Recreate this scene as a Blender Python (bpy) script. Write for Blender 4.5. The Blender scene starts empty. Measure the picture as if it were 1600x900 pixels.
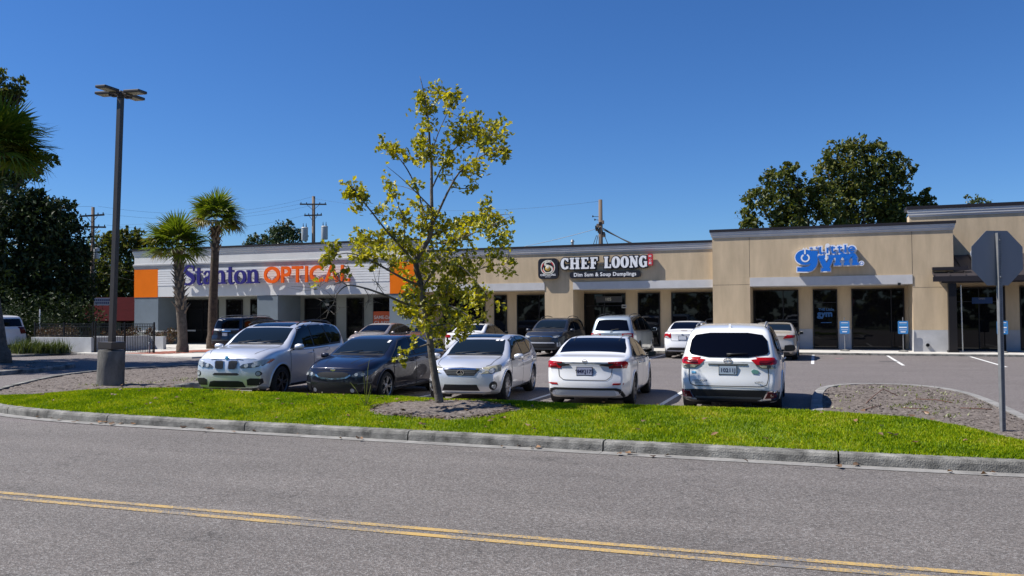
import bpy, bmesh, math, random
import numpy as np
from mathutils import Vector, Matrix
from mathutils.bvhtree import BVHTree
from mathutils.geometry import delaunay_2d_cdt

R = math.radians
random.seed(7)
rng = np.random.default_rng(11)
scene = bpy.context.scene
COL = scene.collection

# ------------------------------------------------------------------ camera, sky, sun, exposure
# world axes: x runs along the shop fronts, y from the road towards the shops, z up; metres
cam_data = bpy.data.cameras.new("camera")
cam_data.sensor_width = 36.0
cam_data.lens = 29.03
cam_data.clip_end = 3000.0
cam = bpy.data.objects.new("camera", cam_data)
cam.matrix_world = (Matrix.Translation((0, 0, 1.95)) @ Matrix.Rotation(R(20.2), 4, 'Z')
                    @ Matrix.Rotation(R(90 + 1.776), 4, 'X') @ Matrix.Rotation(R(-0.29), 4, 'Z'))
COL.objects.link(cam)
scene.camera = cam

SUN_EL = 51.5
SUN_DIR = Vector((-0.94, -0.345, 0.0)).normalized()          # horizontal direction towards the sun
world = bpy.data.worlds.new("World")
scene.world = world
world.use_nodes = True
wn = world.node_tree.nodes
wl = world.node_tree.links
wn.clear()
sky = wn.new("ShaderNodeTexSky")
sky.sky_type = 'NISHITA'
sky.sun_disc = False
sky.sun_elevation = R(SUN_EL)
sky.sun_rotation = math.atan2(SUN_DIR.x, SUN_DIR.y)
sky.altitude = 0
sky.air_density = 1.0
sky.dust_density = 0.0
sky.ozone_density = 6.0
bg = wn.new("ShaderNodeBackground")
bg.inputs['Strength'].default_value = 0.076
wo = wn.new("ShaderNodeOutputWorld")
hs_ = wn.new("ShaderNodeHueSaturation")
hs_.inputs['Saturation'].default_value = 1.12
wl.new(sky.outputs[0], hs_.inputs['Color'])
tint = wn.new("ShaderNodeMix")
tint.data_type = 'RGBA'; tint.blend_type = 'MULTIPLY'; tint.inputs[0].default_value = 1.0
tint.inputs[7].default_value = (0.61, 0.79, 1.04, 1)
wl.new(hs_.outputs[0], tint.inputs[6])
wl.new(tint.outputs[2], bg.inputs[0])
wl.new(bg.outputs[0], wo.inputs[0])

sun_data = bpy.data.lights.new("sun", 'SUN')
sun_data.energy = 5.0
sun_data.angle = R(0.53)
sun_data.color = (1.0, 0.955, 0.89)
sun = bpy.data.objects.new("sun", sun_data)
sd = Vector((SUN_DIR.x * math.cos(R(SUN_EL)), SUN_DIR.y * math.cos(R(SUN_EL)), math.sin(R(SUN_EL))))
sun.rotation_euler = sd.to_track_quat('Z', 'Y').to_euler()
COL.objects.link(sun)

scene.view_settings.view_transform = 'Standard'
scene.view_settings.look = 'None'
scene.view_settings.gamma = 1.0
scene.view_settings.exposure = 0.55
scene.view_settings.use_curve_mapping = False

# ------------------------------------------------------------------ helpers
def tag(o, label=None, cat=None, group=None, kind=None):
    if label: o['label'] = label
    if cat: o['category'] = cat
    if group: o['group'] = group
    if kind: o['kind'] = kind
    return o

def empty(name, loc=(0, 0, 0), rz=0.0, label=None, cat=None, group=None, kind=None):
    o = bpy.data.objects.new(name, None)
    COL.objects.link(o)
    o.location = loc
    o.rotation_euler = (0, 0, rz)
    o.empty_display_size = 0.2
    return tag(o, label, cat, group, kind)

def link_mesh(name, me, parent=None):
    o = bpy.data.objects.new(name, me)
    COL.objects.link(o)
    if parent is not None:
        o.parent = parent
    return o

def np_mesh(name, V, F, mats, parent=None, smooth=False, mi=None):
    """V (n,3) array, F (m,k) array with k 3 or 4."""
    V = np.asarray(V, np.float32); F = np.asarray(F, np.int32)
    me = bpy.data.meshes.new(name)
    me.vertices.add(len(V)); me.vertices.foreach_set('co', V.ravel())
    k = F.shape[1]
    me.loops.add(F.size); me.loops.foreach_set('vertex_index', F.ravel())
    me.polygons.add(len(F))
    me.polygons.foreach_set('loop_start', np.arange(len(F), dtype=np.int32) * k)
    me.polygons.foreach_set('loop_total', np.full(len(F), k, np.int32))
    if mi is not None: me.polygons.foreach_set('material_index', np.asarray(mi, np.int32))
    me.polygons.foreach_set('use_smooth', np.full(len(F), smooth, bool))
    me.update(calc_edges=True)
    me.validate()
    for m in (mats if isinstance(mats, (list, tuple)) else [mats]): me.materials.append(m)
    return link_mesh(name, me, parent)

class MB:
    """collects faces and links them as one mesh"""
    def __init__(s): s.v = []; s.f = []; s.m = []
    def add(s, vs, fs, m=0):
        b = len(s.v); s.v += [tuple(v) for v in vs]
        for f in fs: s.f.append(tuple(b + i for i in f)); s.m.append(m)
        return s
    def box(s, x0, x1, y0, y1, z0, z1, m=0):
        if x0 > x1: x0, x1 = x1, x0
        if y0 > y1: y0, y1 = y1, y0
        if z0 > z1: z0, z1 = z1, z0
        return s.add([(x0,y0,z0),(x1,y0,z0),(x1,y1,z0),(x0,y1,z0),(x0,y0,z1),(x1,y0,z1),(x1,y1,z1),(x0,y1,z1)],
                     [(0,3,2,1),(4,5,6,7),(0,1,5,4),(1,2,6,5),(2,3,7,6),(3,0,4,7)], m)
    def bevbox(s, x0, x1, y0, y1, z0, z1, b, m=0):
        bm = bmesh.new()
        r = bmesh.ops.create_cube(bm, size=1.0)
        for v in bm.verts:
            v.co = Vector(((x0+x1)/2 + v.co.x*(x1-x0), (y0+y1)/2 + v.co.y*(y1-y0), (z0+z1)/2 + v.co.z*(z1-z0)))
        bmesh.ops.bevel(bm, geom=bm.edges[:], offset=b, segments=2, affect='EDGES', profile=0.6)
        s.bm(bm, m); bm.free(); return s
    def bm(s, bm, m=0):
        bm.verts.index_update()
        return s.add([v.co[:] for v in bm.verts], [[v.index for v in f.verts] for f in bm.faces], m)
    def tube(s, pts, rad, n=8, m=0, cap=True):
        pts = [Vector(p) for p in pts]
        rads = rad if isinstance(rad, (list, tuple)) else [rad]*len(pts)
        vs = []; fs = []
        d0 = (pts[1]-pts[0]).normalized()
        u = d0.orthogonal().normalized()
        for i, p in enumerate(pts):
            if i == 0: d = pts[1]-pts[0]
            elif i == len(pts)-1: d = pts[-1]-pts[-2]
            else: d = pts[i+1]-pts[i-1]
            d.normalize()
            u = (u - d*u.dot(d))
            u = u.normalized() if u.length > 1e-6 else d.orthogonal().normalized()
            w = d.cross(u)
            for k in range(n):
                a = 2*math.pi*k/n
                vs.append(p + (u*math.cos(a) + w*math.sin(a))*rads[i])
        for i in range(len(pts)-1):
            for k in range(n):
                k2 = (k+1) % n
                fs.append((i*n+k, i*n+k2, (i+1)*n+k2, (i+1)*n+k))
        if cap:
            fs.append(tuple(range(n-1, -1, -1))); fs.append(tuple((len(pts)-1)*n + k for k in range(n)))
        return s.add(vs, fs, m)
    def lathe(s, prof, n=20, m=0, origin=(0,0,0), axis='Z', close=False):
        """prof: (r, h) pairs about the axis"""
        vs = []; fs = []
        for r, h in prof:
            for k in range(n):
                a = 2*math.pi*k/n; c, q = r*math.cos(a), r*math.sin(a)
                if axis == 'Z': p = (c, q, h)
                elif axis == 'X': p = (h, c, q)
                else: p = (c, h, q)
                vs.append((p[0]+origin[0], p[1]+origin[1], p[2]+origin[2]))
        for i in range(len(prof)-1):
            for k in range(n):
                k2 = (k+1) % n
                fs.append((i*n+k, i*n+k2, (i+1)*n+k2, (i+1)*n+k))
        return s.add(vs, fs, m)
    def prism(s, poly, a0, a1, plane='XZ', m=0):
        """polygon (list of 2D points, convex or simple) extruded between a0 and a1 along the missing axis"""
        def P(p, a):
            return (p[0], a, p[1]) if plane == 'XZ' else (p[0], p[1], a) if plane == 'XY' else (a, p[0], p[1])
        n = len(poly)
        vs = [P(p, a0) for p in poly] + [P(p, a1) for p in poly]
        fs = [tuple(range(n-1, -1, -1)), tuple(range(n, 2*n))] + [(i, (i+1) % n, n+(i+1) % n, n+i) for i in range(n)]
        return s.add(vs, fs, m)
    def build(s, name, mats, parent=None, smooth=False, angle=None, fix=True):
        me = bpy.data.meshes.new(name)
        me.from_pydata(s.v, [], s.f)
        for m in (mats if isinstance(mats, (list, tuple)) else [mats]): me.materials.append(m)
        me.polygons.foreach_set('material_index', s.m)
        if fix:
            bm = bmesh.new(); bm.from_mesh(me); bmesh.ops.recalc_face_normals(bm, faces=bm.faces[:]); bm.to_mesh(me); bm.free()
        if smooth or angle:
            me.polygons.foreach_set('use_smooth', [True]*len(me.polygons))
            if angle: me.set_sharp_from_angle(angle=R(angle))
        me.update()
        return link_mesh(name, me, parent)

def copy_tree(o, parent=None):
    c = o.copy(); COL.objects.link(c); c.parent = parent
    for ch in list(o.children): copy_tree(ch, c)
    return c

# ------------------------------------------------------------------ materials
def node_mat(name):
    m = bpy.data.materials.new(name); m.use_nodes = True
    nt = m.node_tree
    return m, nt, nt.nodes['Principled BSDF'], nt.nodes, nt.links

def M(name, col, rough=0.6, metal=0.0, var=0.0, vscale=3.0, bump=0.0, bscale=60.0, coat=0.0, spec=0.5, streak=0.0, grime=None):
    m, nt, b, N, L = node_mat(name)
    b.inputs['Base Color'].default_value = (*col, 1)
    b.inputs['Roughness'].default_value = rough
    b.inputs['Metallic'].default_value = metal
    b.inputs['Specular IOR Level'].default_value = spec
    if coat:
        b.inputs['Coat Weight'].default_value = coat; b.inputs['Coat Roughness'].default_value = 0.03
    tc = None
    if var or bump or streak:
        tc = N.new('ShaderNodeTexCoord')
    if var or streak:
        nz = N.new('ShaderNodeTexNoise'); nz.inputs['Scale'].default_value = vscale; nz.inputs['Detail'].default_value = 6
        nz.inputs['Roughness'].default_value = 0.62
        mp = N.new('ShaderNodeMapping')
        if streak: mp.inputs['Scale'].default_value = (1, 1, streak)
        L.new(tc.outputs['Object'], mp.inputs[0]); L.new(mp.outputs[0], nz.inputs['Vector'])
        cr = N.new('ShaderNodeValToRGB')
        lo = tuple(c*(1-var) for c in col); hi = tuple(min(1, c*(1+var*0.8)) for c in col)
        if grime: lo = grime
        cr.color_ramp.elements[0].position = 0.3; cr.color_ramp.elements[1].position = 0.7
        cr.color_ramp.elements[0].color = (*lo, 1); cr.color_ramp.elements[1].color = (*hi, 1)
        L.new(nz.outputs[0], cr.inputs[0]); L.new(cr.outputs[0], b.inputs['Base Color'])
    if bump:
        n2 = N.new('ShaderNodeTexNoise'); n2.inputs['Scale'].default_value = bscale; n2.inputs['Detail'].default_value = 4
        L.new(tc.outputs['Object'], n2.inputs['Vector'])
        bp = N.new('ShaderNodeBump'); bp.inputs['Strength'].default_value = bump; bp.inputs['Distance'].default_value = 0.02
        L.new(n2.outputs[0], bp.inputs['Height']); L.new(bp.outputs[0], b.inputs['Normal'])
    return m

def M_asphalt(name, base, rough=0.9, big=0.25, warm=(1.0, 0.98, 0.97)):
    m, nt, b, N, L = node_mat(name)
    tc = N.new('ShaderNodeTexCoord')
    v = N.new('ShaderNodeTexVoronoi'); v.inputs['Scale'].default_value = 78
    L.new(tc.outputs['Object'], v.inputs['Vector'])
    n1 = N.new('ShaderNodeTexNoise'); n1.inputs['Scale'].default_value = 22; n1.inputs['Detail'].default_value = 8; n1.inputs['Roughness'].default_value = 0.8
    L.new(tc.outputs['Object'], n1.inputs['Vector'])
    mp = N.new('ShaderNodeMapping'); mp.inputs['Scale'].default_value = (0.25, 1.1, 1)
    L.new(tc.outputs['Object'], mp.inputs[0])
    n2 = N.new('ShaderNodeTexNoise'); n2.inputs['Scale'].default_value = 1.1; n2.inputs['Detail'].default_value = 5
    L.new(mp.outputs[0], n2.inputs['Vector'])
    sep = N.new('ShaderNodeSeparateColor'); L.new(v.outputs['Color'], sep.inputs[0])
    cr = N.new('ShaderNodeValToRGB')
    e = cr.color_ramp.elements
    e[0].position = 0.08; e[0].color = (base*0.42*warm[0], base*0.42*warm[1], base*0.43*warm[2], 1)
    e[1].position = 0.44; e[1].color = (base*0.86*warm[0], base*0.85*warm[1], base*0.86*warm[2], 1)
    x = e.new(0.64); x.color = (base*1.18*warm[0], base*1.12*warm[1], base*1.12*warm[2], 1)
    x = e.new(0.80); x.color = (base*2.0, base*1.9, base*1.8, 1)
    mx = N.new('ShaderNodeMath'); mx.operation = 'MULTIPLY_ADD'; mx.inputs[1].default_value = 0.62
    L.new(sep.outputs[0], mx.inputs[0])
    m3 = N.new('ShaderNodeMath'); m3.operation = 'MULTIPLY'; m3.inputs[1].default_value = 0.42
    L.new(n1.outputs[0], m3.inputs[0]); L.new(m3.outputs[0], mx.inputs[2])
    L.new(mx.outputs[0], cr.inputs[0])
    mul = N.new('ShaderNodeMix'); mul.data_type = 'RGBA'; mul.blend_type = 'MULTIPLY'; mul.inputs[0].default_value = 1.0
    cr2 = N.new('ShaderNodeValToRGB'); cr2.color_ramp.elements[0].position = 0.3; cr2.color_ramp.elements[1].position = 0.7
    cr2.color_ramp.elements[0].color = (1-big, 1-big, 1-big, 1); cr2.color_ramp.elements[1].color = (1, 1, 1, 1)
    L.new(n2.outputs[0], cr2.inputs[0])
    L.new(cr.outputs[0], mul.inputs[6]); L.new(cr2.outputs[0], mul.inputs[7])
    # thin cracks
    vd = N.new('ShaderNodeTexVoronoi'); vd.feature = 'DISTANCE_TO_EDGE'; vd.inputs['Scale'].default_value = 0.33
    nzw = N.new('ShaderNodeTexNoise'); nzw.inputs['Scale'].default_value = 1.6; nzw.inputs['Detail'].default_value = 5
    L.new(tc.outputs['Object'], nzw.inputs['Vector'])
    ad = N.new('ShaderNodeVectorMath'); ad.operation = 'MULTIPLY_ADD'; ad.inputs[1].default_value = (1.4, 1.4, 0)
    L.new(nzw.outputs['Color'], ad.inputs[0]); L.new(tc.outputs['Object'], ad.inputs[2]); L.new(ad.outputs[0], vd.inputs['Vector'])
    ck = N.new('ShaderNodeMapRange'); ck.inputs[1].default_value = 0.0; ck.inputs[2].default_value = 0.0045; ck.inputs[3].default_value = 0.62; ck.inputs[4].default_value = 1.0
    L.new(vd.outputs['Distance'], ck.inputs[0])
    mk = N.new('ShaderNodeMix'); mk.data_type = 'RGBA'; mk.blend_type = 'MULTIPLY'; mk.inputs[0].default_value = 1.0
    L.new(mul.outputs[2], mk.inputs[6]); L.new(ck.outputs[0], mk.inputs[7])
    L.new(mk.outputs[2], b.inputs['Base Color'])
    b.inputs['Roughness'].default_value = rough
    bp = N.new('ShaderNodeBump'); bp.inputs['Strength'].default_value = 0.55; bp.inputs['Distance'].default_value = 0.012
    L.new(v.outputs['Distance'], bp.inputs['Height']); L.new(bp.outputs[0], b.inputs['Normal'])
    return m, mk

def M_paintline(name, col, wear=0.5, asphalt=0.12):
    m, nt, b, N, L = node_mat(name)
    tc = N.new('ShaderNodeTexCoord')
    n1 = N.new('ShaderNodeTexNoise'); n1.inputs['Scale'].default_value = 55; n1.inputs['Detail'].default_value = 6; n1.inputs['Roughness'].default_value = 0.75
    n2 = N.new('ShaderNodeTexNoise'); n2.inputs['Scale'].default_value = 1.3; n2.inputs['Detail'].default_value = 4
    L.new(tc.outputs['Object'], n1.inputs['Vector']); L.new(tc.outputs['Object'], n2.inputs['Vector'])
    ad = N.new('ShaderNodeMath'); ad.operation = 'MULTIPLY_ADD'; ad.inputs[1].default_value = 0.6
    L.new(n2.outputs[0], ad.inputs[0]); L.new(n1.outputs[0], ad.inputs[2])
    cr = N.new('ShaderNodeValToRGB'); cr.color_ramp.elements[0].position = wear; cr.color_ramp.elements[1].position = wear + 0.12
    a = asphalt
    cr.color_ramp.elements[0].color = (a, a*0.97, a*0.96, 1); cr.color_ramp.elements[1].color = (*col, 1)
    L.new(ad.outputs[0], cr.inputs[0]); L.new(cr.outputs[0], b.inputs['Base Color'])
    b.inputs['Roughness'].default_value = 0.85
    bp = N.new('ShaderNodeBump'); bp.inputs['Strength'].default_value = 0.4; bp.inputs['Distance'].default_value = 0.01
    L.new(n1.outputs[0], bp.inputs['Height']); L.new(bp.outputs[0], b.inputs['Normal'])
    return m

def M_leaf(name, cols, trans=0.35, rough=0.5, gloss=0.06, patch=0.0):
    """foliage: a colour per leaf (island), diffuse with some light passing through"""
    m = bpy.data.materials.new(name); m.use_nodes = True
    nt = m.node_tree; N = nt.nodes; L = nt.links; N.clear()
    out = N.new('ShaderNodeOutputMaterial')
    g = N.new('ShaderNodeNewGeometry')
    cr = N.new('ShaderNodeValToRGB')
    e = cr.color_ramp.elements
    n = len(cols)
    for i, c in enumerate(cols):
        p = i/(n-1) if n > 1 else 0
        if i < 2: x = e[i]; x.position = p
        else: x = e.new(p)
        x.color = (*c, 1)
    e[-1].position = 1.0
    if patch:
        tc = N.new('ShaderNodeTexCoord'); nz = N.new('ShaderNodeTexNoise'); nz.inputs['Scale'].default_value = 0.9; nz.inputs['Detail'].default_value = 6; nz.inputs['Roughness'].default_value = .7
        L.new(tc.outputs['Object'], nz.inputs['Vector'])
        mr = N.new('ShaderNodeMapRange'); mr.inputs[1].default_value = .3; mr.inputs[2].default_value = .7; mr.inputs[3].default_value = -patch; mr.inputs[4].default_value = patch
        L.new(nz.outputs[0], mr.inputs[0])
        ad = N.new('ShaderNodeMath'); ad.operation = 'MULTIPLY_ADD'; ad.inputs[1].default_value = .75; ad.use_clamp = True
        L.new(g.outputs['Random Per Island'], ad.inputs[0]); L.new(mr.outputs[0], ad.inputs[2]); L.new(ad.outputs[0], cr.inputs[0])
    else:
        L.new(g.outputs['Random Per Island'], cr.inputs[0])
    d = N.new('ShaderNodeBsdfDiffuse'); t = N.new('ShaderNodeBsdfTranslucent')
    L.new(cr.outputs[0], d.inputs[0])
    mul = N.new('ShaderNodeMix'); mul.data_type = 'RGBA'; mul.blend_type = 'MULTIPLY'; mul.inputs[0].default_value = 1.0
    mul.inputs[7].default_value = (1.3, 1.25, 0.45, 1)
    L.new(cr.outputs[0], mul.inputs[6]); L.new(mul.outputs[2], t.inputs[0])
    mx = N.new('ShaderNodeMixShader'); mx.inputs[0].default_value = trans
    L.new(d.outputs[0], mx.inputs[1]); L.new(t.outputs[0], mx.inputs[2])
    gl = N.new('ShaderNodeBsdfGlossy'); gl.inputs['Roughness'].default_value = rough
    m2 = N.new('ShaderNodeMixShader'); m2.inputs[0].default_value = gloss
    L.new(mx.outputs[0], m2.inputs[1]); L.new(gl.outputs[0], m2.inputs[2])
    L.new(m2.outputs[0], out.inputs[0])
    return m

def M_paint(name, col, metal=0.0, rough=0.35, coat=1.0):
    m, nt, b, N, L = node_mat(name)
    b.inputs['Base Color'].default_value = (*col, 1)
    b.inputs['Metallic'].default_value = metal
    b.inputs['Roughness'].default_value = rough
    b.inputs['Coat Weight'].default_value = coat
    b.inputs['Coat Roughness'].default_value = 0.04
    if metal:
        tc = N.new('ShaderNodeTexCoord')
        v = N.new('ShaderNodeTexVoronoi'); v.inputs['Scale'].default_value = 900
        L.new(tc.outputs['Object'], v.inputs['Vector'])
        bp = N.new('ShaderNodeBump'); bp.inputs['Strength'].default_value = 0.06; bp.inputs['Distance'].default_value = 0.002
        L.new(v.outputs['Distance'], bp.inputs['Height']); L.new(bp.outputs[0], b.inputs['Normal'])
    # road film: dustier towards random places
    tc2 = N.new('ShaderNodeTexCoord')
    nz = N.new('ShaderNodeTexNoise'); nz.inputs['Scale'].default_value = 2.2; nz.inputs['Detail'].default_value = 7
    L.new(tc2.outputs['Object'], nz.inputs['Vector'])
    mr = N.new('ShaderNodeMapRange'); mr.inputs[3].default_value = rough*0.8; mr.inputs[4].default_value = rough*1.35
    L.new(nz.outputs[0], mr.inputs[0]); L.new(mr.outputs[0], b.inputs['Roughness'])
    return m

def M_glass(name, col=(0.008, 0.010, 0.012), rough=0.03, ior=1.52, spec=0.34):
    m, nt, b, N, L = node_mat(name)
    b.inputs['Base Color'].default_value = (*col, 1)
    b.inputs['Roughness'].default_value = rough
    b.inputs['IOR'].default_value = ior
    b.inputs['Specular IOR Level'].default_value = spec
    return m

mt = {}
mt['road'], _ = M_asphalt('road_asphalt', 0.128, big=0.22, warm=(1.12, 1.02, 0.92))
mt['lot'], _ = M_asphalt('lot_asphalt', 0.134, big=0.18, warm=(1.12, 0.98, 0.92))
mt['yellow'] = M_paintline('yellow_line_paint', (0.45, 0.30, 0.10), wear=0.72, asphalt=0.15)
mt['whiteline'] = M_paintline('white_line_paint', (0.62, 0.62, 0.60), wear=0.55, asphalt=0.15)
mt['pinkline'] = M_paintline('pink_paint', (0.75, 0.25, 0.32), wear=0.6, asphalt=0.15)
mt['concrete'] = M('kerb_concrete', (0.215, 0.21, 0.19), 0.92, var=0.55, vscale=3.6, bump=0.8, bscale=55, grime=(0.045, 0.044, 0.039))
mt['gutter'] = M('gutter_concrete', (0.235, 0.228, 0.215), 0.9, var=0.35, vscale=3.5, bump=0.35, bscale=60)
mt['sidewalk'] = M('sidewalk_concrete', (0.50, 0.48, 0.44), 0.9, var=0.25, vscale=1.2, bump=0.25, bscale=60)
mt['soil'] = M('soil', (0.07, 0.055, 0.04), 0.95, var=0.5, vscale=6, bump=0.6, bscale=30)
mt['ground'] = M('far_ground', (0.06, 0.075, 0.03), 0.95, var=0.5, vscale=0.6, bump=0.3, bscale=12)
mt['beige'] = M('beige_stucco', (0.53, 0.41, 0.265), 0.92, var=0.17, vscale=1.8, bump=0.35, bscale=90, streak=0.22)
mt['beigetrim'] = M('pale_stucco_trim', (0.52, 0.51, 0.50), 0.9, var=0.10, vscale=1.5, bump=0.2, bscale=90)
mt['greystucco'] = M('pale_grey_stucco', (0.42, 0.42, 0.42), 0.9, var=0.12, vscale=1.6, bump=0.2, bscale=90)
mt['whitestucco'] = M('white_stucco', (0.66, 0.66, 0.64), 0.9, var=0.07, vscale=0.8, bump=0.2, bscale=90, streak=0.3)
mt['plank'] = M('white_plank', (0.72, 0.72, 0.71), 0.7, var=0.06, vscale=2)
mt['orange'] = M('orange_panel', (0.78, 0.165, 0.004), 0.85, spec=0.15, var=0.06, vscale=1.5, bump=0.1)
mt['greengrey'] = M('grey_green_wall', (0.23, 0.245, 0.225), 0.9, var=0.10, vscale=1.5, bump=0.2, bscale=90)
mt['bluegrey'] = M('blue_grey_wall', (0.145, 0.18, 0.21), 0.9, var=0.10, vscale=1.2, bump=0.25, bscale=90)
mt['coping'] = M('dark_metal_coping', (0.025, 0.020, 0.022), 0.45, metal=0.3)
mt['metalroof'] = M('dark_standing_seam', (0.045, 0.038, 0.040), 0.5, metal=0.25, var=0.1, vscale=1.5)
mt['shopglass'] = M_glass('shop_glass', (0.006, 0.006, 0.007), 0.02)
mt['frame'] = M('dark_bronze_frame', (0.018, 0.016, 0.016), 0.45, metal=0.5)
mt['roofing'] = M('flat_roofing', (0.25, 0.25, 0.25), 0.95, var=0.2, vscale=0.8)
mt['black'] = M('black_plastic', (0.012, 0.012, 0.013), 0.55)
mt['blackmetal'] = M('black_metal', (0.012, 0.012, 0.013), 0.4, metal=0.4)
mt['navy'] = M('navy_letter', (0.022, 0.012, 0.16), 0.4)
mt['orangeletter'] = M('orange_letter', (0.88, 0.12, 0.004), 0.55, spec=0.2)
mt['whiteletter'] = M('white_letter', (0.80, 0.80, 0.80), 0.5)
mt['blackboard'] = M('black_sign_panel', (0.010, 0.009, 0.014), 0.4)
mt['redseal'] = M('red_sign', (0.55, 0.02, 0.03), 0.5)
mt['bluelogo'] = M('blue_sign', (0.008, 0.15, 0.58), 0.4)
mt['bluesign'] = M('blue_notice', (0.03, 0.19, 0.45), 0.6)
mt['gold'] = M('gold_paint', (0.55, 0.36, 0.06), 0.5)
mt['cream'] = M('cream_paint', (0.65, 0.62, 0.52), 0.6)
mt['bronzepole'] = M('bronze_pole', (0.060, 0.052, 0.045), 0.45, metal=0.3, var=0.15, vscale=2)
mt['lens'] = M('lamp_lens', (0.32, 0.30, 0.20), 0.35)
mt['oldconcrete'] = M('weathered_concrete', (0.15, 0.145, 0.13), 0.95, var=0.6, vscale=2.4, bump=0.6, bscale=40, grime=(0.035, 0.035, 0.032), streak=0.5)
mt['galv'] = M('galvanised_steel', (0.24, 0.245, 0.25), 0.55, metal=0.45, var=0.2, vscale=8)
mt['aluback'] = M('aluminium_sheet', (0.26, 0.27, 0.285), 0.55, metal=0.35, var=0.08, vscale=1.5, streak=0.2)
mt['wood'] = M('grey_wood_pole', (0.16, 0.12, 0.09), 0.9, var=0.3, vscale=4, streak=0.1)
mt['wire'] = M('wire', (0.02, 0.02, 0.02), 0.7)
mt['maroon'] = M('maroon_roof', (0.035, 0.005, 0.006), 0.95, var=0.15, vscale=2, spec=0.05)
mt['housewall'] = M('house_wall', (0.20, 0.22, 0.21), 0.9, var=0.1)
mt['bark'] = M('smooth_bark', (0.15, 0.13, 0.105), 0.9, var=0.5, vscale=6, bump=0.7, bscale=25, streak=0.4, grime=(0.045, 0.040, 0.034))
mt['darkbark'] = M('dark_bark', (0.09, 0.07, 0.055), 0.95, var=0.4, vscale=5, bump=0.8, bscale=20, streak=0.3)
mt['palmbark'] = M('palm_bark', (0.13, 0.105, 0.08), 0.95, var=0.5, vscale=7, bump=0.9, bscale=16)
mt['palmdark'] = M('brown_palm_bark', (0.085, 0.06, 0.042), 0.95, var=0.5, vscale=7, bump=0.9, bscale=16)
mt['boot'] = M('palm_boot', (0.24, 0.19, 0.135), 0.9, var=0.5, vscale=6)
mt['deadfrond'] = M('dead_frond', (0.25, 0.14, 0.06), 0.9, var=0.4, vscale=4)
mt['maple'] = M_leaf('yellow_green_leaf', [(0.09, 0.12, 0.006), (0.20, 0.22, 0.008), (0.38, 0.37, 0.010), (0.56, 0.49, 0.016), (0.28, 0.25, 0.02)], trans=0.45, gloss=0.05)
mt['oakleaf'] = M_leaf('oak_leaf', [(0.034, 0.052, 0.010), (0.070, 0.095, 0.016), (0.115, 0.135, 0.024), (0.15, 0.135, 0.028)], trans=0.33, gloss=0.03)
mt['magleaf'] = M_leaf('magnolia_leaf', [(0.012, 0.022, 0.008), (0.020, 0.036, 0.010), (0.035, 0.055, 0.014)], trans=0.12, gloss=0.025, rough=0.5)
mt['hedgeleaf'] = M_leaf('light_leaf', [(0.03, 0.05, 0.010), (0.06, 0.09, 0.015), (0.10, 0.13, 0.02)], trans=0.3)
mt['pineleaf'] = M_leaf('pine_needles', [(0.025, 0.05, 0.014), (0.045, 0.075, 0.02), (0.06, 0.09, 0.025)], trans=0.2)
mt['redleaf'] = M_leaf('red_brown_leaf', [(0.05, 0.035, 0.02), (0.12, 0.055, 0.035), (0.05, 0.06, 0.02)], trans=0.25)
mt['frond'] = M_leaf('palm_frond', [(0.07, 0.115, 0.010), (0.13, 0.175, 0.016), (0.22, 0.24, 0.03)], trans=0.38, gloss=0.025, rough=0.4)
mt['frondyellow'] = M_leaf('yellowing_frond', [(0.14, 0.13, 0.02), (0.22, 0.17, 0.03), (0.16, 0.16, 0.03)], trans=0.3, gloss=0.06)
mt['blade'] = M_leaf('grass_blade', [(0.09, 0.17, 0.003), (0.19, 0.29, 0.004), (0.28, 0.37, 0.005), (0.38, 0.41, 0.010), (0.48, 0.40, 0.10)], trans=0.40, gloss=0.012, patch=0.48)
mt['lawn'] = M('lawn_soil', (0.10, 0.155, 0.010), 0.95, var=0.4, vscale=9, bump=0.5, bscale=60)
mt['mulch'] = M('mulch', (0.155, 0.132, 0.116), 0.95, var=0.55, vscale=14, bump=1.0, bscale=55, grime=(0.06, 0.045, 0.036))
mt['chip'] = M_leaf('wood_chip', [(0.085, 0.068, 0.058), (0.17, 0.148, 0.130), (0.26, 0.23, 0.205), (0.055, 0.045, 0.04)], trans=0.0, gloss=0.02)
mt['chipdark'] = M_leaf('dark_chip', [(0.045, 0.03, 0.025), (0.12, 0.085, 0.07), (0.22, 0.17, 0.14), (0.03, 0.022, 0.018)], trans=0.0, gloss=0.02)
mt['weed'] = M_leaf('weed_leaf', [(0.10, 0.16, 0.015), (0.2, 0.22, 0.02)], trans=0.3)
mt['twig'] = M('red_brown_twig', (0.13, 0.06, 0.04), 0.9)
mt['deadleaf'] = M_leaf('fallen_leaf', [(0.05, 0.03, 0.02), (0.17, 0.10, 0.05), (0.26, 0.14, 0.07)], trans=0.1)
# car materials
mt['silver'] = M_paint('silver_paint', (0.80, 0.80, 0.80), metal=0.6, rough=0.36)
mt['bmwsilver'] = M_paint('bright_silver_paint', (0.78, 0.79, 0.81), metal=0.65, rough=0.36)
mt['darkgrey'] = M_paint('graphite_paint', (0.012, 0.013, 0.026), metal=0.5, rough=0.30)
mt['slate'] = M_paint('slate_grey_paint', (0.020, 0.023, 0.030), metal=0.4, rough=0.36)
mt['blackpaint'] = M_paint('dark_navy_paint', (0.010, 0.010, 0.018), metal=0.3, rough=0.32)
mt['white'] = M_paint('white_paint', (0.78, 0.78, 0.78), rough=0.3)
mt['pearl'] = M_paint('pearl_white_paint', (0.76, 0.765, 0.75), rough=0.3)
mt['greybeige'] = M_paint('warm_grey_paint', (0.34, 0.30, 0.28), metal=0.55, rough=0.35)
mt['bronze'] = M_paint('dark_bronze_paint', (0.055, 0.040, 0.034), metal=0.4, rough=0.3)
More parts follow.
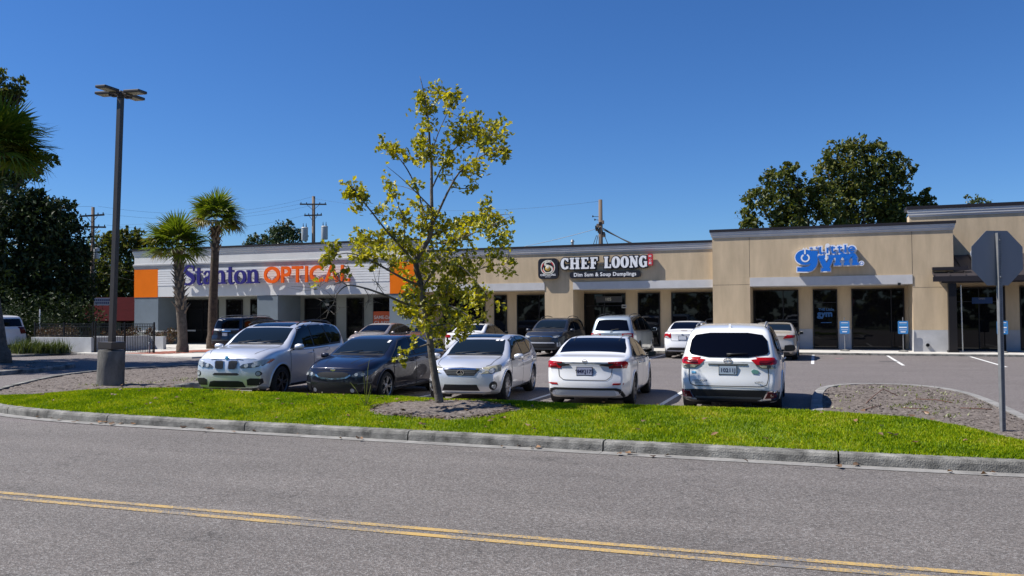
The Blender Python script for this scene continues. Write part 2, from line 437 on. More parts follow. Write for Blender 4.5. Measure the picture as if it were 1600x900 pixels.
mt['iceblue'] = M_paint('ice_blue_paint', (0.38, 0.44, 0.48), metal=0.55, rough=0.33)
mt['champagne'] = M_paint('champagne_paint', (0.55, 0.50, 0.41), metal=0.45, rough=0.34)
mt['carglass'] = M_glass('car_glass', (0.002, 0.002, 0.004), 0.02, 1.45)
mt['carglasslight'] = M_glass('windscreen_glass', (0.007, 0.011, 0.014), 0.02, 1.48)
mt['tyre'] = M('tyre_rubber', (0.014, 0.014, 0.014), 0.85)
mt['alloy'] = M('alloy_wheel', (0.50, 0.50, 0.52), 0.3, metal=0.9)
mt['alloydark'] = M('dark_alloy_wheel', (0.12, 0.12, 0.13), 0.35, metal=0.8)
mt['chrome'] = M('chrome', (0.78, 0.78, 0.80), 0.12, metal=1.0)
mt['trim'] = M('dark_trim', (0.014, 0.014, 0.015), 0.5)
mt['greytrim'] = M('grey_trim', (0.09, 0.10, 0.10), 0.5)
mt['seam'] = M('panel_gap', (0.006, 0.006, 0.006), 0.8)
mt['redlens'] = M('red_lens', (0.34, 0.004, 0.007), 0.2, coat=0.15, spec=0.3)
mt['darkredlens'] = M('dark_red_lens', (0.10, 0.004, 0.007), 0.2, coat=0.15, spec=0.3)
mt['clearlens'] = M('clear_lens', (0.42, 0.44, 0.45), 0.12, coat=0.8, var=0.5, vscale=14)
mt['darklens'] = M('dark_lens', (0.07, 0.08, 0.09), 0.1, coat=0.8)
mt['yellowlens'] = M('yellowed_lens', (0.36, 0.34, 0.24), 0.2, coat=0.6, var=0.5, vscale=12)
mt['amber'] = M('amber_lens', (0.60, 0.12, 0.01), 0.15, coat=0.6)
mt['plate'] = M('plate_white', (0.60, 0.62, 0.66), 0.5)
mt['platedark'] = M('plate_shaded', (0.30, 0.30, 0.38), 0.5)  # shaded copy of the plate white, the shade put into its colour
mt['ink'] = M('plate_ink', (0.012, 0.014, 0.06), 0.6)
mt['sticker'] = M('white_sticker', (0.75, 0.75, 0.75), 0.6)
mt['bluesticker'] = M('blue_sticker', (0.10, 0.42, 0.70), 0.6)
mt['tealsticker'] = M('teal_sticker', (0.10, 0.26, 0.22), 0.6)
# ------------------------------------------------------------------ the setting: ground, road, lot, kerbs, beds
def sheet(name, poly, z, m, kind='structure', parent=None):
    mb = MB(); mb.add([(x, y, z) for x, y in poly], [tuple(range(len(poly)))])
    o = mb.build(name, m, parent, fix=False)
    if o.data.polygons[0].normal.z < 0: o.data.flip_normals()
    if parent is None: o['kind'] = kind
    return o

sheet('ground', [(-900, -300), (900, -300), (900, 1500), (-900, 1500)], -0.06, mt['ground'])
mb = MB()
for (ya_, za_), (yb_, zb_) in zip([(11.0, 0), (25, 0), (32, .06)], [(25, 0), (32, .06), (58.5, .06)]):
    mb.add([(-75, ya_, za_), (60, ya_, za_), (60, yb_, zb_), (-75, yb_, zb_)], [(0, 1, 2, 3)])
tag(mb.build('parking_lot', mt['lot'], fix=False), kind='structure')
sheet('road', [(-75, -14), (60, -14), (60, 11.2), (-75, 11.2)], 0.004, mt['road'])

def pline(pts, n):
    """evenly resample a polyline"""
    P = np.array(pts, float); d = np.r_[0, np.cumsum(np.linalg.norm(np.diff(P, axis=0), axis=1))]
    t = np.linspace(0, d[-1], n)
    return np.c_[np.interp(t, d, P[:, 0]), np.interp(t, d, P[:, 1])]

def smooth_poly(pts, it=2, closed=False):
    P = [tuple(p) for p in pts]
    for _ in range(it):
        Q = []
        n = len(P)
        if not closed: Q.append(P[0])
        for i in range(n if closed else n-1):
            a, b = P[i], P[(i+1) % n]
            Q.append((a[0]*.75+b[0]*.25, a[1]*.75+b[1]*.25)); Q.append((a[0]*.25+b[0]*.75, a[1]*.25+b[1]*.75))
        if not closed: Q.append(P[-1])
        P = Q
    return P

def offset_line(P, d):
    P = np.array(P, float)
    T = np.gradient(P, axis=0); T /= np.linalg.norm(T, axis=1)[:, None]
    return P + np.c_[-T[:, 1], T[:, 0]]*d

def ribbon(mb, L1, z1, L2, z2, m=0):
    n = len(L1)
    vs = [(*L1[i], z1) for i in range(n)] + [(*L2[i], z2) for i in range(n)]
    mb.add(vs, [(i, i+1, n+i+1, n+i) for i in range(n-1)], m)

# double yellow line, slightly curved
ym = [(-40, 5.75), (-20, 6.25), (-10, 6.52), (-5.7, 6.63), (-2.5, 6.73), (0, 6.83), (1.1, 6.90), (2.5, 7.01), (3.8, 7.10), (6, 7.27), (14, 7.9), (40, 9.6)]
yl = np.array(smooth_poly(ym, 2))
yroot = empty('centre_line', (0, 0, 0), kind='structure')
for off in (-0.14, 0.05):
    mb = MB(); ribbon(mb, offset_line(yl, off), 0.009, offset_line(yl, off+0.09), 0.009)
    o = mb.build('yellow_stripe', mt['yellow'], yroot, fix=False)
    if o.data.polygons[0].normal.z < 0: o.data.flip_normals()

# the road kerb with its gutter: a path of the kerb face, left end turning into the drive, right end too
kp = [(4.35, 12.7), (4.1, 12.1), (3.7, 11.7), (3.1, 11.46), (1.5, 11.37), (0.17, 11.36), (-2.7, 11.38), (-5.9, 11.40), (-9.1, 11.46), (-12.1, 11.52), (-14.0, 11.72), (-15.6, 12.10), (-17.2, 12.85), (-18.6, 14.0), (-19.9, 15.7), (-21.1, 17.5), (-22.1, 19.3), (-22.55, 21.2), (-22.35, 23.0), (-21.5, 24.6), (-20.0, 25.5), (-18.2, 25.4), (-16.6, 24.6), (-15.65, 22.8), (-15.5, 20.0), (-15.5, 17.2)]
K = np.array(smooth_poly(kp, 2))
kerb = empty('kerb', (0, 0, 0), kind='structure')
# kerb section, outward offset negative = roadward (to the left of travel is inside)
def kerb_run(P, name, parent, m, h=0.15, w=0.22, side=1):
    mb = MB()
    a = offset_line(P, 0.0*side); b = offset_line(P, -0.025*side); c = offset_line(P, -0.07*side); d = offset_line(P, -w*side)
    ribbon(mb, a, -0.02, offset_line(P, -0.012*side), h-0.05)
    ribbon(mb, offset_line(P, -0.012*side), h-0.05, offset_line(P, -0.03*side), h-0.012)
    ribbon(mb, offset_line(P, -0.03*side), h-0.012, c, h)
    ribbon(mb, c, h, d, h)
    ribbon(mb, d, h, d, -0.02)
    n = len(P)
    for q in (0, n-1):
        mb.add([(*a[q], -0.02), (*offset_line(P, -0.012*side)[q], h-0.05), (*offset_line(P, -0.03*side)[q], h-0.012), (*c[q], h), (*d[q], h), (*d[q], -0.02)], [(0, 1, 2, 3, 4, 5)])
    return mb.build(name, m, parent, smooth=True, angle=40)

# split the run at the joints
KD = np.r_[0, np.cumsum(np.linalg.norm(np.diff(K, axis=0), axis=1))]
i0 = np.argmin(np.abs(K[:, 0]-0.17) + (K[:, 1] > 12)*50); base = KD[i0]
joints = sorted(set([0.0, KD[-1]] + [base + 3.08*k for k in range(-6, 12) if 0.5 < base+3.08*k < KD[-1]-0.5]))
def sub_run(a, b, gap=0.012):
    a += gap; b -= gap
    t = np.linspace(a, b, max(4, int((b-a)/0.3)))
    return np.c_[np.interp(t, KD, K[:, 0]), np.interp(t, KD, K[:, 1])]
for a, b in zip(joints[:-1], joints[1:]):
    kerb_run(sub_run(a, b), 'kerb_segment', kerb, mt['concrete'], side=1)
gut = empty('gutter', (0, 0, 0), kind='structure')
gj = joints
for a, b in zip(gj[:-1], gj[1:]):
    P = sub_run(a, b, 0.004)
    if P[:, 1].mean() > 14.5: continue
    mb = MB(); ribbon(mb, offset_line(P, 0.005), 0.012, offset_line(P, 0.23), 0.010)
    o = mb.build('gutter_pan', mt['gutter'], gut, fix=False)
    if o.data.polygons[0].normal.z < 0: o.data.flip_normals()

# the lawn strip: polygon and height
far_l = [(4.3, 12.3), (3.6, 12.35), (2.57, 12.7), (1.96, 13.7), (1.35, 14.4), (.51, 14.65), (-.18, 14.9), (-.82, 15.1), (-2.3, 14.85), (-4.2, 14.8), (-6.3, 14.85), (-8.9, 14.95), (-10.96, 14.85), (-13.2, 15.15), (-15.0, 14.75), (-15.6, 14.1), (-16.2, 13.5), (-17.2, 13.3), (-18.3, 14.1)]
FX = np.array(far_l)[::-1]
def far_y(x): return np.interp(x, FX[:, 0], FX[:, 1])
Kn = K[(K[:, 1] < 14.6) & (K[:, 0] < 4.6)]
Kn = Kn[np.argsort(Kn[:, 0])]
def near_y(x): return np.interp(x, Kn[:, 0], Kn[:, 1]) + 0.22
def lawn_z(x, y):
    x = np.asarray(x, float); y = np.asarray(y, float)
    a = near_y(x); b = np.maximum(far_y(x), a+0.3)
    t = np.clip((y-a)/(b-a), 0, 1)
    wd = np.clip((b-a)/2.6, 0.15, 1)
    pr_ = np.interp(t, [0, .1, .35, .6, .8, .93, 1.0], [0, .02, .08, .125, .15, .145, .115])
    return 0.142 + pr_*wd + 0.015*np.sin(x*1.7+y*2.1)*np.sin(np.pi*t)
RING = (-6.28, 13.42, 1.32, 0.93)
nx, ny = 150, 26
xs = np.linspace(-18.3, 4.0, nx)
V = []
for x in xs:
    a = near_y(x)-0.02; b = max(float(far_y(x)), a+0.15)
    for k in range(ny-1):
        y = a + (b-a)*k/(ny-2); V.append((x, y, float(lawn_z(x, y))))
    V.append((x, b+0.10, -0.02))
F = [(i*ny+k, (i+1)*ny+k, (i+1)*ny+k+1, i*ny+k+1) for i in range(nx-1) for k in range(ny-1)]
tag(np_mesh('lawn', V, F, mt['lawn'], smooth=True), kind='structure')

def in_ring(x, y, s=1.0):
    return ((x-RING[0])/(RING[2]*s))**2 + ((y-RING[1])/(RING[3]*s))**2 < 1

def blades(n, xr, sampler, h0, h1, w, lean=0.5):
    x = rng.uniform(xr[0], xr[1], n); y = sampler(x)
    return x, y

# grass blades
N = 190000
x = rng.uniform(-18.3, 4.0, N); a = near_y(x); b = np.maximum(far_y(x), a+0.15)
y = a - 0.05 + np.abs(rng.normal(0, .012, N)) + (b-a+0.08)*rng.uniform(0, 1, N)
ang = np.arctan2(y-RING[1], x-RING[0])
edge = 1.0 + 0.07*np.sin(ang*5+1) + 0.05*np.sin(ang*11)
keep = ~(((x-RING[0])/RING[2])**2 + ((y-RING[1])/RING[3])**2 < edge**2)
x, y = x[keep], y[keep]; n = len(x)
z = lawn_z(x, y)
patch = 0.5+0.5*np.sin(x*2.3+np.sin(y*3.1)*1.3)*np.sin(y*2.7+np.sin(x*1.9))
h = rng.uniform(0.022, 0.052, n)*(0.75+0.5*patch); w = rng.uniform(0.005, 0.010, n)
th = rng.uniform(0, 2*np.pi, n); ln = rng.uniform(0.1, 0.9, n)*h; tl = rng.uniform(0, 2*np.pi, n)
dx, dy = np.cos(th)*w, np.sin(th)*w
lx, ly = np.cos(tl)*ln, np.sin(tl)*ln
V = np.stack([np.c_[x-dx, y-dy, z-0.005], np.c_[x+dx, y+dy, z-0.005], np.c_[x+lx*.4+dx*.7, y+ly*.4+dy*.7, z+h*.6], np.c_[x+lx, y+ly, z+h]], 1).reshape(-1, 3)
i = np.arange(n)*4
F = np.c_[i, i+1, i+2, i+3]
g = tag(np_mesh('grass', V, F, mt['blade']), 'short bright green grass growing on the strip beside the road', 'grass', kind='stuff')

# mulch surfaces
def bed(name, poly, z0, m, bump=0.05, step=0.12, inner=None):
    """triangulated bed with an uneven top"""
    P = np.array(poly)
    lo, hi = P.min(0), P.max(0)
    pts = [Vector(p) for p in poly]
    n0 = len(pts)
    gx, gy = np.meshgrid(np.arange(lo[0], hi[0], step), np.arange(lo[1], hi[1], step))
    def inside(q):
        c = False; j = n0-1
        for k in range(n0):
            a, b = poly[k], poly[j]
            if (a[1] > q[1]) != (b[1] > q[1]) and q[0] < (b[0]-a[0])*(q[1]-a[1])/(b[1]-a[1])+a[0]: c = not c
            j = k
        return c
    for q in zip(gx.ravel(), gy.ravel()):
        if inside(q): pts.append(Vector((q[0]+random.uniform(-.03, .03), q[1]+random.uniform(-.03, .03))))
    r = delaunay_2d_cdt(pts, [(k, (k+1) % n0) for k in range(n0)], [], 1, 1e-4)
    vs = [(v.x, v.y, z0 + (0 if k < n0 else random.uniform(-bump*.3, bump))) for k, v in enumerate(r[0])]
    mb = MB(); mb.add(vs, r[2])
    o = mb.build(name, m, smooth=True, fix=False)
    for p in o.data.polygons[:1]:
        if p.normal.z < 0: o.data.flip_normals()
    tag(o, kind='structure')
    return inside, lo, hi

def chips(name, inside, lo, hi, zf, n, m, label, size=(0.012, 0.042)):
    x = rng.uniform(lo[0], hi[0], n*2); y = rng.uniform(lo[1], hi[1], n*2)
    ok = np.array([inside((a, b)) for a, b in zip(x, y)])
    x, y = x[ok][:n], y[ok][:n]; n = len(x)
    z = zf(x, y) + rng.uniform(0.0, 0.018, n)
    L = rng.uniform(size[0], size[1], n); W = L*rng.uniform(0.25, 0.6, n)
    th = rng.uniform(0, 6.28, n); ti = rng.normal(0, 0.2, n)
    u = np.c_[np.cos(th), np.sin(th), np.sin(ti)]*L[:, None]; v = np.c_[-np.sin(th), np.cos(th), rng.normal(0, 0.22, n)]*W[:, None]
    c = np.c_[x, y, z]
    V = np.stack([c-u, c-v, c+u, c+v], 1).reshape(-1, 3)
    i = np.arange(n)*4
    return tag(np_mesh(name, V, np.c_[i, i+1, i+2, i+3], m), label, 'mulch', kind='stuff')

# ring of dark mulch round the young tree
rp = []
for k in range(48):
    a_ = 2*math.pi*k/48; e_ = 1.04 + 0.07*math.sin(a_*5+1) + 0.05*math.sin(a_*11)
    rp.append((RING[0]+RING[2]*e_*math.cos(a_), RING[1]+RING[3]*e_*math.sin(a_)))
V = [(RING[0], RING[1], float(lawn_z(RING[0], RING[1]))+0.06)]; F = []
nr = 9
for r_ in range(1, nr+1):
    for (px, py) in rp:
        t = r_/nr; X = RING[0]+(px-RING[0])*t; Y = RING[1]+(py-RING[1])*t
        V.append((X+random.uniform(-.01, .01), Y, float(lawn_z(X, Y)) + 0.012 + 0.05*(1-t*t) + (random.uniform(-.01, .02) if r_ < nr else -0.004)))
mb = MB(); mb.v = V
for k in range(48): mb.f.append((0, 1+k, 1+(k+1) % 48)); mb.m.append(0)
for r_ in range(nr-1):
    for k in range(48):
        k2 = (k+1) % 48
        mb.f.append((1+r_*48+k, 1+(r_+1)*48+k, 1+(r_+1)*48+k2, 1+r_*48+k2)); mb.m.append(0)
tag(mb.build('mulch_ring', mt['mulch'], smooth=True), kind='structure')
chips('mulch_chips', lambda q: in_ring(q[0], q[1], 1.03), (-7.8, 12.3), (-4.8, 14.5), lambda x, y: lawn_z(x, y)+0.02, 3200, mt['chipdark'], 'dark wood chips heaped round the foot of the young tree', (0.015, 0.05))

# bed of the lamp island (left) and of the island by the stop sign (right)
KL = K[(K[:, 0] < -15.0)]
left_poly = [tuple(p) for p in offset_line(KL, -0.2)]
left_poly = [p for p in left_poly if p[1] > 13.9] + [(-15.3, 16.5), (-15.1, 14.7), (-15.6, 14.0), (-16.2, 13.4), (-17.3, 13.2)]
ins, lo, hi = bed('island_bed', left_poly, 0.10, mt['mulch'], 0.03, 0.13)
chips('mulch_chips', ins, lo, hi, lambda x, y: 0.10+0*x, 14000, mt['chip'], 'grey brown wood chips covering the lamp island', (0.012, 0.042))

ir = smooth_poly([(-0.12, 14.9), (-0.16, 17.6), (-0.12, 20.2), (0.05, 21.7), (0.6, 22.7), (1.7, 23.1), (2.7, 22.6), (3.25, 21.2), (3.42, 19.2), (3.45, 17.0), (3.5, 15.2), (3.75, 13.6), (4.15, 12.7)], 2)
kr = empty('island_kerb', (0, 0, 0), kind='structure')
IR = np.array(ir); ID = np.r_[0, np.cumsum(np.linalg.norm(np.diff(IR, axis=0), axis=1))]
nseg = 7
for k in range(nseg):
    t = np.linspace(ID[-1]*k/nseg+0.006, ID[-1]*(k+1)/nseg-0.006, 12)
    kerb_run(np.c_[np.interp(t, ID, IR[:, 0]), np.interp(t, ID, IR[:, 1])], 'kerb_segment', kr, mt['gutter'], h=0.14, w=0.24, side=1)
inner = [tuple(p) for p in offset_line(IR, -0.22)]
right_poly = inner + [(3.6, 12.2), (2.57, 12.6), (1.96, 13.6), (1.35, 14.3), (0.51, 14.55), (-.1, 14.8)]
ins, lo, hi = bed('island_bed', right_poly, 0.115, mt['mulch'], 0.03, 0.10)
chips('mulch_chips', ins, lo, hi, lambda x, y: 0.115+0*x, 14000, mt['chip'], 'grey brown wood chips covering the island by the stop sign', (0.012, 0.042))

def sprigs(name, spots, m, label, cat, nb=14, hh=0.07, spread=0.2):
    V = []; F = []
    for (sx, sy, sz) in spots:
        for k in range(nb):
            px, py = sx+random.gauss(0, spread), sy+random.gauss(0, spread*.6)
            a_ = random.uniform(0, 6.28); w_ = 0.015; h_ = random.uniform(.4, 1)*hh
            b_ = len(V)
            V += [(px-math.cos(a_)*w_, py-math.sin(a_)*w_, sz), (px+math.cos(a_)*w_, py+math.sin(a_)*w_, sz), (px+math.cos(a_+1)*.04, py+math.sin(a_+1)*.04, sz+h_)]
            F.append((b_, b_+1, b_+2))
    return tag(np_mesh(name, V, F, m), label, cat, kind='stuff')
sp = [(random.uniform(0.3, 3.2), random.uniform(16, 22.2), 0.12) for _ in range(26)]
sprigs('weeds', sp, mt['weed'], 'yellow green weeds sprouting in the bed by the stop sign', 'weeds')
sp = [(random.uniform(-17.5, -16.2), random.uniform(16.8, 21.5), 0.11) for _ in range(16)] + [(-18.2, 16.8, .11), (-17.7, 16.6, .11)]
sprigs('weeds', sp, mt['weed'], 'yellow green weeds sprouting in the lamp island', 'weeds')

# twigs on the right bed
for k, (pts, lab) in enumerate([([(0.9, 17.8, .14), (1.1, 19.0, .17), (1.35, 19.8, .26), (1.62, 19.6, .14)], 'arched red brown twig lying on the bed by the stop sign'),
                    ([(0.75, 16.5, .14), (1.0, 17.0, .16), (1.15, 17.4, .15)], 'short red brown twig lying near the grass edge of the bed'),
                    ([(1.9, 18.9, .15), (2.25, 18.75, .16), (2.5, 18.4, .15)], 'red brown twig lying at the middle of the bed'),
                    ([(2.5, 17.4, .15), (2.8, 17.4, .15), (3.0, 17.3, .15)], 'straight red brown twig lying nearest to the stop sign'),
                    ([(1.5, 17.1, .15), (1.75, 17.0, .155), (1.9, 17.05, .15)], 'thin red brown twig lying between the arched twig and the sign')]):
    mb = MB(); mb.tube(pts, 0.009, 5); tag(mb.build('twig', mt['twig'], smooth=True), lab, 'twig', 'twigs on the island bed')

# fallen leaves on the grass and in the gutter
V = []; F = []
for k in range(150):
    if k < 110:
        px = random.uniform(-16, 2); py = float(near_y(px)) + random.uniform(0.1, 3.5); pz = float(lawn_z(px, py))+0.055
    else:
        px = random.uniform(-14, 3); py = float(near_y(px))-0.22-abs(random.gauss(0.1, 0.12)); pz = 0.03
    s_ = random.uniform(0.03, 0.065); a_ = random.uniform(0, 6.28); b_ = len(V)
    for q in range(5):
        r_ = s_*(1 if q % 2 == 0 else 0.6); V.append((px+r_*math.cos(a_+q*1.256), py+r_*math.sin(a_+q*1.256), pz+random.uniform(-.012, .03)))
    for q in range(1, 4): F.append((b_, b_+q, b_+q+1))
tag(np_mesh('fallen_leaves', V, F, mt['deadleaf']), 'dry brown leaves scattered over the grass strip and gutter', 'leaves', kind='stuff')

# parking lines
pl = empty('parking_lines', (0, 0, 0), kind='structure')
def stripe(x0, y0, x1, y1, w=0.11, m=None, z=0.004):
    d = Vector((x1-x0, y1-y0)).normalized(); n_ = Vector((-d.y, d.x))*w/2
    mb = MB(); mb.add([(x0-n_.x, y0-n_.y, z), (x0+n_.x, y0+n_.y, z), (x1+n_.x, y1+n_.y, z), (x1-n_.x, y1-n_.y, z)], [(0, 1, 2, 3)])
    o = mb.build('stripe', m or mt['whiteline'], pl, fix=False)
    if o.data.polygons[0].normal.z < 0: o.data.flip_normals()
for xx in (-0.15, 2.85, 6.0, 9.0, -3.3, -6.45, -9.5, -12.6, -15.8, -18.9, -22.0, -25.2):
    stripe(xx, 32.0, xx, 38.9, z=.064)
for xx in (-3.12, -6.05, -8.75, -11.3): stripe(xx, 15.3, xx, 21.3)
stripe(0.7, 36.2, 1.0, 36.2, 0.09, mt['pinkline'], z=.064)
# a low kerb at the head of the stalls
mb = MB(); mb.bevbox(-15.1, -0.35, 14.93, 15.15, -0.02, 0.12, 0.03); tag(mb.build('stall_kerb', mt['gutter'], smooth=True, angle=40), kind='structure')

# sidewalk along the shops, built of slabs
swk = empty('sidewalk', (0, 0, 0), kind='structure')
xk = -25.0
while xk < 30:
    mb = MB(); mb.bevbox(xk+0.006, xk+2.994, 39.35, 44.4, -0.02, 0.15, 0.012)
    mb.build('slab', mt['sidewalk'], swk)
    mb = MB(); mb.bevbox(xk+0.006, xk+2.994, 39.12, 39.345, -0.02, 0.148, 0.02)
    mb.build('kerb_stone', mt['concrete'], swk)
    xk += 3.0
# paved apron at the corner by the palms with a patch of red pavers
apron = [(-34.6, 30.9), (-30.2, 30.9), (-27.6, 29.8), (-25.9, 29.4), (-25.1, 31.0), (-25.02, 39.0), (-25.02, 45), (-42.5, 45), (-42.5, 38), (-34.6, 35.3)]
mb = MB(); mb.prism(apron, -0.02, 0.11, 'XY'); tag(mb.build('corner_pavement', mt['sidewalk']), kind='structure')
pav = empty('paver_patch', (0, 0, 0), kind='structure')
mt['paver'] = M('red_paver', (0.30, 0.10, 0.065), 0.9, var=0.35, vscale=5, bump=0.3)
bk = MB(); bk.bevbox(-0.098, 0.098, -0.048, 0.048, 0, 0.03, 0.008); bo = bk.build('brick', mt['paver'], pav); bo.location = (-29.9, 31.5, 0.10)
cnt = 0
for r_ in range(24):
    for c_ in range(12):
        bx, by = -31.6 + c_*0.21 + (r_ % 2)*0.1 + r_*0.06, 31.25 + r_*0.105*1.9
        if (bx+29.46)**2 + (by-32.79)**2 < 0.45**2: continue
        if (bx+31.14)**2 + (by-36.94)**2 < 0.4**2: continue
        q = bo.copy(); COL.objects.link(q); q.location = (bx, by, 0.098+random.uniform(0, .004)); q.scale = (1, 1.9, 1); cnt += 1
        q.parent = pav
# manhole / dark repair patch on the lot
mb = MB(); mb.add([(2.2, 34.2, .064), (2.9, 34.25, .064), (2.85, 34.6, .064), (2.25, 34.55, .064)], [(0, 1, 2, 3)])
tag(mb.build('lot_patch', M('tar_patch', (0.06, 0.058, 0.06), 0.8, bump=.3), fix=False), kind='structure')

# kerbed island with mulch at far left, and the planting bed along the drive
il = smooth_poly([(-34, 15.5), (-29, 17.2), (-25.2, 18.8), (-25.15, 19.6), (-25.2, 21.2), (-25.8, 22.9), (-26.6, 24.1), (-28.5, 24.6), (-32, 25.0), (-36, 25.4)], 2)
ik = empty('island_kerb', (0, 0, 0), kind='structure')
IL = np.array(il); LD = np.r_[0, np.cumsum(np.linalg.norm(np.diff(IL, axis=0), axis=1))]
for k in range(8):
    t = np.linspace(LD[-1]*k/8+0.006, LD[-1]*(k+1)/8-0.006, 10)
    kerb_run(np.c_[np.interp(t, LD, IL[:, 0]), np.interp(t, LD, IL[:, 1])], 'kerb_segment', ik, mt['concrete'], h=0.15, w=0.25, side=-1)
lp = [tuple(p) for p in offset_line(IL, 0.22)]
ins, lo, hi = bed('island_bed', lp, 0.12, mt['mulch'], 0.05, 0.3)
chips('mulch_chips', ins, lo, hi, lambda x, y: 0.12+0*x, 3500, mt['chip'], 'wood chips covering the kerbed island under the palm at the far left', (0.03, 0.07))
fk = smooth_poly([(-48, 25.5), (-40, 26.8), (-35.3, 28.0), (-34.65, 29.2), (-34.75, 31.0)], 2)
FK = np.array(fk)
fkr = empty('bed_kerb', (0, 0, 0), kind='structure')
kerb_run(FK, 'kerb_segment', fkr, mt['concrete'], h=0.15, w=0.22, side=-1)
bp_ = [tuple(p) for p in offset_line(FK, 0.2)] + [(-34.9, 31.5), (-48, 31.5)]
ins, lo, hi = bed('planting_bed', bp_, 0.13, mt['mulch'], 0.05, 0.35)
sheet('grass_verge', [(-75, 31.6), (-34.7, 31.6), (-34.7, 58), (-75, 58)], 0.10, mt['ground'])
# ------------------------------------------------------------------ the shop buildings
class Unit:
    """a building: an Empty at its base, parts given in world coordinates"""
    def __init__(s, name, x, y, label, cat='building', group=None, z=0.0):
        s.root = empty(name, (x, y, z), 0, label, cat, group); s.o = (x, y, z); s.ref = None
    def put(s, name, mb, m, parent=None, smooth=False, angle=None, label=None):
        base = s.o if parent is None else (0, 0, 0)
        off = s.o
        mb.v = [(v[0]-off[0], v[1]-off[1], v[2]-off[2]) for v in mb.v]
        o = mb.build(name, m, parent or s.root, smooth, angle)
        if label: o['label'] = label
        return o
    def box(s, name, m, x0, x1, y0, y1, z0, z1, parent=None, bev=0.0, label=None):
        mb = MB()
        (mb.bevbox(x0, x1, y0, y1, z0, z1, bev) if bev else mb.box(x0, x1, y0, y1, z0, z1))
        return s.put(name, mb, m, parent, label=label)
    def window(s, x0, x1, y, z0, z1, mull=(), trans=(), name='window', fw=0.055):
        k_ = y/s.ref if s.ref else 1.0
        x0, x1, mull = x0*k_, x1*k_, [q*k_ for q in mull]
        """glazed opening: frame in front of the pane"""
        mb = MB()
        mb.box(x0, x0+fw, y-0.06, y+0.04, z0, z1); mb.box(x1-fw, x1, y-0.06, y+0.04, z0, z1)
        mb.box(x0+fw, x1-fw, y-0.06, y+0.04, z0, z0+fw*1.6); mb.box(x0+fw, x1-fw, y-0.06, y+0.04, z1-fw, z1)
        for q in mull: mb.box(q-fw*.4, q+fw*.4, y-0.058, y+0.038, z0+fw*1.6, z1-fw)
        xs_ = [x0+fw] + sorted(mull) + [x1-fw]
        for t in trans: mb.box(x0+fw, x1-fw, y-0.056, y+0.036, t-fw*.4, t+fw*.4)
        w_ = s.put(name, mb, mt['frame'])
        for a, b in zip(xs_[:-1], xs_[1:]):
            g = MB(); g.add([(a-.01, y, z0+fw), (b+.01, y, z0+fw), (b+.01, y+random.uniform(-.004, .004), z1-fw*.5), (a-.01, y, z1-fw*.5)], [(0, 1, 2, 3)])
            s.put('pane', g, mt['shopglass'], w_)
        return w_

SW = 0.15   # sidewalk height

# ---- optical shop, white, at the left
U1 = Unit('shop_building', -31.0, 41.3, 'white shop with orange corner panels and plank fascia behind two palms')
y0, yr = 41.3, 43.6
U1.ref = 42.73
X0, X1 = -40.97, -20.85
U1.box('rear_wall', mt['greengrey'], X0+.02, X1, yr, 56.0, 0.0, 5.55)
U1.box('roof', mt['roofing'], X0+.3, X1, 42.2, 55.9, 5.56, 5.62)
U1.box('upper_wall', mt['whitestucco'], X0, X1, y0+.02, yr-.003, 3.13, 5.9)
U1.box('side_wall', mt['bluegrey'], X0, X0+.3, yr+.003, 56.0, 0, 5.9)
U1.box('orange_panel', mt['orange'], X0-.012, -39.07, y0-.03, y0+1.3, 3.10, 4.87)
U1.box('orange_panel', mt['orange'], -22.52, X1+.004, y0-.03, y0+1.3, 3.11, 4.87)
U1.box('lower_fascia', mt['whitestucco'], -39.065, -22.525, y0-.02, y0+.018, 3.12, 3.80)
zz = 3.806
while zz < 4.80:
    for a, b in ((-39.06, -33.3), (-33.295, -27.6), (-27.595, -22.53)):
        U1.box('plank', mt['plank'], a, b, y0-.035-random.uniform(0, .004), y0+.018, zz, zz+0.128, bev=0.008)
    zz += 0.148
# mouldings of the cornice
def mould(U, name, m, x0, x1, yf, prof, xl=True, xr=False):
    """horizontal moulding: prof = (projection, z) from bottom to top"""
    mb = MB(); n = len(prof); prof = [(p*.52, z) for p, z in prof]
    vs = [(x0 - (p if xl else 0), yf-p, z) for p, z in prof] + [(x1 + (p if xr else 0), yf-p, z) for p, z in prof]
    fs = [(i, i+1, n+i+1, n+i) for i in range(n-1)]
    bx = [(x0, yf+.05, prof[0][1]), (x0, yf+.05, prof[-1][1]), (x1, yf+.05, prof[-1][1]), (x1, yf+.05, prof[0][1])]
    b = len(vs); vs += bx
    fs += [(n-1, b+1, b+2, 2*n-1), (0, n, b+3, b), tuple([b] + list(range(n)) + [b+1]), tuple([b+3] + list(range(n, 2*n)) + [b+2])]
    mb.add(vs, fs); return U.put(name, mb, m)
mould(U1, 'lower_moulding', mt['greystucco'], X0, X1, y0, [(0, 4.88), (.03, 4.90), (.05, 4.98), (.10, 5.0), (.11, 5.07), (.17, 5.11), (.17, 5.2), (.02, 5.23)])
U1.box('frieze', mt['whitestucco'], X0-.02, X1, y0-.02, y0+.3, 5.232, 5.66)
mould(U1, 'upper_moulding', mt['whitestucco'], X0, X1, y0, [(0.02, 5.664), (.06, 5.68), (.08, 5.78), (.14, 5.82), (.14, 5.9), (.2, 5.93), (.2, 6.05)])
U1.box('coping', mt['coping'], X0-.13, X1+.05, y0-.14, y0+.5, 6.053, 6.17)
U1.box('coping', mt['coping'], X0-.13, X0+.4, y0+.503, 56.0, 6.053, 6.17)
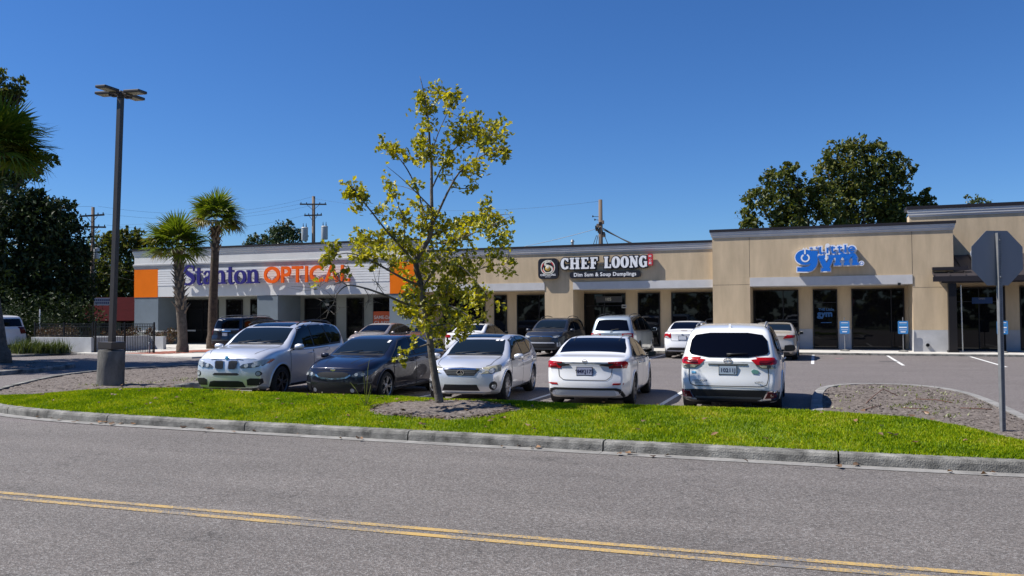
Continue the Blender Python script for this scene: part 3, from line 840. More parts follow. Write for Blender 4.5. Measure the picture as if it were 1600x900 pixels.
# piers
for a, b in ((X0, -39.05), (-31.52, -30.05), (-22.56, X1)):
    U1.box('pier', mt['bluegrey'], a, b, y0, yr-.003, 0, 3.108)
for a, b in ((X0, -39.05), (-31.52, -30.05), (-22.56, X1)):
    U1.box('belt', mt['whitestucco'], a-.03, b+.03, y0-.03, yr-.01, 0.90, 0.99)
    U1.box('plinth', mt['greengrey'], a-.015, b+.015, y0-.015, yr-.006, 0.0, 0.895)
for a, b in ((-39.05, -38.1), (-30.05, -29.15)):
    U1.box('belt', mt['whitestucco'], a+.03, b, yr-.03, yr+.02, 0.90, 0.99)
# glazing in the recess
U1.window(-38.05, -35.55, yr-.02, SW, 2.95, mull=(-36.8,), trans=(2.35,), name='door')
U1.window(-34.95, -33.7, yr-.02, SW+.35, 2.95)
U1.window(-33.1, -31.75, yr-.02, SW+.35, 2.95)
U1.window(-29.12, -26.95, yr-.02, SW, 2.95, mull=(-28.0,), trans=(2.35,), name='door')
U1.window(-26.2, -25.05, yr-.02, SW+.35, 2.95)
w_ = U1.window(-24.4, -22.7, yr-.02, SW+.35, 2.95)
ctrl = MB().box(-28.2, -27.95, yr-.09, yr-.081, 2.5, 2.62); U1.put('number_plate', ctrl, mt['greystucco'])

# ---- dumpling restaurant, beige, in the middle
U2 = Unit('shop_building', -12.8, 41.5, 'low beige restaurant front with a black and white sign behind the parked cars')
y0, yr = 41.5, 43.7
U2.ref = 42.93
X0, X1 = -20.845, -4.725
U2.box('rear_wall', mt['beige'], X0, X1, yr, 56.0, 0.0, 5.0)
U2.box('roof', mt['roofing'], X0, X1, 42.2, 55.9, 5.01, 5.06)
U2.box('upper_wall', mt['beige'], X0, X1, y0, yr-.003, 3.575, 5.1)
for a, b in ((X0+.3, -13.43), (-11.87, X1)):
    U2.box('fascia_band', mt['beigetrim'], a, b, y0-.035, yr-.004, 3.19, 3.574)
mould(U2, 'cornice', mt['beigetrim'], X0, X1, y0, [(0, 5.08), (.05, 5.09), (.06, 5.14), (.13, 5.18), (.13, 5.26), (.17, 5.28), (.17, 5.40)], xl=False)
U2.box('coping', mt['coping'], X0, X1, y0-.12, y0+.5, 5.403, 5.52)
U2.box('pier', mt['beige'], -13.425, -11.875, y0-.001, yr-.003, 0, 3.573)
U2.box('pier', mt['beige'], X0, X0+.295, y0, yr-.003, 0, 3.573)
for a, b in ((-17.35, -16.85), (-15.95, -15.45)): pass
U2.window(-20.0, -17.4, yr-.02, SW+.05, 3.0, mull=(-18.7,))
U2.window(-16.85, -16.1, yr-.02, SW+.05, 3.0)
U2.window(-15.5, -13.55, yr-.02, SW+.05, 3.0, mull=(-14.2,))
d_ = U2.window(-11.66, -9.42, yr-.02, SW, 3.02, mull=(-10.55,), trans=(2.35,), name='door')
U2.window(-8.76, -7.6, yr-.02, SW+.05, 3.02)
U2.window(-7.02, -4.85, yr-.02, SW+.05, 3.02)

# ---- gym, beige, taller
U3 = Unit('shop_building', 0.5, 41.2, 'tall beige gym front with a blue sign and pale grey plinths on its piers')
y0, yr = 41.2, 43.2
U3.ref = 42.38
X0, X1 = -4.715, 5.77
U3.box('rear_wall', mt['beige'], X0, X1, yr, 56.0, 0.0, 5.55)
U3.box('roof', mt['roofing'], X0, X1, 42.0, 55.9, 5.56, 5.61)
U3.box('upper_wall', mt['beige'], X0, X1, y0, yr-.003, 3.62, 5.6)
U3.box('side_wall', mt['beige'], X0, X0+.25, yr+.003, 56, 5.0, 5.6)
U3.box('fascia_band', mt['beigetrim'], -2.965, 4.105, y0-.035, yr-.004, 3.20, 3.618)
mould(U3, 'cornice', mt['beigetrim'], X0, X1, y0, [(0, 5.58), (.05, 5.59), (.06, 5.64), (.13, 5.68), (.13, 5.76), (.17, 5.78), (.17, 5.86)], xl=True, xr=True)
U3.box('coping', mt['coping'], X0-.12, X1+.12, y0-.12, y0+.5, 5.863, 5.99)
U3.box('coping', mt['coping'], X1-.3, X1+.12, y0+.503, 44.2, 5.863, 5.99)
for a, b in ((X0, -2.965), (4.105, X1)):
    U3.box('pier', mt['beige'], a, b, y0-.001, yr-.003, 1.123, 3.618)
    U3.box('plinth', mt['greystucco'], a+.004, b, y0-.012, yr-.006, 0, 1.12)
U3.box('pier', mt['beige'], 4.105, X1-.001, yr, 44.0, 0, 5.5)
for a, b in ((-.79, -.17), (1.0, 1.59)):
    U3.box('mullion_plinth', mt['greystucco'], a, b, yr-.03, yr+.05, SW, 1.12)
U3.window(-2.9, -.79, yr-.02, SW+.02, 3.06, mull=(-1.5,), trans=(1.45,))
d3 = U3.window(-.14, .96, yr-.02, SW, 3.06, trans=(2.42,), name='door')
U3.window(1.58, 3.86, yr-.02, SW+.02, 3.06, mull=(3.3,))
# control joints in the stucco
for x_ in (-2.97, 4.11):
    U3.box('stucco_joint', mt['seam'], x_-.008, x_+.008, y0-.002, y0+.003, 3.64, 5.57)
U3.box('stucco_joint', mt['seam'], X0+.01, -2.98, y0-.003, y0+.003, 3.28, 3.295)
U3.box('stucco_joint', mt['seam'], 4.12, X1-.01, y0-.003, y0+.003, 3.03, 3.042)
# drain pipe stub on the right pier
pp = MB(); pp.lathe([(.075, -.14), (.085, -.14), (.085, .02)], 16, 0, (4.66, y0, .45), 'Y'); pp.lathe([(.075, -.14), (.075, -.02), (0, -.02)], 16, 1, (4.66, y0, .45), 'Y')
U3.put('drain_pipe', pp, [mt['galv'], mt['black']], smooth=True, angle=40)
# wall lights of the soffit band
for x_ in (3.55,): U3.box('soffit_light', mt['black'], x_-.06, x_+.06, y0-.12, y0-.036, 3.14, 3.26)

# ---- unit at the far right with the metal awning
U4 = Unit('shop_building', 14.0, 44.0, 'tallest beige shop at the right edge with a dark metal awning')
y0 = 44.0
U4.box('wall', mt['beige'], 4.3, 34.0, y0, 45.1, 3.6, 6.6)
U4.box('roof', mt['roofing'], 5.775, 34.0, 45.1, 56.0, 3.6, 5.5)
U4.box('rear_wall', mt['beige'], 5.775, 34.0, 42.95, 56, 0, 3.598)
mould(U4, 'cornice', mt['beigetrim'], 4.3, 34.0, y0, [(0, 6.5), (.05, 6.51), (.06, 6.56), (.13, 6.60), (.13, 6.70), (.17, 6.72), (.17, 6.86)], xl=True)
U4.box('coping', mt['coping'], 4.18, 34.0, y0-.12, y0+.5, 6.863, 7.02)
U4.box('coping', mt['coping'], 4.18, 4.5, y0+.503, 45.1, 6.863, 7.02)
U4.window(5.95, 8.05, 42.93, SW, 3.05, mull=(7.0,), trans=(2.4,), name='door')
U4.window(8.62, 11.2, 42.93, SW+.05, 3.05, mull=(9.9,))
U4.window(11.8, 16.0, 42.93, SW+.05, 3.05, mull=(13.2, 14.6))
for a, b in ((8.06, 8.61), (11.21, 11.79)):
    U4.box('pier', mt['beige'], a, b, 42.85, 42.949, 1.1, 3.5); U4.box('plinth', mt['greystucco'], a, b, 42.84, 42.949, SW, 1.098)
# awning: a sloped deck carried on columns, with raised seams
ya, za, yb, zb = 40.55, 3.50, 43.98, 4.62
aw = MB(); aw.add([(4.9, ya, za), (34, ya, za), (34, yb, zb), (4.9, yb, zb), (4.9, ya, za-.05), (34, ya, za-.05), (34, yb, zb-.05), (4.9, yb, zb-.05)],
                  [(0, 1, 2, 3), (7, 6, 5, 4), (0, 4, 5, 1), (1, 5, 6, 2), (2, 6, 7, 3), (3, 7, 4, 0)])
awn = U4.put('awning', aw, mt['metalroof'])
x_ = 4.9
while x_ < 26:
    sm = MB(); sm.add([(x_, ya-.004, za+.002), (x_+.03, ya-.004, za+.002), (x_+.03, yb, zb+.002), (x_, yb, zb+.002), (x_, ya-.004, za+.045), (x_+.03, ya-.004, za+.045), (x_+.03, yb, zb+.045), (x_, yb, zb+.045)],
                      [(3, 2, 1, 0), (4, 5, 6, 7), (0, 1, 5, 4), (1, 2, 6, 5), (2, 3, 7, 6), (3, 0, 4, 7)])
    U4.put('seam_rib', sm, mt['metalroof'], awn); x_ += 0.62
U4.box('gutter', mt['coping'], 4.85, 34, ya-.11, ya-.006, za-.24, za-.03, parent=awn)
U4.box('soffit_beam', mt['coping'], 5.2, 34, ya+.003, ya+.3, za-.30, za-.06, parent=awn)
U4.box('flashing', mt['coping'], 4.9, 6.3, 40.95, 41.19, 3.78, 3.92, parent=awn)
for xc in (5.62, 11.5, 17.5, 23.5):
    U4.box('column', mt['frame'], xc-.16, xc+.16, 40.62, 40.94, SW, za-.31)
    U4.box('column_base', mt['frame'], xc-.21, xc+.21, 40.57, 40.99, SW, SW+.09)
ls = MB(); ls.tube([(6.0, 40.8, SW), (5.98, 40.8, 3.1)], .025, 8); U4.put('downpipe', ls, mt['cream'])

# roof vent pipe on the restaurant
vt = MB(); vt.tube([(-12.75, 44.5, 5.05), (-12.75, 44.5, 5.95)], .07, 10); vt.lathe([(.07, 5.92), (.12, 5.95), (.05, 6.08), (0, 6.08)], 10, 0, (-12.75, 44.5, 0))
U2.put('roof_vent', vt, mt['galv'], smooth=True, angle=40)

# ------------------------------------------------------------------ lettering
def bezier(P, n=10):
    """Catmull-Rom through the points, values of any length"""
    P = [np.array(p, float) for p in P]
    if len(P) < 3: return P
    out = []
    for i in range(len(P)-1):
        a = P[i-1] if i else 2*P[0]-P[1]; b, c = P[i], P[i+1]; d = P[i+2] if i+2 < len(P) else 2*P[-1]-P[-2]
        for k in range(n):
            t = k/n
            out.append(0.5*((2*b) + (c-a)*t + (2*a-5*b+4*c-d)*t*t + (3*b-a-3*c+d)*t**3))
    out.append(P[-1]); return out

def arc(cx, cz, rx, rz, a0, a1, wx, wz=None, n=20):
    """elliptic arc; pen width wx where the stroke runs upright and wz where it runs flat"""
    wz = wx if wz is None else wz
    out = []
    for k in range(n+1):
        a = R(a0 + (a1-a0)*k/n)
        out.append((cx+rx*math.cos(a), cz+rz*math.sin(a), wx*abs(math.cos(a))**1.5 + wz*abs(math.sin(a))**1.5))
    return out

def stroke(mb, path, y0, y1, grow=0.0, ext=0.0, m=0):
    """a pen stroke (x, z, width) swept as a solid between y0 (front) and y1"""
    P = np.array([(p[0], p[1]) for p in path], float); wd = np.array([p[2] for p in path], float)/2 + grow
    closed = np.linalg.norm(P[0]-P[-1]) < 1e-6 and len(P) > 4
    if closed:
        Q = np.r_[P[-2:-1], P, P[1:2]]; T = (Q[2:]-Q[:-2])
    else: T = np.gradient(P, axis=0)
    T /= np.maximum(np.linalg.norm(T, axis=1), 1e-9)[:, None]
    if not closed and (ext or grow):
        P[0] -= T[0]*(ext+grow); P[-1] += T[-1]*(ext+grow)
    Nn = np.c_[-T[:, 1], T[:, 0]]
    A, B = P+Nn*wd[:, None], P-Nn*wd[:, None]
    n = len(P)
    vs = [(a[0], y0, a[1]) for a in A] + [(b[0], y0, b[1]) for b in B] + [(a[0], y1, a[1]) for a in A] + [(b[0], y1, b[1]) for b in B]
    fs = []
    for i in range(n-1):
        fs += [(i, i+1, n+i+1, n+i), (2*n+i, 3*n+i, 3*n+i+1, 2*n+i+1), (i, 2*n+i, 2*n+i+1, i+1), (n+i, n+i+1, 3*n+i+1, 3*n+i)]
    if not closed: fs += [(0, n, 3*n, 2*n), (n-1, 3*n-1, 4*n-1, 2*n-1)]
    mb.add(vs, fs, m)

def S(x0, z0, x1, z1, w, w2=None): return [(x0, z0, w), (x1, z1, w2 or w)]
def glyph(mb, strokes, x, z, sc, y0, y1, grow=0.0, sx=1.0):
    for k, st in enumerate(strokes):
        stroke(mb, [(x+p[0]*sc*sx, z+p[1]*sc, p[2]*sc) for p in st], y0-0.0012*k, y1, grow)

# glyphs as pen strokes, cap height 1
SER = {}
def serif(x, z, w=.34, t=.055): return S(x-w/2, z, x+w/2, z, t)
st_ = .185   # heavy stem
SER['S'] = (.70, [bezier([(.60, .80, .05), (.56, .93, .06), (.36, 1.0, .09), (.15, .90, .15), (.13, .72, .19), (.32, .56, .23), (.52, .42, .23), (.58, .22, .18), (.42, .04, .11), (.20, 0.0, .07), (.05, .10, .06), (.03, .24, .04)], 7), S(.60, .72, .60, 1.0, .045), S(.03, -.02, .03, .30, .045)])
SER['t'] = (.43, [S(.19, .10, .19, .88, st_, .15), bezier([(.19, .16, st_), (.23, .03, .14), (.32, .0, .07), (.42, .05, .05)], 5), S(.02, .66, .40, .66, .06)])
SER['a'] = (.60, [bezier([(.08, .52, .10), (.16, .65, .07), (.30, .68, .07), (.40, .58, .15), (.41, .44, st_), (.41, .14, st_), (.45, .03, .13), (.58, .03, .05)], 6), bezier([(.40, .42, .05), (.22, .35, .08), (.11, .20, .16), (.18, .05, .12), (.30, .04, .06), (.40, .16, .05)], 6)])
SER['n'] = (.74, [S(.16, .03, .16, .66, st_), serif(.16, .03), S(.03, .655, .16, .655, .06), bezier([(.20, .50, .06), (.32, .64, .08), (.46, .64, .13), (.54, .48, st_), (.54, .03, st_)], 6), serif(.54, .03)])
SER['o'] = (.66, [arc(.32, .33, .245, .325, 0, 360, .175, .06, 28)])
OPT = {}
w_o = .185
OPT['O'] = (1.0, [arc(.48, .5, .40, .42, 0, 360, w_o, w_o, 32)])
OPT['P'] = (.66, [S(.13, 0, .13, 1, w_o), [(.13, .91, w_o)] + arc(.34, .69, .21, .22, 90, -90, w_o, w_o, 12) + [(.13, .47, w_o)]])
OPT['T'] = (.74, [S(.36, 0, .36, .95, w_o), S(.03, .91, .69, .91, w_o)])
OPT['I'] = (.34, [S(.16, 0, .16, 1, w_o)])
OPT['C'] = (.86, [arc(.50, .5, .41, .42, 48, 312, w_o, w_o, 24)])
OPT['A'] = (.90, [S(.10, 0, .42, .97, w_o), S(.74, 0, .42, .97, w_o), S(.2, .27, .64, .27, .15)])
OPT['L'] = (.62, [S(.13, 0, .13, 1, w_o), S(.05, .09, .55, .09, w_o)])
SLB = {}
h_ = .26
def sl(x, z, w=.44, t=.13): return S(x-w/2, z, x+w/2, z, t)
SLB['C'] = (.86, [arc(.44, .5, .31, .44, 42, 318, h_, .13, 24), S(.72, .66, .72, .97, .10), S(.72, .06, .72, .28, .08)])
SLB['H'] = (1.08, [S(.24, .05, .24, .95, h_), S(.80, .05, .80, .95, h_), S(.24, .5, .80, .5, .14), sl(.24, .065), sl(.24, .935), sl(.80, .065), sl(.80, .935)])
SLB['E'] = (.90, [S(.26, .05, .26, .95, h_), S(.04, .065, .78, .065, .13), S(.04, .935, .74, .935, .13), S(.26, .5, .56, .5, .13), S(.78, 0.0, .78, .28, .10), S(.74, .74, .74, 1.0, .10), S(.56, .37, .56, .63, .08)])
SLB['F'] = (.86, [S(.26, .05, .26, .95, h_), sl(.26, .065, .5), S(.04, .935, .74, .935, .13), S(.26, .5, .56, .5, .13), S(.74, .70, .74, 1.0, .10), S(.56, .37, .56, .63, .08)])
SLB['L'] = (.86, [S(.26, .05, .26, .95, h_), sl(.26, .935, .48), S(.04, .065, .76, .065, .13), S(.76, 0.0, .76, .34, .11)])
SLB['O'] = (.96, [arc(.47, .5, .32, .44, 0, 360, h_, .13, 30)])
SLB['N'] = (1.06, [S(.20, .05, .20, .95, .13), S(.82, .03, .82, .95, .13), S(.20, .95, .82, .06, h_), sl(.20, .065, .38), sl(.16, .935, .3), sl(.82, .935, .38)])
SLB['G'] = (.96, [arc(.45, .5, .31, .44, 45, 300, h_, .13, 24), S(.74, .06, .74, .42, .22), S(.52, .46, .90, .46, .12), S(.74, .68, .74, .97, .10)])

def sign_line(U, text, font, x, z, sc, y0, y1, m, sx=1.0, outline=None, gap=0.0, name='letter', width=None, grow=0.0):
    tot = sum(font[c][0]*sc*sx + gap for c in text if c != ' ')
    if width: sx *= width/tot
    for c in text:
        if c == ' ': x += .35*sc*sx; continue
        adv, st = font[c]
        p = None
        mb = MB(); glyph(mb, st, x, z, sc, y0, y1, grow, sx)
        p = U.put(name, mb, m)
        if outline:
            b = MB(); glyph(b, st, x, z, sc, y1+.012, y1+outline[1], outline[0], sx); U.put('letter_back', b, outline[2], p)
        x += adv*sc*sx + gap

def text_mesh(body, size, m, name='lettering', bold=0.0, align='CENTER', parent=None, loc=(0, 0, 0), rot=(R(90), 0, 0), extrude=0.002, spacing=1.0):
    c = bpy.data.curves.new(name, 'FONT'); c.body = body; c.size = size; c.align_x = align; c.align_y = 'CENTER'
    c.extrude = extrude; c.offset = bold; c.resolution_u = 3; c.space_character = spacing
    t = bpy.data.objects.new(name, c); COL.objects.link(t)
    dg = bpy.context.evaluated_depsgraph_get()
    me = bpy.data.meshes.new_from_object(t.evaluated_get(dg))
    bpy.data.objects.remove(t); bpy.data.curves.remove(c)
    me.materials.clear(); me.materials.append(m)
    o = link_mesh(name, me, parent); o.location = loc; o.rotation_euler = rot
    return o

# optical shop sign: letters on stand-offs in front of the planks
s1 = Unit('shop_sign', -36.9, 41.1, 'navy blue serif letters fixed to the white plank fascia', 'sign', z=3.7)
sign_line(s1, 'Stanton', SER, -36.86, 3.86, 1.13, 41.02, 41.12, mt['navy'], width=5.72, grow=.016)
s2 = Unit('shop_sign', -30.8, 41.1, 'orange sans serif letters fixed to the white plank fascia', 'sign', z=3.8)
sign_line(s2, 'OPTICAL', OPT, -30.86, 3.84, 0.96, 41.02, 41.12, mt['orangeletter'], width=5.95)
for U, a, b in ((s1, -36.5, -31.3), (s2, -30.6, -25.2)):
    mb = MB(); xx = a
    while xx <= b: mb.box(xx-.02, xx+.02, 41.13, 41.264, 4.15, 4.19); xx += .43
    U.put('standoff', mb, mt['galv'])

# restaurant signs
s3 = Unit('shop_sign', -13.2, 41.3, 'square black sign with a round dragon emblem beside the restaurant name', 'sign', z=3.7)
rr = MB()
def rrect(x0, x1, z0, z1, r, n=6):
    out = []
    for cx, cz, a in ((x1-r, z1-r, 0), (x0+r, z1-r, 90), (x0+r, z0+r, 180), (x1-r, z0+r, 270)):
        for k in range(n+1): out.append((cx+r*math.cos(R(a+90*k/n)), cz+r*math.sin(R(a+90*k/n))))
    return out
rr.prism(rrect(-13.72, -12.64, 3.76, 4.84, .2), 41.29, 41.498); s3.put('panel', rr, mt['blackboard'])
cx, cz = -13.18, 4.36
mb = MB(); stroke(mb, arc(cx, cz, .37, .37, 0, 360, .05), 41.283, 41.289); s3.put('emblem_ring', mb, mt['cream'])
mb = MB()
for a in (20, 140, 200, 320): stroke(mb, arc(cx, cz, .315, .315, a, a+38, .05), 41.281-.0002*a/40, 41.2885)
s3.put('emblem_ring', mb, mt['redseal'])
mb = MB(); stroke(mb, bezier([(cx+.20, cz+.38, .03), (cx+.05, cz+.30, .07), (cx-.12, cz+.26, .09), (cx-.14, cz+.14, .10), (cx+.04, cz+.08, .10), (cx+.20, cz+.0, .10), (cx+.24, cz-.14, .08), (cx+.12, cz-.26, .07), (cx-.1, cz-.27, .06), (cx-.22, cz-.15, .05), (cx-.24, cz+.0, .03)], 6), 41.276, 41.282)
for ax, az in ((.10, .36), (-.02, .38), (.2, .30)): stroke(mb, [(cx+ax-.1, cz+az-.06, .04), (cx+ax, cz+az, .015)], 41.2755, 41.2815)
s3.put('dragon_emblem', mb, mt['cream'])
mb = MB(); mb.lathe([(0, -.03), (.10, -.025), (.14, -.01), (.145, 0)], 20, 0, (cx, 41.279, cz-.05), 'Y'); s3.put('pearl_emblem', mb, mt['gold'], smooth=True)
mb = MB(); mb.lathe([(0, -.034), (.06, -.030), (.10, -.02)], 16, 0, (cx-.01, 41.2785, cz-.0), 'Y'); s3.put('pearl_shine', mb, mt['cream'], smooth=True)
s3r = s3.root
def on(U, o, x, y, z): o.location = (x-U.o[0], y-U.o[1], z-U.o[2]); o.parent = U.root; return o
on(s3, text_mesh('CHEF LOONG', .135, mt['whiteletter'], bold=.004), cx, 41.285, 3.965)
on(s3, text_mesh('DIM SUM', .075, mt['whiteletter']), cx, 41.285, 3.865)

s4 = Unit('shop_sign', -12.5, 41.3, 'large white slab serif letters with black edges on the beige wall', 'sign', z=4.1)
sign_line(s4, 'CHEF', SLB, -12.46, 4.24, 0.59, 41.27, 41.31, mt['whiteletter'], outline=(.055, .10, mt['blackboard']), gap=.03, width=2.02)
sign_line(s4, 'LOONG', SLB, -10.16, 4.25, 0.59, 41.27, 41.31, mt['whiteletter'], outline=(.055, .10, mt['blackboard']), gap=.03, width=2.24)
mb = MB(); mb.box(-12.3, -8.1, 41.42, 41.498, 4.46, 4.56); s4.put('raceway', mb, mt['beige'])
# the little red seal with three characters
s5 = Unit('shop_sign', -7.82, 41.3, 'small upright red sign with white characters after the letters', 'sign', z=4.2)
mb = MB(); mb.prism(rrect(-7.90, -7.66, 4.34, 4.92, .04), 41.28, 41.42); s5.put('panel', mb, mt['redseal'])
chars = [[((.1, .9), (.1, .55)), ((.1, .78), (.45, .78)), ((.0, .5), (.5, .5)), ((.05, .5), (.05, .25)), ((.45, .5), (.45, .25)), ((.05, .25), (.45, .25)), ((.65, .95), (.65, .1)), ((.65, .6), (.98, .6)), ((.6, .1), (.98, .1))],
         [((.1, .5), (.2, .2)), ((.3, .6), (.35, .15)), ((.35, .15), (.7, .15)), ((.7, .15), (.75, .3)), ((.5, .8), (.6, .6)), ((.8, .65), (.9, .4))],
         [((.05, .9), (.45, .9)), ((.25, 1), (.25, .75)), ((.05, .7), (.45, .7)), ((.1, .6), (.1, .05)), ((.42, .6), (.42, .05)), ((.1, .4), (.42, .4)), ((.1, .22), (.42, .22)), ((.6, .95), (.95, .95)), ((.6, .6), (.95, .6)), ((.6, .95), (.6, .1)), ((.6, .1), (.98, .1)), ((.7, .4), (.95, .4))]]
for k, ch in enumerate(chars):
    mb = MB()
    for q, ((a, b), (c, d)) in enumerate(ch): stroke(mb, [(-7.85+a*.14, 4.745-k*.175+b*.13, .017), (-7.85+c*.14, 4.745-k*.175+d*.13, .017)], 41.274-.0003*q, 41.279)
    s5.put('character', mb, mt['whiteletter'])
s6 = Unit('shop_sign', -10.1, 41.3, 'long black pill shaped sign reading Dim Sum & Soup Dumplings', 'sign', z=3.75)
mb = MB(); mb.prism(rrect(-12.0, -8.28, 3.76, 4.10, .165), 41.30, 41.498); s6.put('panel', mb, mt['blackboard'])
t_ = on(s6, text_mesh('Dim Sum & Soup Dumplings', .27, mt['whiteletter'], bold=.006, spacing=1.06), -10.14, 41.295, 3.935)

# gym sign: white shape with blue letters on it
s7 = Unit('shop_sign', .5, 40.96, 'blue and white gym sign with overlapping letters on the tall beige wall', 'sign', z=3.8)
gs = .00259
def gx(zx): return -0.92+(zx-225)*gs
def gz(zy): return 3.80+(620-zy)*gs
def gp(pts, w): return [(gx(p[0]), gz(p[1]), (p[2] if len(p) > 2 else w)*gs) for p in pts]
def garc(cx, cy, rx, ry, a0, a1, w, n=24): return [(gx(cx+rx*math.cos(R(a0+(a1-a0)*k/n))), gz(cy-ry*math.sin(R(a0+(a1-a0)*k/n))), w*gs) for k in range(n+1)]
ga = [garc(415, 345, 122, 84, 0, 360, 104), gp([(500, 272), (625, 272)], 74), gp([(560, 240), (562, 400), (552, 478, 104), (500, 545, 96), (410, 566, 84), (272, 562, 78)], 116)]
ga[2] = [tuple(v) for v in bezier(ga[2], 6)]
gy = [gp([(672, 335, 92), (765, 560, 84)], 90), gp([(868, 335, 70), (765, 560, 80)], 84), gp([(680, 578), (832, 578)], 56), gp([(632, 345), (760, 345)], 52), gp([(800, 345), (990, 345)], 52)]
gm = [gp([(955, 330), (955, 500)], 72), gp([(1105, 400), (1105, 500)], 74), gp([(1240, 400), (1240, 500)], 74), gp([(897, 484), (1012, 484)], 46), gp([(1056, 484), (1156, 484)], 46), gp([(1192, 484), (1302, 484)], 46)]
gm += [[tuple(v) for v in bezier(gp([(965, 400, 80), (1010, 340, 70), (1075, 335, 78), (1105, 400, 92)], 80), 6)], [tuple(v) for v in bezier(gp([(1110, 400, 80), (1155, 340, 70), (1215, 335, 78), (1240, 400, 92)], 80), 6)]]
li = [gp([(668, 165), (668, 280)], 32), gp([(655, 280), (722, 280)], 30)]
ii = [gp([(788, 185), (788, 285)], 34)]
t1 = [[tuple(v) for v in bezier(gp([(872, 160), (872, 250), (890, 280), (925, 278)], 30), 5)], gp([(838, 190), (920, 190)], 26)]
t2 = [[tuple(v) for v in bezier(gp([(988, 160), (988, 250), (1006, 280), (1040, 278)], 30), 5)], gp([(955, 190), (1035, 190)], 26)]
l2 = [gp([(1086, 145), (1086, 285)], 32)]
e2 = [garc(1190, 228, 48, 46, -38, -360, 28), gp([(1145, 228), (1238, 228)], 24)]
letters = {'g': ga, 'y': gy, 'm': gm, 'L': li, 'i': ii, 't': t1, 'tt': t2, 'l': l2, 'e': e2}
yb_ = 40.97
back = MB()
for k, (nm, sts) in enumerate(letters.items()):
    gr = .042 if nm in 'gym' else .062
    for q, stt in enumerate(sts):
        stroke(back, stt, yb_-.0011*(k*7+q+1), yb_+.18, gr)
back.lathe([(0, 0), (38*gs, 0), (38*gs, .18)], 20, 0, (gx(790), yb_-.09, gz(145)), 'Y')
back.lathe([(0, 0), (46*gs, 0), (46*gs, .18)], 20, 0, (gx(1345), yb_-.09, gz(478)), 'Y')
back.box(gx(985), gx(1215), yb_-.02, yb_+.15, gz(500), gz(360))
back.lathe([(0, 0), (70*gs, 0), (70*gs, .15)], 20, 0, (gx(415), yb_-.02, gz(350)), 'Y')
s7.put('white_backing', back, mt['whiteletter'])
mb = MB(); mb.lathe([(0, 0), (46*gs, 0), (46*gs, .02)], 20, 0, (gx(413), yb_-.109, gz(356)), 'Y'); s7.put('letter_dot', mb, mt['bluelogo'])
for k, (nm, sts) in enumerate(letters.items()):
    mb = MB()
    for q, stt in enumerate(sts): stroke(mb, stt, yb_-.105-.0011*(q+k*.3), yb_-.085, 0)
    s7.put('letter', mb, mt['bluelogo'])
mb = MB(); stroke(mb, garc(412, 358, 64, 64, 118, 422, 26), yb_-.112, yb_-.1); stroke(mb, gp([(408, 205), (408, 290)], 26), yb_-.1125, yb_-.1); stroke(mb, gp([(378, 178), (408, 208), (440, 178)], 22), yb_-.1135, yb_-.1)
s7.put('letter_inlay', mb, mt['whiteletter'])
mb = MB(); stroke(mb, gp([(765, 300), (765, 385)], 30), yb_-.118, yb_-.1); mb.prism([(gx(735), gz(372)), (gx(765), gz(425)), (gx(795), gz(372))], yb_-.119, yb_-.1)
s7.put('arrow_inlay', mb, mt['whiteletter'])
mb = MB(); stroke(mb, garc(1345, 478, 26, 26, 0, 360, 9), yb_-.094, yb_-.088); s7.put('registered_mark', mb, mt['bluelogo'])
for ch, zx in (('H', 510), ('E', 606)):
    on(s7, text_mesh(ch, .15, mt['bluelogo'], bold=.006), gx(zx), yb_-.095, gz(185))
mb = MB(); mb.bevbox(gx(480), gx(632), yb_-.08, yb_+.0, gz(215), gz(158), .01); s7.put('white_backing', mb, mt['whiteletter'])
mb = MB(); mb.box(-.5, 1.6, yb_+.184, 41.198, 4.28, 4.38); s7.put('raceway', mb, mt['galv'])

# door and window lettering
mt['doorblue'] = M('blue_window_film', (0.02, 0.10, 0.26), 0.6)
def decal(U, name, m, x0, x1, y, z0, z1, label=None):
    mb = MB(); mb.box(x0, x1, y-.004, y, z0, z1); return U.put(name, mb, m, label=label)
p1 = Unit('window_poster', -23.6, 43.51, 'orange poster reading SAME-DAY GLASSES in the optical shop window', 'poster', z=1.3)
decal(p1, 'sheet', M('orange_poster', (0.52, 0.085, 0.02), 0.6), -24.85, -23.2, 43.51, 1.15, 2.12)
on(p1, text_mesh('SAME-DAY', .28, mt['whitestucco'], align='LEFT', bold=.004), -24.80, 43.50, 1.76)
on(p1, text_mesh('GLASSES', .34, mt['whitestucco'], align='LEFT', bold=.004), -24.80, 43.50, 1.42)
p2 = Unit('door_number', -10.5, 43.62, 'grey transom strip with the number 105 over the restaurant door', 'number', z=2.6)
decal(p2, 'strip', M('grey_film', (0.05, 0.05, 0.052), 0.5), -11.2, -9.75, 43.62, 2.53, 2.86)
on(p2, text_mesh('105', .24, mt['cream'], bold=.003), -10.52, 43.612, 2.69)
p3 = Unit('door_notice', -9.6, 43.62, 'small pale notice stuck on the restaurant door glass', 'notice', z=2.3)
decal(p3, 'sheet', mt['greystucco'], -9.78, -9.52, 43.62, 2.22, 2.40); decal(p3, 'print', mt['trim'], -9.74, -9.56, 43.613, 2.27, 2.35)
p4 = Unit('door_lettering', .45, 43.11, 'small blue gym logo with lines of text on the dark gym door', 'lettering', z=1.4)
on(p4, text_mesh('gym', .42, mt['doorblue'], bold=.02), .40, 43.115, 1.86)
on(p4, text_mesh('THE Little', .17, mt['doorblue'], bold=.004), .46, 43.112, 2.07)
decal(p4, 'text_line', mt['doorblue'], .22, .70, 43.115, 1.42, 1.455)
p5 = Unit('window_sign', 7.1, 42.85, 'dim blue strip sign inside the dark glass door under the awning', 'sign', z=2.3)
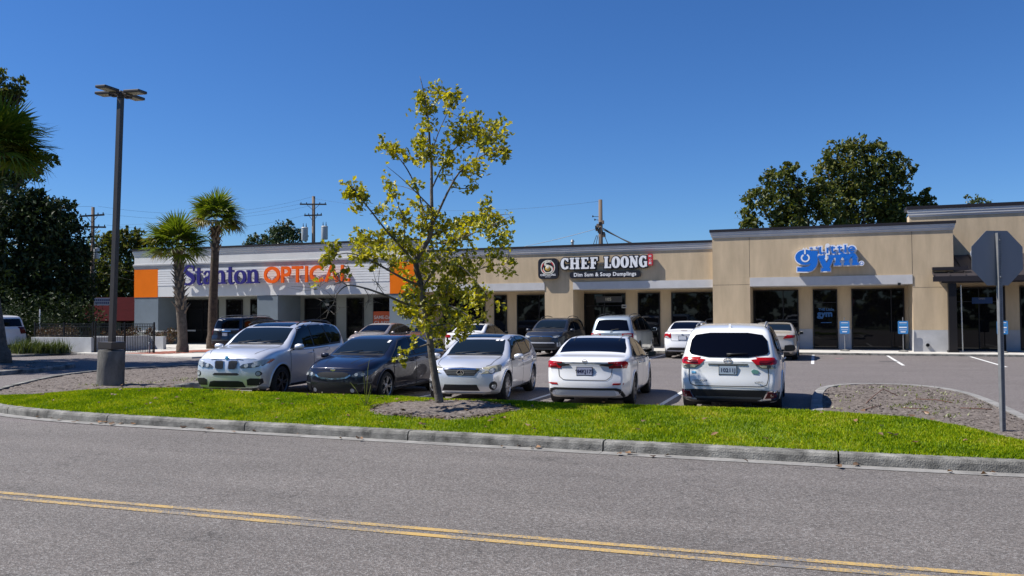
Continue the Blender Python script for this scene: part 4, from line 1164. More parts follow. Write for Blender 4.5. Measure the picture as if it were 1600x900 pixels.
decal(p5, 'strip', M('dim_blue', (0.008, 0.045, 0.16), 0.5), 6.72, 7.55, 42.855, 2.30, 2.58)
on(p5, text_mesh('OPEN', .10, mt['greystucco']), 7.12, 42.848, 2.52)

# blue notices on posts along the sidewalk
def notice(x, y, label, tilt=0.0):
    U = Unit('notice_stand', x, y, label, 'sign', 'blue reserved parking notices on the sidewalk', z=SW)
    mb = MB(); mb.lathe([(.20, 0), (.21, .02), (.16, .055), (.05, .075), (0.0, .078)], 18, 0, (x, y, SW)); U.put('base', mb, mt['oldconcrete'], smooth=True, angle=50)
    mb = MB(); mb.tube([(x, y, SW+.07), (x, y, SW+1.55)], .019, 8); U.put('post', mb, mt['galv'])
    mb = MB(); mb.prism(rrect(x-.21, x+.21, SW+.80, SW+1.38, .04, 3), y-.035, y-.022); p = U.put('panel', mb, mt['bluesign'])
    for k, (dz, ww, hh) in enumerate(((1.30, .15, .028), (1.225, .13, .018), (1.09, .16, .05), (.98, .15, .016), (.89, .10, .045))):
        mb = MB(); mb.box(x-ww, x+ww, y-.0385, y-.0355, SW+dz-hh/2, SW+dz+hh/2); U.put('print', mb, mt['whiteletter'] if k != 1 else mt['bluesticker'], p)
    return U
notice(1.22, 41.02, 'blue notice on a post just right of the gym door')
notice(3.66, 41.0, 'blue notice on a post by the right pier of the gym')
notice(7.55, 40.9, 'blue notice on a post half hidden by the stop sign post')
# ------------------------------------------------------------------ cars
def lerp(a, b, t): return a+(b-a)*t
def sst(x, a, b):
    t = min(1, max(0, (x-a)/(b-a))); return t*t*(3-2*t)

PROF = {
 'sedan': dict(
  zt=[(0, .655), (.012, .70), (.05, .725), (.165, .745), (.215, .80), (.30, .925), (.36, .98), (.45, 1.0), (.53, .995), (.60, .955), (.70, .81), (.765, .705), (.80, .685), (.88, .66), (.94, .625), (.975, .59), (1.0, .54)],
  zb=[(0, .63), (.06, .69), (.2, .695), (.5, .655), (.76, .635), (.88, .60), (.95, .555), (1.0, .49)],
  w=[(0, .84), (.03, .91), (.1, .965), (.25, 1.0), (.6, 1.0), (.8, .985), (.92, .95), (.97, .89), (1, .80)], tum=.40, bowF=.25, bowR=.20),
 'hatch': dict(
  zt=[(0, .60), (.012, .66), (.035, .73), (.07, .80), (.12, .89), (.17, .95), (.25, .98), (.4, 1.0), (.50, .99), (.575, .95), (.69, .79), (.755, .69), (.80, .668), (.88, .645), (.94, .61), (.975, .575), (1.0, .525)],
  zb=[(0, .57), (.05, .66), (.2, .68), (.5, .64), (.76, .625), (.88, .59), (.95, .54), (1.0, .47)],
  w=[(0, .86), (.03, .92), (.1, .97), (.25, 1.0), (.6, 1.0), (.8, .985), (.92, .95), (.97, .89), (1, .80)], tum=.40, bowF=.23, bowR=.16),
 'suv': dict(
  zt=[(0, .59), (.010, .63), (.03, .70), (.07, .86), (.095, .935), (.12, .955), (.2, .98), (.36, 1.0), (.50, .99), (.575, .955), (.67, .82), (.735, .705), (.77, .68), (.85, .665), (.92, .645), (.965, .61), (1.0, .55)],
  zb=[(0, .575), (.04, .635), (.2, .655), (.5, .63), (.74, .635), (.85, .625), (.95, .585), (1.0, .52)],
  w=[(0, .87), (.03, .93), (.1, .975), (.25, 1.0), (.6, 1.0), (.8, .985), (.92, .955), (.97, .90), (1, .83)], tum=.30, bowF=.22, bowR=.16),
 'boxy': dict(
  zt=[(0, .60), (.010, .63), (.022, .70), (.05, .87), (.065, .94), (.09, .96), (.2, .985), (.36, 1.0), (.54, .995), (.61, .96), (.68, .83), (.73, .715), (.76, .69), (.85, .675), (.93, .655), (.97, .61), (1.0, .54)],
  zb=[(0, .585), (.04, .64), (.2, .65), (.5, .63), (.74, .64), (.85, .63), (.95, .59), (1.0, .51)],
  w=[(0, .90), (.03, .95), (.1, .985), (.25, 1.0), (.6, 1.0), (.8, .99), (.92, .965), (.97, .92), (1, .86)], tum=.26, bowF=.2, bowR=.12),
 'van': dict(
  zt=[(0, .58), (.010, .62), (.025, .70), (.05, .83), (.075, .925), (.10, .955), (.2, .985), (.4, 1.0), (.58, .985), (.66, .94), (.76, .79), (.82, .685), (.85, .655), (.91, .61), (.96, .555), (.985, .51), (1.0, .47)],
  zb=[(0, .565), (.04, .61), (.2, .62), (.5, .60), (.8, .60), (.9, .56), (.96, .51), (1.0, .45)],
  w=[(0, .90), (.03, .95), (.1, .985), (.25, 1.0), (.6, 1.0), (.8, .985), (.92, .95), (.97, .90), (1, .80)], tum=.30, bowF=.30, bowR=.14),
}
STATIONS = [0, .012, .03, .05, .075, .10, .13, .17, .215, .26, .30, .36, .42, .48, .54, .60, .65, .70, .735, .765, .80, .85, .90, .94, .97, .988, 1.0]

def ip(tab, t):
    xs_ = [p[0] for p in tab]; ys_ = [p[1] for p in tab]
    return float(np.interp(t, xs_, ys_))

class Car:
    def __init__(s, name, label, cat, kind, L, W, H, wb, paint, x, y, rz, face='R', fo=0.0, rw=.33, group=None, clear=.20, z=0.0, prof=None, lipm=None):
        """x, y: where the middle of the front (face F) or rear (face R) bumper stands"""
        s.L, s.W, s.H, s.wb, s.rw, s.paint = L, W, H, wb, rw, paint
        s.p = dict(PROF[kind]); s.clear = clear; s.kind = kind; s.lipm = lipm
        if prof: s.p.update(prof)
        d = L/2 if face == 'R' else -L/2 if face == 'F' else 0
        a = rz
        s.root = empty(name, (x - math.sin(a)*d*(1 if face == 'R' else -1)*(1 if face == 'R' else -1), y + math.cos(a)*d, z), a, label, cat, group)
        s.fa = wb/2 + 0.02*L - .02; s.ra = s.fa - wb
        s.body()
    def hw(s, t): return ip(s.p['w'], t)*s.W/2
    def zt(s, t): return ip(s.p['zt'], t)*s.H
    def zb(s, t): return ip(s.p['zb'], t)*s.H
    def yy(s, t): return (t-.5)*s.L
    def sec(s, t):
        hw, zt, zb = s.hw(t), s.zt(t), s.zb(t)
        zl = s.clear + .07*sst(abs(t-.5), .42, .5)
        gh = max(zt-zb, .012)
        k = sst(gh, .06*s.H, .22*s.H)
        wb = hw*.945
        tm = s.p['tum']
        cab = [(wb - tm*gh*.45, zb+.5*gh), (wb - tm*gh*.9, zb+.86*gh), (wb - tm*gh*1.06-.05, zb+.965*gh)]
        hood = [(wb*.975, zb+.25*gh), (wb*.93, zb+.50*gh), (wb*.84, zb+.72*gh)]
        tp = [(lerp(h[0], c[0], k), lerp(h[1], c[1], k)) for h, c in zip(hood, cab)]
        D = tp[2]
        zs = zb-zl
        half = [(0, zl), (.38*hw, zl), (.72*hw, zl), (.92*hw, zl+.015), (.975*hw, zl+.12), (1.0*hw, zl+.46*zs), (.998*hw, zl+.72*zs), (.982*hw, zb-.05), (wb, zb)] + tp
        crown = zt - D[1]
        half += [(D[0]*.78, D[1]+crown*.55), (D[0]*.42, D[1]+crown*.88), (0, zt)]
        return half
    def deform(s, x, y, z):
        t = y/s.L+.5
        f = sst(t, .80, 1.0); r = sst(1-t, .86, 1.0)
        u = min(1.05, abs(x)/(s.W/2))
        y -= f*s.p['bowF']*u**2.6; y += r*s.p['bowR']*u**3
        h = z/s.H
        pf = np.interp(h, [.1, .17, .25, .36, .45, .52, .6], [-.10, -.05, .0, .0, -.015, -.05, -.09])
        pr = np.interp(h, [.1, .17, .26, .38, .46, .6, .7], [.10, .06, .0, .0, .05, .06, .05])
        y += f**2*pf*1.0; y += r**2*pr
        return x, y, z
    def body(s):
        secs = [s.sec(t) for t in STATIONS]
        n = len(secs[0]); ring = 2*n-2
        V = []
        def add(x, y, z): V.append(s.deform(x, y, z)); return len(V)-1
        idx = []
        for t, h in zip(STATIONS, secs):
            r = [add(px, s.yy(t), pz) for px, pz in h]
            l = [r[0]] + [add(-px, s.yy(t), pz) for px, pz in h[1:-1]] + [r[-1]]
            idx.append((r, l))
        Fs = []
        for (r0, l0), (r1, l1) in zip(idx[:-1], idx[1:]):
            for k in range(n-1):
                Fs.append((r0[k], r0[k+1], r1[k+1], r1[k])); Fs.append((l0[k+1], l0[k], l1[k], l1[k+1]))
        # caps: columns at -1,-.78,-.42,0,.42,.78,1 of each row
        for (r, l), h, t, flip in ((idx[0], secs[0], 0.0, False), (idx[-1], secs[-1], 1.0, True)):
            rows = list(range(3, n-3))     # side rows from lower corner to upper corner
            grid = []
            for j in rows:
                px, pz = h[j]
                if j == rows[0]: row = [l[3], l[2], l[1], r[0], r[1], r[2], r[3]]
                elif j == rows[-1]: row = [l[n-4], l[n-3], l[n-2], r[n-1], r[n-2], r[n-3], r[n-4]]
                else:
                    row = [l[j]] + [add(px*c, s.yy(t), pz) for c in (-.75, -.4, 0, .4, .75)] + [r[j]]
                grid.append(row)
            for a, b in zip(grid[:-1], grid[1:]):
                for k in range(6):
                    q = (a[k], a[k+1], b[k+1], b[k]); Fs.append(q[::-1] if flip else q)
        me = bpy.data.meshes.new('body'); me.from_pydata(V, [], Fs)
        o = bpy.data.objects.new('tmp', me); COL.objects.link(o)
        md = o.modifiers.new('s', 'SUBSURF'); md.levels = 2; md.render_levels = 2
        dg = bpy.context.evaluated_depsgraph_get()
        m2 = bpy.data.meshes.new_from_object(o.evaluated_get(dg))
        bpy.data.objects.remove(o); bpy.data.meshes.remove(me)
        bm = bmesh.new(); bm.from_mesh(m2)
        bmesh.ops.recalc_face_normals(bm, faces=bm.faces[:])
        s.bvh = BVHTree.FromBMesh(bm)
        RR = s.rw + .045
        hub = s.rw
        dl = []
        for f in bm.faces:
            c = f.calc_center_median()
            if abs(c.x) > s.W*.26:
                for wy in (s.fa, s.ra):
                    if math.hypot(c.y-wy, c.z-hub) < RR and c.z < s.zb(.5)-.02: dl.append(f); break
        bmesh.ops.delete(bm, geom=dl, context='FACES')
        for v in bm.verts:
            if v.is_boundary and abs(v.co.x) > s.W*.34:
                for wy in (s.fa, s.ra):
                    d = Vector((v.co.y-wy, v.co.z-hub))
                    if d.length < RR+.12 and v.co.z > s.clear+.03:
                        d = d.normalized()*RR; v.co.y = wy+d.x; v.co.z = hub+d.y
        loose = [v for v in bm.verts if not v.link_faces]; bmesh.ops.delete(bm, geom=loose, context='VERTS')
        me = bpy.data.meshes.new('body'); bm.to_mesh(me); bm.free()
        bpy.data.meshes.remove(m2)
        me.materials.append(s.paint)
        me.polygons.foreach_set('use_smooth', [True]*len(me.polygons))
        s.bodyo = link_mesh('body', me, s.root)
        # arch lips, wells and wheels
        for wy in (s.fa, s.ra):
            for sg in (1, -1):
                mb = MB(); vs = []; fs = []; nn = 22
                pr = [(RR+.002, s.W*.5), (RR+.004, s.W*.16), (0, s.W*.16)]
                for k in range(nn+1):
                    a_ = R(-35 + 250*k/nn)
                    hit = s.bvh.ray_cast(Vector((sg*3, wy+RR*1.03*math.cos(a_), hub+RR*1.03*math.sin(a_))), Vector((-sg, 0, 0)))
                    xo = abs(hit[0].x)-.012 if hit[0] is not None else s.W*.46
                    for (rr_, xx) in ((RR+.004, xo), (RR+.004, s.W*.20), (0.02, s.W*.20)):
                        vs.append((sg*xx, wy+rr_*math.cos(a_), hub+rr_*math.sin(a_)))
                for k in range(nn):
                    for q in range(2): fs.append((k*3+q, k*3+q+1, k*3+q+4, k*3+q+3))
                mb.add(vs, fs); mb.build('wheel_well', mt['black'], s.root, smooth=True, angle=50)
                lp_ = []
                for k in range(19):
                    a_ = R(-22 + 224*k/18)
                    h_ = s.bvh.ray_cast(Vector((sg*3, wy+(RR+.015)*math.cos(a_), hub+(RR+.015)*math.sin(a_))), Vector((-sg, 0, 0)))
                    if h_[0] is not None: lp_.append((h_[0].x+sg*.002, h_[0].y, h_[0].z))
                if len(lp_) > 4:
                    q = MB(); q.tube(lp_, .019, 6); q.build('arch_lip', s.lipm or s.paint, s.root, smooth=True)
    # ---- projection of flat shapes onto the bodywork
    def frame(s, mode):
        X, Y, Z = Vector((1, 0, 0)), Vector((0, 1, 0)), Vector((0, 0, 1))
        if mode == 'F': return -Y, X, Z, Vector((0, 0, 0))
        if mode == 'B': return Y, X, Z, Vector((0, 0, 0))
        if mode == 'R': return -X, Y, Z, Vector((0, 0, 0))
        if mode == 'L': return X, Y, Z, Vector((0, 0, 0))
        if mode == 'T': return -Z, X, Y, Vector((0, 0, 0))
        c = math.sqrt(.5)
        sx = 1 if mode[1] == 'R' else -1; sy = 1 if mode[0] == 'F' else -1
        d = Vector((-sx*c, -sy*c, 0)); u = Vector((sx*c, -sy*c, 0))
        return d, u, Z, Vector((sx*s.W/2, sy*s.L/2, 0))
    def hit(s, mode, u, v, off=.004):
        d, U, Vv, O = s.frame(mode)
        p = O + U*u + Vv*v
        h = s.bvh.ray_cast(p - d*6, d)
        if h[0] is None: h = s.bvh.find_nearest(p - d*(s.L/2 if mode in 'FB' else s.W/2))
        return h[0] + h[1]*0 - d*off*.5 + (h[1] if h[1].dot(d) < 0 else -h[1])*off
    def patch(s, name, poly, mode, m, off=.004, parent=None, step=.06, rim=True, mirror=False, label=None, d3=None, smooth=True):
        """a piece of bodywork, glass or lamp that follows the body: polygon in the view 'mode'"""
        if mirror:
            s.patch(name, poly, mode, m, off, parent, step, rim, False, label)
            mm = {'FR': 'FL', 'FL': 'FR', 'BR': 'BL', 'BL': 'BR', 'R': 'L', 'L': 'R'}.get(mode)
            if mm: return s.patch(name, poly, mm, m, off, parent, step, rim, False, label)
            return s.patch(name, [(-a, b) for a, b in poly], mode, m, off, parent, step, rim, False, label)
        P = []
        n = len(poly)
        for i in range(n):
            a, b = Vector(poly[i]), Vector(poly[(i+1) % n])
            k = max(1, int((b-a).length/step))
            for q in range(k): P.append(a.lerp(b, q/k))
        nb = len(P)
        lo = Vector((min(p.x for p in P), min(p.y for p in P))); hi = Vector((max(p.x for p in P), max(p.y for p in P)))
        def inside(q):
            c = False; j = nb-1
            for k in range(nb):
                a, b = P[k], P[j]
                if (a.y > q.y) != (b.y > q.y) and q.x < (b.x-a.x)*(q.y-a.y)/(b.y-a.y)+a.x: c = not c
                j = k
            return c
        pts = list(P)
        y = lo.y+step*.5
        while y < hi.y:
            x = lo.x+step*.5
            while x < hi.x:
                q = Vector((x, y))
                if inside(q) and min((q-p).length for p in P) > step*.4: pts.append(q)
                x += step
            y += step
        r = delaunay_2d_cdt(pts, [(k, (k+1) % nb) for k in range(nb)], [], 1, 1e-5)
        d = s.frame(mode)[0] if isinstance(mode, str) else mode[0]
        vs = [s.hit(mode, v.x, v.y, off) for v in r[0]] if isinstance(mode, str) else [s.hit3(mode, v, off) for v in r[0]]
        fs = [list(f) for f in r[2]]
        nv = len(vs)
        mb = MB()
        if rim:
            ed = {}
            for f in fs:
                for a, b in zip(f, f[1:]+f[:1]):
                    ed[(a, b)] = 1
            inn = {}
            for (a, b) in list(ed):
                if (b, a) not in ed:
                    for q in (a, b):
                        if q not in inn: inn[q] = len(vs); vs.append(vs[q] + d*(off*2+.008))
                    fs.append([b, a, inn[a], inn[b]])
        mb.add(vs, fs)
        o = mb.build(name, m, parent or s.root, smooth=smooth, angle=40)
        if label: o['label'] = label
        return o
    def hit3(s, mode, v, off):
        d, U, Vv, O = mode
        p = O + U*v.x + Vv*v.y
        h = s.bvh.ray_cast(p - d*4, d)
        if h[0] is None: h = s.bvh.find_nearest(p)
        return h[0] + (h[1] if h[1].dot(d) < 0 else -h[1])*off
    def patch3(s, name, pts3, d, m, off=.004, parent=None, step=.08):
        d = Vector(d).normalized(); U = Vector((1, 0, 0)); U = (U - d*U.dot(d)).normalized(); Vv = d.cross(U)
        O = Vector((0, 0, 0))
        return s.patch(name, [(Vector(p).dot(U), Vector(p).dot(Vv)) for p in pts3], (d, U, Vv, O), m, off, parent, step)
    def line(s, name, pts, mode, w, m, off=.003, mirror=False, parent=None, closed=False):
        """a thin strip along a polyline"""
        P = np.array(pts + ([pts[0]] if closed else []), float)
        D = np.r_[0, np.cumsum(np.linalg.norm(np.diff(P, axis=0), axis=1))]
        k = max(3, int(D[-1]/.05)); t = np.linspace(0, D[-1], k)
        Q = np.c_[np.interp(t, D, P[:, 0]), np.interp(t, D, P[:, 1])]
        A, B = offset_line(Q, w/2), offset_line(Q, -w/2)
        mb = MB(); vs = [s.hit(mode, *p, off) for p in A] + [s.hit(mode, *p, off) for p in B]
        mb.add(vs, [(i, i+1, k+i+1, k+i) for i in range(k-1)])
        mb.build(name, m, parent or s.root, smooth=True, fix=False)
        if mirror:
            mm = {'FR': 'FL', 'FL': 'FR', 'BR': 'BL', 'BL': 'BR', 'R': 'L', 'L': 'R'}.get(mode)
            if mm: s.line(name, pts, mm, w, m, off, False, parent, closed)
            else: s.line(name, [(-a, b) for a, b in pts], mode, w, m, off, False, parent, closed)
    def glasspts(s, lst):
        out = []
        for t, g in lst:
            zb_, zt_ = s.zb(t), s.zt(t); out.append((s.yy(t), zb_ + g*(zt_-zb_)))
        return out
    def windscreen(s, t0, t1, m=None, f0=.93, f1=.93):
        m = m or mt['carglass']
        pts = []
        def row(t, f):
            h = s.sec(t); D = h[-4]
            # inner edge of the pillar: top corner of the section at this station
            return [(D[0]*f*q, s.yy(t), lerp(s.zt(t), D[1], abs(q)**2.2)) for q in (-1, -.8, -.5, 0, .5, .8, 1)]
        a = row(t0, f0); b = row(t1, f1)
        mid = []
        for q in (.33, .66):
            t = lerp(t0, t1, q); mid.append(row(t, lerp(f0, f1, q)))
        pts = a + [mid[0][-1], mid[1][-1]] + b[::-1] + [mid[1][0], mid[0][0]]
        sg = -1 if t0 > t1 else 1     # front screens look forward
        if sg < 0 and s.kind != 'van':
            x_ = a[-1][0]; y_ = s.yy(t0)
            s.patch('cowl', [(-x_*1.02, y_-.02), (-x_*.5, y_+.02), (0, y_+.03), (x_*.5, y_+.02), (x_*1.02, y_-.02), (x_*1.0, y_+.05), (x_*.5, y_+.085), (0, y_+.095), (-x_*.5, y_+.085), (-x_*1.0, y_+.05)], 'T', mt['trim'], .004)
            for wx in (-.05, .45):
                p0, p1 = s.hit('T', wx, y_+.03, .022), s.hit('T', wx-.55, y_-.06, .022)
                q = MB(); q.tube([p0, p0.lerp(p1, .5), p1], .009, 5); q.build('wiper', mt['black'], s.root, smooth=True)
            for sx_ in (1, -1):
                s.line('bonnet_gap', [(sx_*x_*1.0, y_+.07), (sx_*x_*.985, y_+.5), (sx_*x_*.93, y_+.80), (sx_*x_*.80, min(s.L*.5-.22, y_+1.0))], 'T', .010, mt['seam'], .003)
        return s.patch3('windscreen' if sg < 0 else 'rear_window', pts, (0, .62*sg, -.78), m, .004)
    def wheels(s, spokes=10, m=None, rim_r=None, double=False):
        rw = s.rw; rr_ = rim_r or rw*.70; m = m or mt['alloy']
        tw = .105
        T = MB(); T.lathe([(rr_, -tw), (rr_+.01, -tw-.004), (rw-.03, -tw-.006), (rw-.008, -tw+.02), (rw, -tw+.05), (rw, tw-.05), (rw-.008, tw-.02), (rw-.03, tw+.006), (rr_+.01, tw+.004), (rr_, tw)], 32, 0, axis='X')
        G = MB()
        G.lathe([(rr_+.004, tw+.002), (rr_-.012, tw+.006), (rr_-.02, tw-.01), (rr_-.03, -tw*.3), (0, -tw*.3)], 32, 1, axis='X')
        G.lathe([(rr_+.004, tw+.001), (rr_-.012, tw+.006), (rr_-.022, tw-.012)], 32, 0, axis='X')
        G.lathe([(.062, tw*.4), (.06, tw-.012), (.05, tw-.004), (0, tw-.002)], 16, 0, axis='X')
        for k in range(spokes):
            a0 = 2*math.pi*k/spokes
            for da in ((-.11, .11) if double else (0,)):
                a_ = a0+da; w0, w1 = (.018, .013) if double else (.026, .018)
                c, q = math.cos(a_), math.sin(a_)
                c2, q2 = math.cos(a0+da*1.5), math.sin(a0+da*1.5)
                p0 = (.045*math.cos(a0), .045*math.sin(a0)); p1 = ((rr_-.014)*c2, (rr_-.014)*q2)
                nx_, nz_ = -q, c
                vs = []
                for (py, pz, ww, xx) in ((p0[0], p0[1], w0, tw-.012), (p1[0], p1[1], w1, tw-.004)):
                    for sg in (-1, 1):
                        vs += [(xx, py+sg*nx_*ww, pz+sg*nz_*ww), (xx-.04, py+sg*nx_*ww*1.1, pz+sg*nz_*ww*1.1)]
                G.add(vs, [(0, 2, 6, 4), (1, 5, 7, 3), (0, 4, 5, 1), (2, 3, 7, 6)], 0)
        first = None
        for wy in (s.fa, s.ra):
            for sg in (1, -1):
                w_ = empty('wheel', (sg*(s.W/2-.115-.015), wy, rw)); w_.parent = s.root
                if sg < 0: w_.rotation_euler = (0, 0, math.pi)
                if first is None:
                    t_ = T.build('tyre', mt['tyre'], w_, smooth=True, angle=40); g_ = G.build('rim', [m, mt['trim']], w_, smooth=True, angle=35); first = (t_, g_)
                else:
                    for q in first:
                        c = q.copy(); COL.objects.link(c); c.parent = w_
    def mirrors(s, t, m=None, dz=.06, size=(.20, .10, .13)):
        yv = s.yy(t); zv = s.zb(t)+dz
        h = s.hit('R', yv, s.zb(t)+.03, 0).x
        for sg in (1, -1):
            mb = MB(); a, b, c = size
            vs = []; fs = []
            n1, n2 = 10, 6
            for i in range(n2+1):
                ph = math.pi*i/n2
                for k in range(n1):
                    th = 2*math.pi*k/n1
                    q = Vector((math.cos(ph), math.sin(ph)*math.cos(th), math.sin(ph)*math.sin(th)))
                    q = Vector((math.copysign(abs(q.x)**.6, q.x), math.copysign(abs(q.y)**.7, q.y), math.copysign(abs(q.z)**.6, q.z)))
                    vs.append((sg*(h+.06+a*.5+q.x*a*.5), yv-.02+(q.y*b*.5*(1.35 if q.y > 0 else .5)), zv+q.z*c*.5-(.012 if q.x < 0 else 0)))
            for i in range(n2):
                for k in range(n1): fs.append((i*n1+k, i*n1+(k+1) % n1, (i+1)*n1+(k+1) % n1, (i+1)*n1+k))
            mb.add(vs, fs)
            o = mb.build('mirror', m or s.paint, s.root, smooth=True)
            g = MB(); g.bevbox(sg*(h+.075), sg*(h+.05+a*.93), yv-.052, yv-.044, zv-c*.38, zv+c*.38, .002); g.build('mirror_glass', mt['carglasslight'], o)
            k_ = MB(); k_.tube([(sg*(h-.02), yv+.0, s.zb(t)-.01), (sg*(h+.09), yv, zv-c*.3)], .022, 6); k_.build('mirror_arm', mt['trim'], o)
    def sides(s, front, rear, quarter=None, glass=None, frame=None, doors=None, sill=True):
        """panes, door panels with gaps and handles on both flanks"""
        gl = glass or mt['carglass']
        for md in ('R', 'L'):
            if frame: s.patch('window_trim', s.glasspts(frame), md, mt['trim'], .003)
            for nm, pl_ in (('side_window', front), ('side_window', rear), ('quarter_window', quarter)):
                if pl_: s.patch(nm, s.glasspts(pl_), md, gl, .006)
            zl = s.clear+.10
            ta, tb, tc = doors or (.735, .49, .30)
            for (t1, t0, cut) in ((ta, tb, 0), (tb, tc, 1)):
                y1, y0 = s.yy(t1), s.yy(t0)
                p = [(y1-.01, zl), (y1-.01, s.zb(t1)-.03), (y0+.01, s.zb(t0)-.03), (y0+.01, zl)]
                if cut:
                    ry = s.ra + s.rw + .07
                    p = [(y1-.01, zl), (y1-.01, s.zb(t1)-.03), (y0+.01, s.zb(t0)-.03), (y0+.01, .62*s.H*.72), (max(ry, y0+.01), zl+.02)]
                pc = [(q[0], q[1]) for q in p]
                dr = s.patch('door', pc, md, s.paint, .005, step=.09)
                s.line('door_gap', pc, md, .018, mt['seam'], .0045, parent=dr, closed=True)
                hz = s.zb(t0)-.11
                h1, h0 = y0+.24, y0+.06
                a, b = s.hit(md, h0, hz, .03), s.hit(md, h1, hz, .03)
                mb = MB(); mb.tube([a, a.lerp(b, .2), a.lerp(b, .8), b], [.010, .016, .016, .010], 6); mb.build('handle', s.paint, dr, smooth=True)
            if sill:
                s.patch('sill_trim', [(s.fa-s.rw-.06, s.clear+.05), (s.fa-s.rw-.06, s.clear+.10), (s.ra+s.rw+.06, s.clear+.10), (s.ra+s.rw+.06, s.clear+.05)], md, mt['trim'], .005)
    def plate(s, mode, x, z, text, w=.31, h=.155, m=None, ink=None, fm=None):
        d, U, Vv, O = s.frame(mode)
        c = s.hit(mode, x, z, .0)
        sg = -1 if mode == 'B' else 1
        mb = MB(); mb.bevbox(x-w/2-.012, x+w/2+.012, c.y+sg*.001, c.y+sg*.016, z-h/2-.012, z+h/2+.012, .004)
        f = mb.build('plate_frame', fm or mt['trim'], s.root)
        mb = MB(); mb.box(x-w/2, x+w/2, c.y+sg*.016, c.y+sg*.021, z-h/2, z+h/2)
        p = mb.build('number_plate', m or mt['plate'], s.root)
        if text:
            t = text_mesh(text, h*.66, ink or mt['ink'], 'lettering', bold=.002, parent=p, loc=(x, c.y+sg*.0225, z-.005), rot=(R(90), 0, 0) if sg < 0 else (R(90), 0, math.pi), extrude=.0006)
        return p
    def badge(s, mode, x, z, rx, rz_, kind='ring', m=None, off=.012):
        c = s.hit(mode, x, z, 0); sg = -1 if mode == 'B' else 1
        mb = MB(); n = 20
        def loop(a, b, y): return [(c.x+a*math.cos(2*math.pi*k/n), y, z+b*math.sin(2*math.pi*k/n)) for k in range(n)]
        o_, i_ = loop(rx, rz_, c.y+sg*off), loop(rx*.78, rz_*.78, c.y+sg*off)
        if kind == 'disc':
            mb.add(o_ + [(c.x, c.y+sg*(off+.004), z)], [(k, (k+1) % n, n) for k in range(n)])
        else:
            mb.add(o_+i_, [(k, (k+1) % n, n+(k+1) % n, n+k) for k in range(n)])
            if kind == 'L': mb.prism([(c.x-.02, z+rz_*.6), (c.x-.005, z+rz_*.6), (c.x-.02, z-rz_*.3), (c.x+rx*.6, z-rz_*.3), (c.x+rx*.6, z-rz_*.48), (c.x-.04, z-rz_*.48)], c.y+sg*off, c.y+sg*(off-.004))
            if kind == 'bar': mb.box(c.x-rx*1.05, c.x+rx*1.05, c.y+sg*(off-.004), c.y+sg*(off+.003), z-rz_*.2, z+rz_*.2)
            if kind == 'T':
                i2 = loop(rx*.45, rz_*.95, c.y+sg*(off+.001)); i3 = loop(rx*.33, rz_*.8, c.y+sg*(off+.001)); mb.add(i2+i3, [(k, (k+1) % n, n+(k+1) % n, n+k) for k in range(n)])
                mb.box(c.x-rx*.75, c.x+rx*.75, c.y+sg*(off-.003), c.y+sg*(off+.0025), z+rz_*.35, z+rz_*.52)
            if kind == 'H':
                mb.box(c.x-rx*.5, c.x-rx*.3, c.y, c.y+sg*off, z-rz_*.7, z+rz_*.7); mb.box(c.x+rx*.3, c.x+rx*.5, c.y, c.y+sg*off, z-rz_*.7, z+rz_*.7); mb.box(c.x-rx*.3, c.x+rx*.3, c.y, c.y+sg*off*.99, z-rz_*.1, z+rz_*.1)
        r0 = loop(rx, rz_, c.y); mb.add(r0+o_, [(k, (k+1) % n, n+(k+1) % n, n+k) for k in range(n)])
        return mb.build('emblem', m or mt['chrome'], s.root, smooth=True, angle=30)
    def round_lamp(s, mode, u, v, r, m, ring=None, parent=None, off=.008):
        poly = [(u+r*math.cos(2*math.pi*k/14), v+r*math.sin(2*math.pi*k/14)) for k in range(14)]
        if ring: s.patch('lamp_surround', [(u+r*1.35*math.cos(2*math.pi*k/14), v+r*1.35*math.sin(2*math.pi*k/14)) for k in range(14)], mode, ring, off*.7, step=.04)
        return s.patch('fog_lamp', poly, mode, m, off, step=.04)
    def rails(s, t0, t1, x=.80, h=.05, m=None):
        for sg in (1, -1):
            pts = []
            for k in range(9):
                t = lerp(t0, t1, k/8); D = s.sec(t)[-4]
                xx = D[0]*.97; z_ = D[1]+.02
                e_ = math.sin(math.pi*k/8)**.35
                pts.append((sg*xx, s.yy(t), z_ + h*e_))
            mb = MB(); mb.tube(pts, .017, 6); mb.build('roof_rail', m or mt['trim'], s.root, smooth=True)
    def wiper(s, t, m=None, rear=False):
        pass

def poly_mirror(p): return [(-a, b) for a, b in p]
# ---- the individual cars: front row, left to right
NROW, FROW = 'cars parked along the grass strip', 'cars parked in front of the shops'
FR_SEDAN = [(.745, .10), (.60, .86), (.51, .885), (.498, .07)]
RR_SEDAN = [(.482, .07), (.495, .885), (.40, .88), (.335, .80), (.30, .10)]
Q_SEDAN = [(.287, .12), (.32, .76), (.265, .55), (.235, .22)]
FM_SEDAN = [(.755, .03), (.60, .92), (.50, .94), (.38, .92), (.25, .52), (.215, .15), (.30, .02), (.50, .02)]
FR_SUV = [(.715, .10), (.585, .86), (.49, .885), (.475, .07)]
RR_SUV = [(.46, .07), (.475, .885), (.33, .89), (.285, .08)]
Q_SUV = [(.272, .10), (.315, .88), (.17, .83), (.115, .45), (.15, .14)]
FM_SUV = [(.725, .03), (.585, .92), (.48, .94), (.30, .94), (.15, .90), (.095, .45), (.14, .05), (.45, .02)]

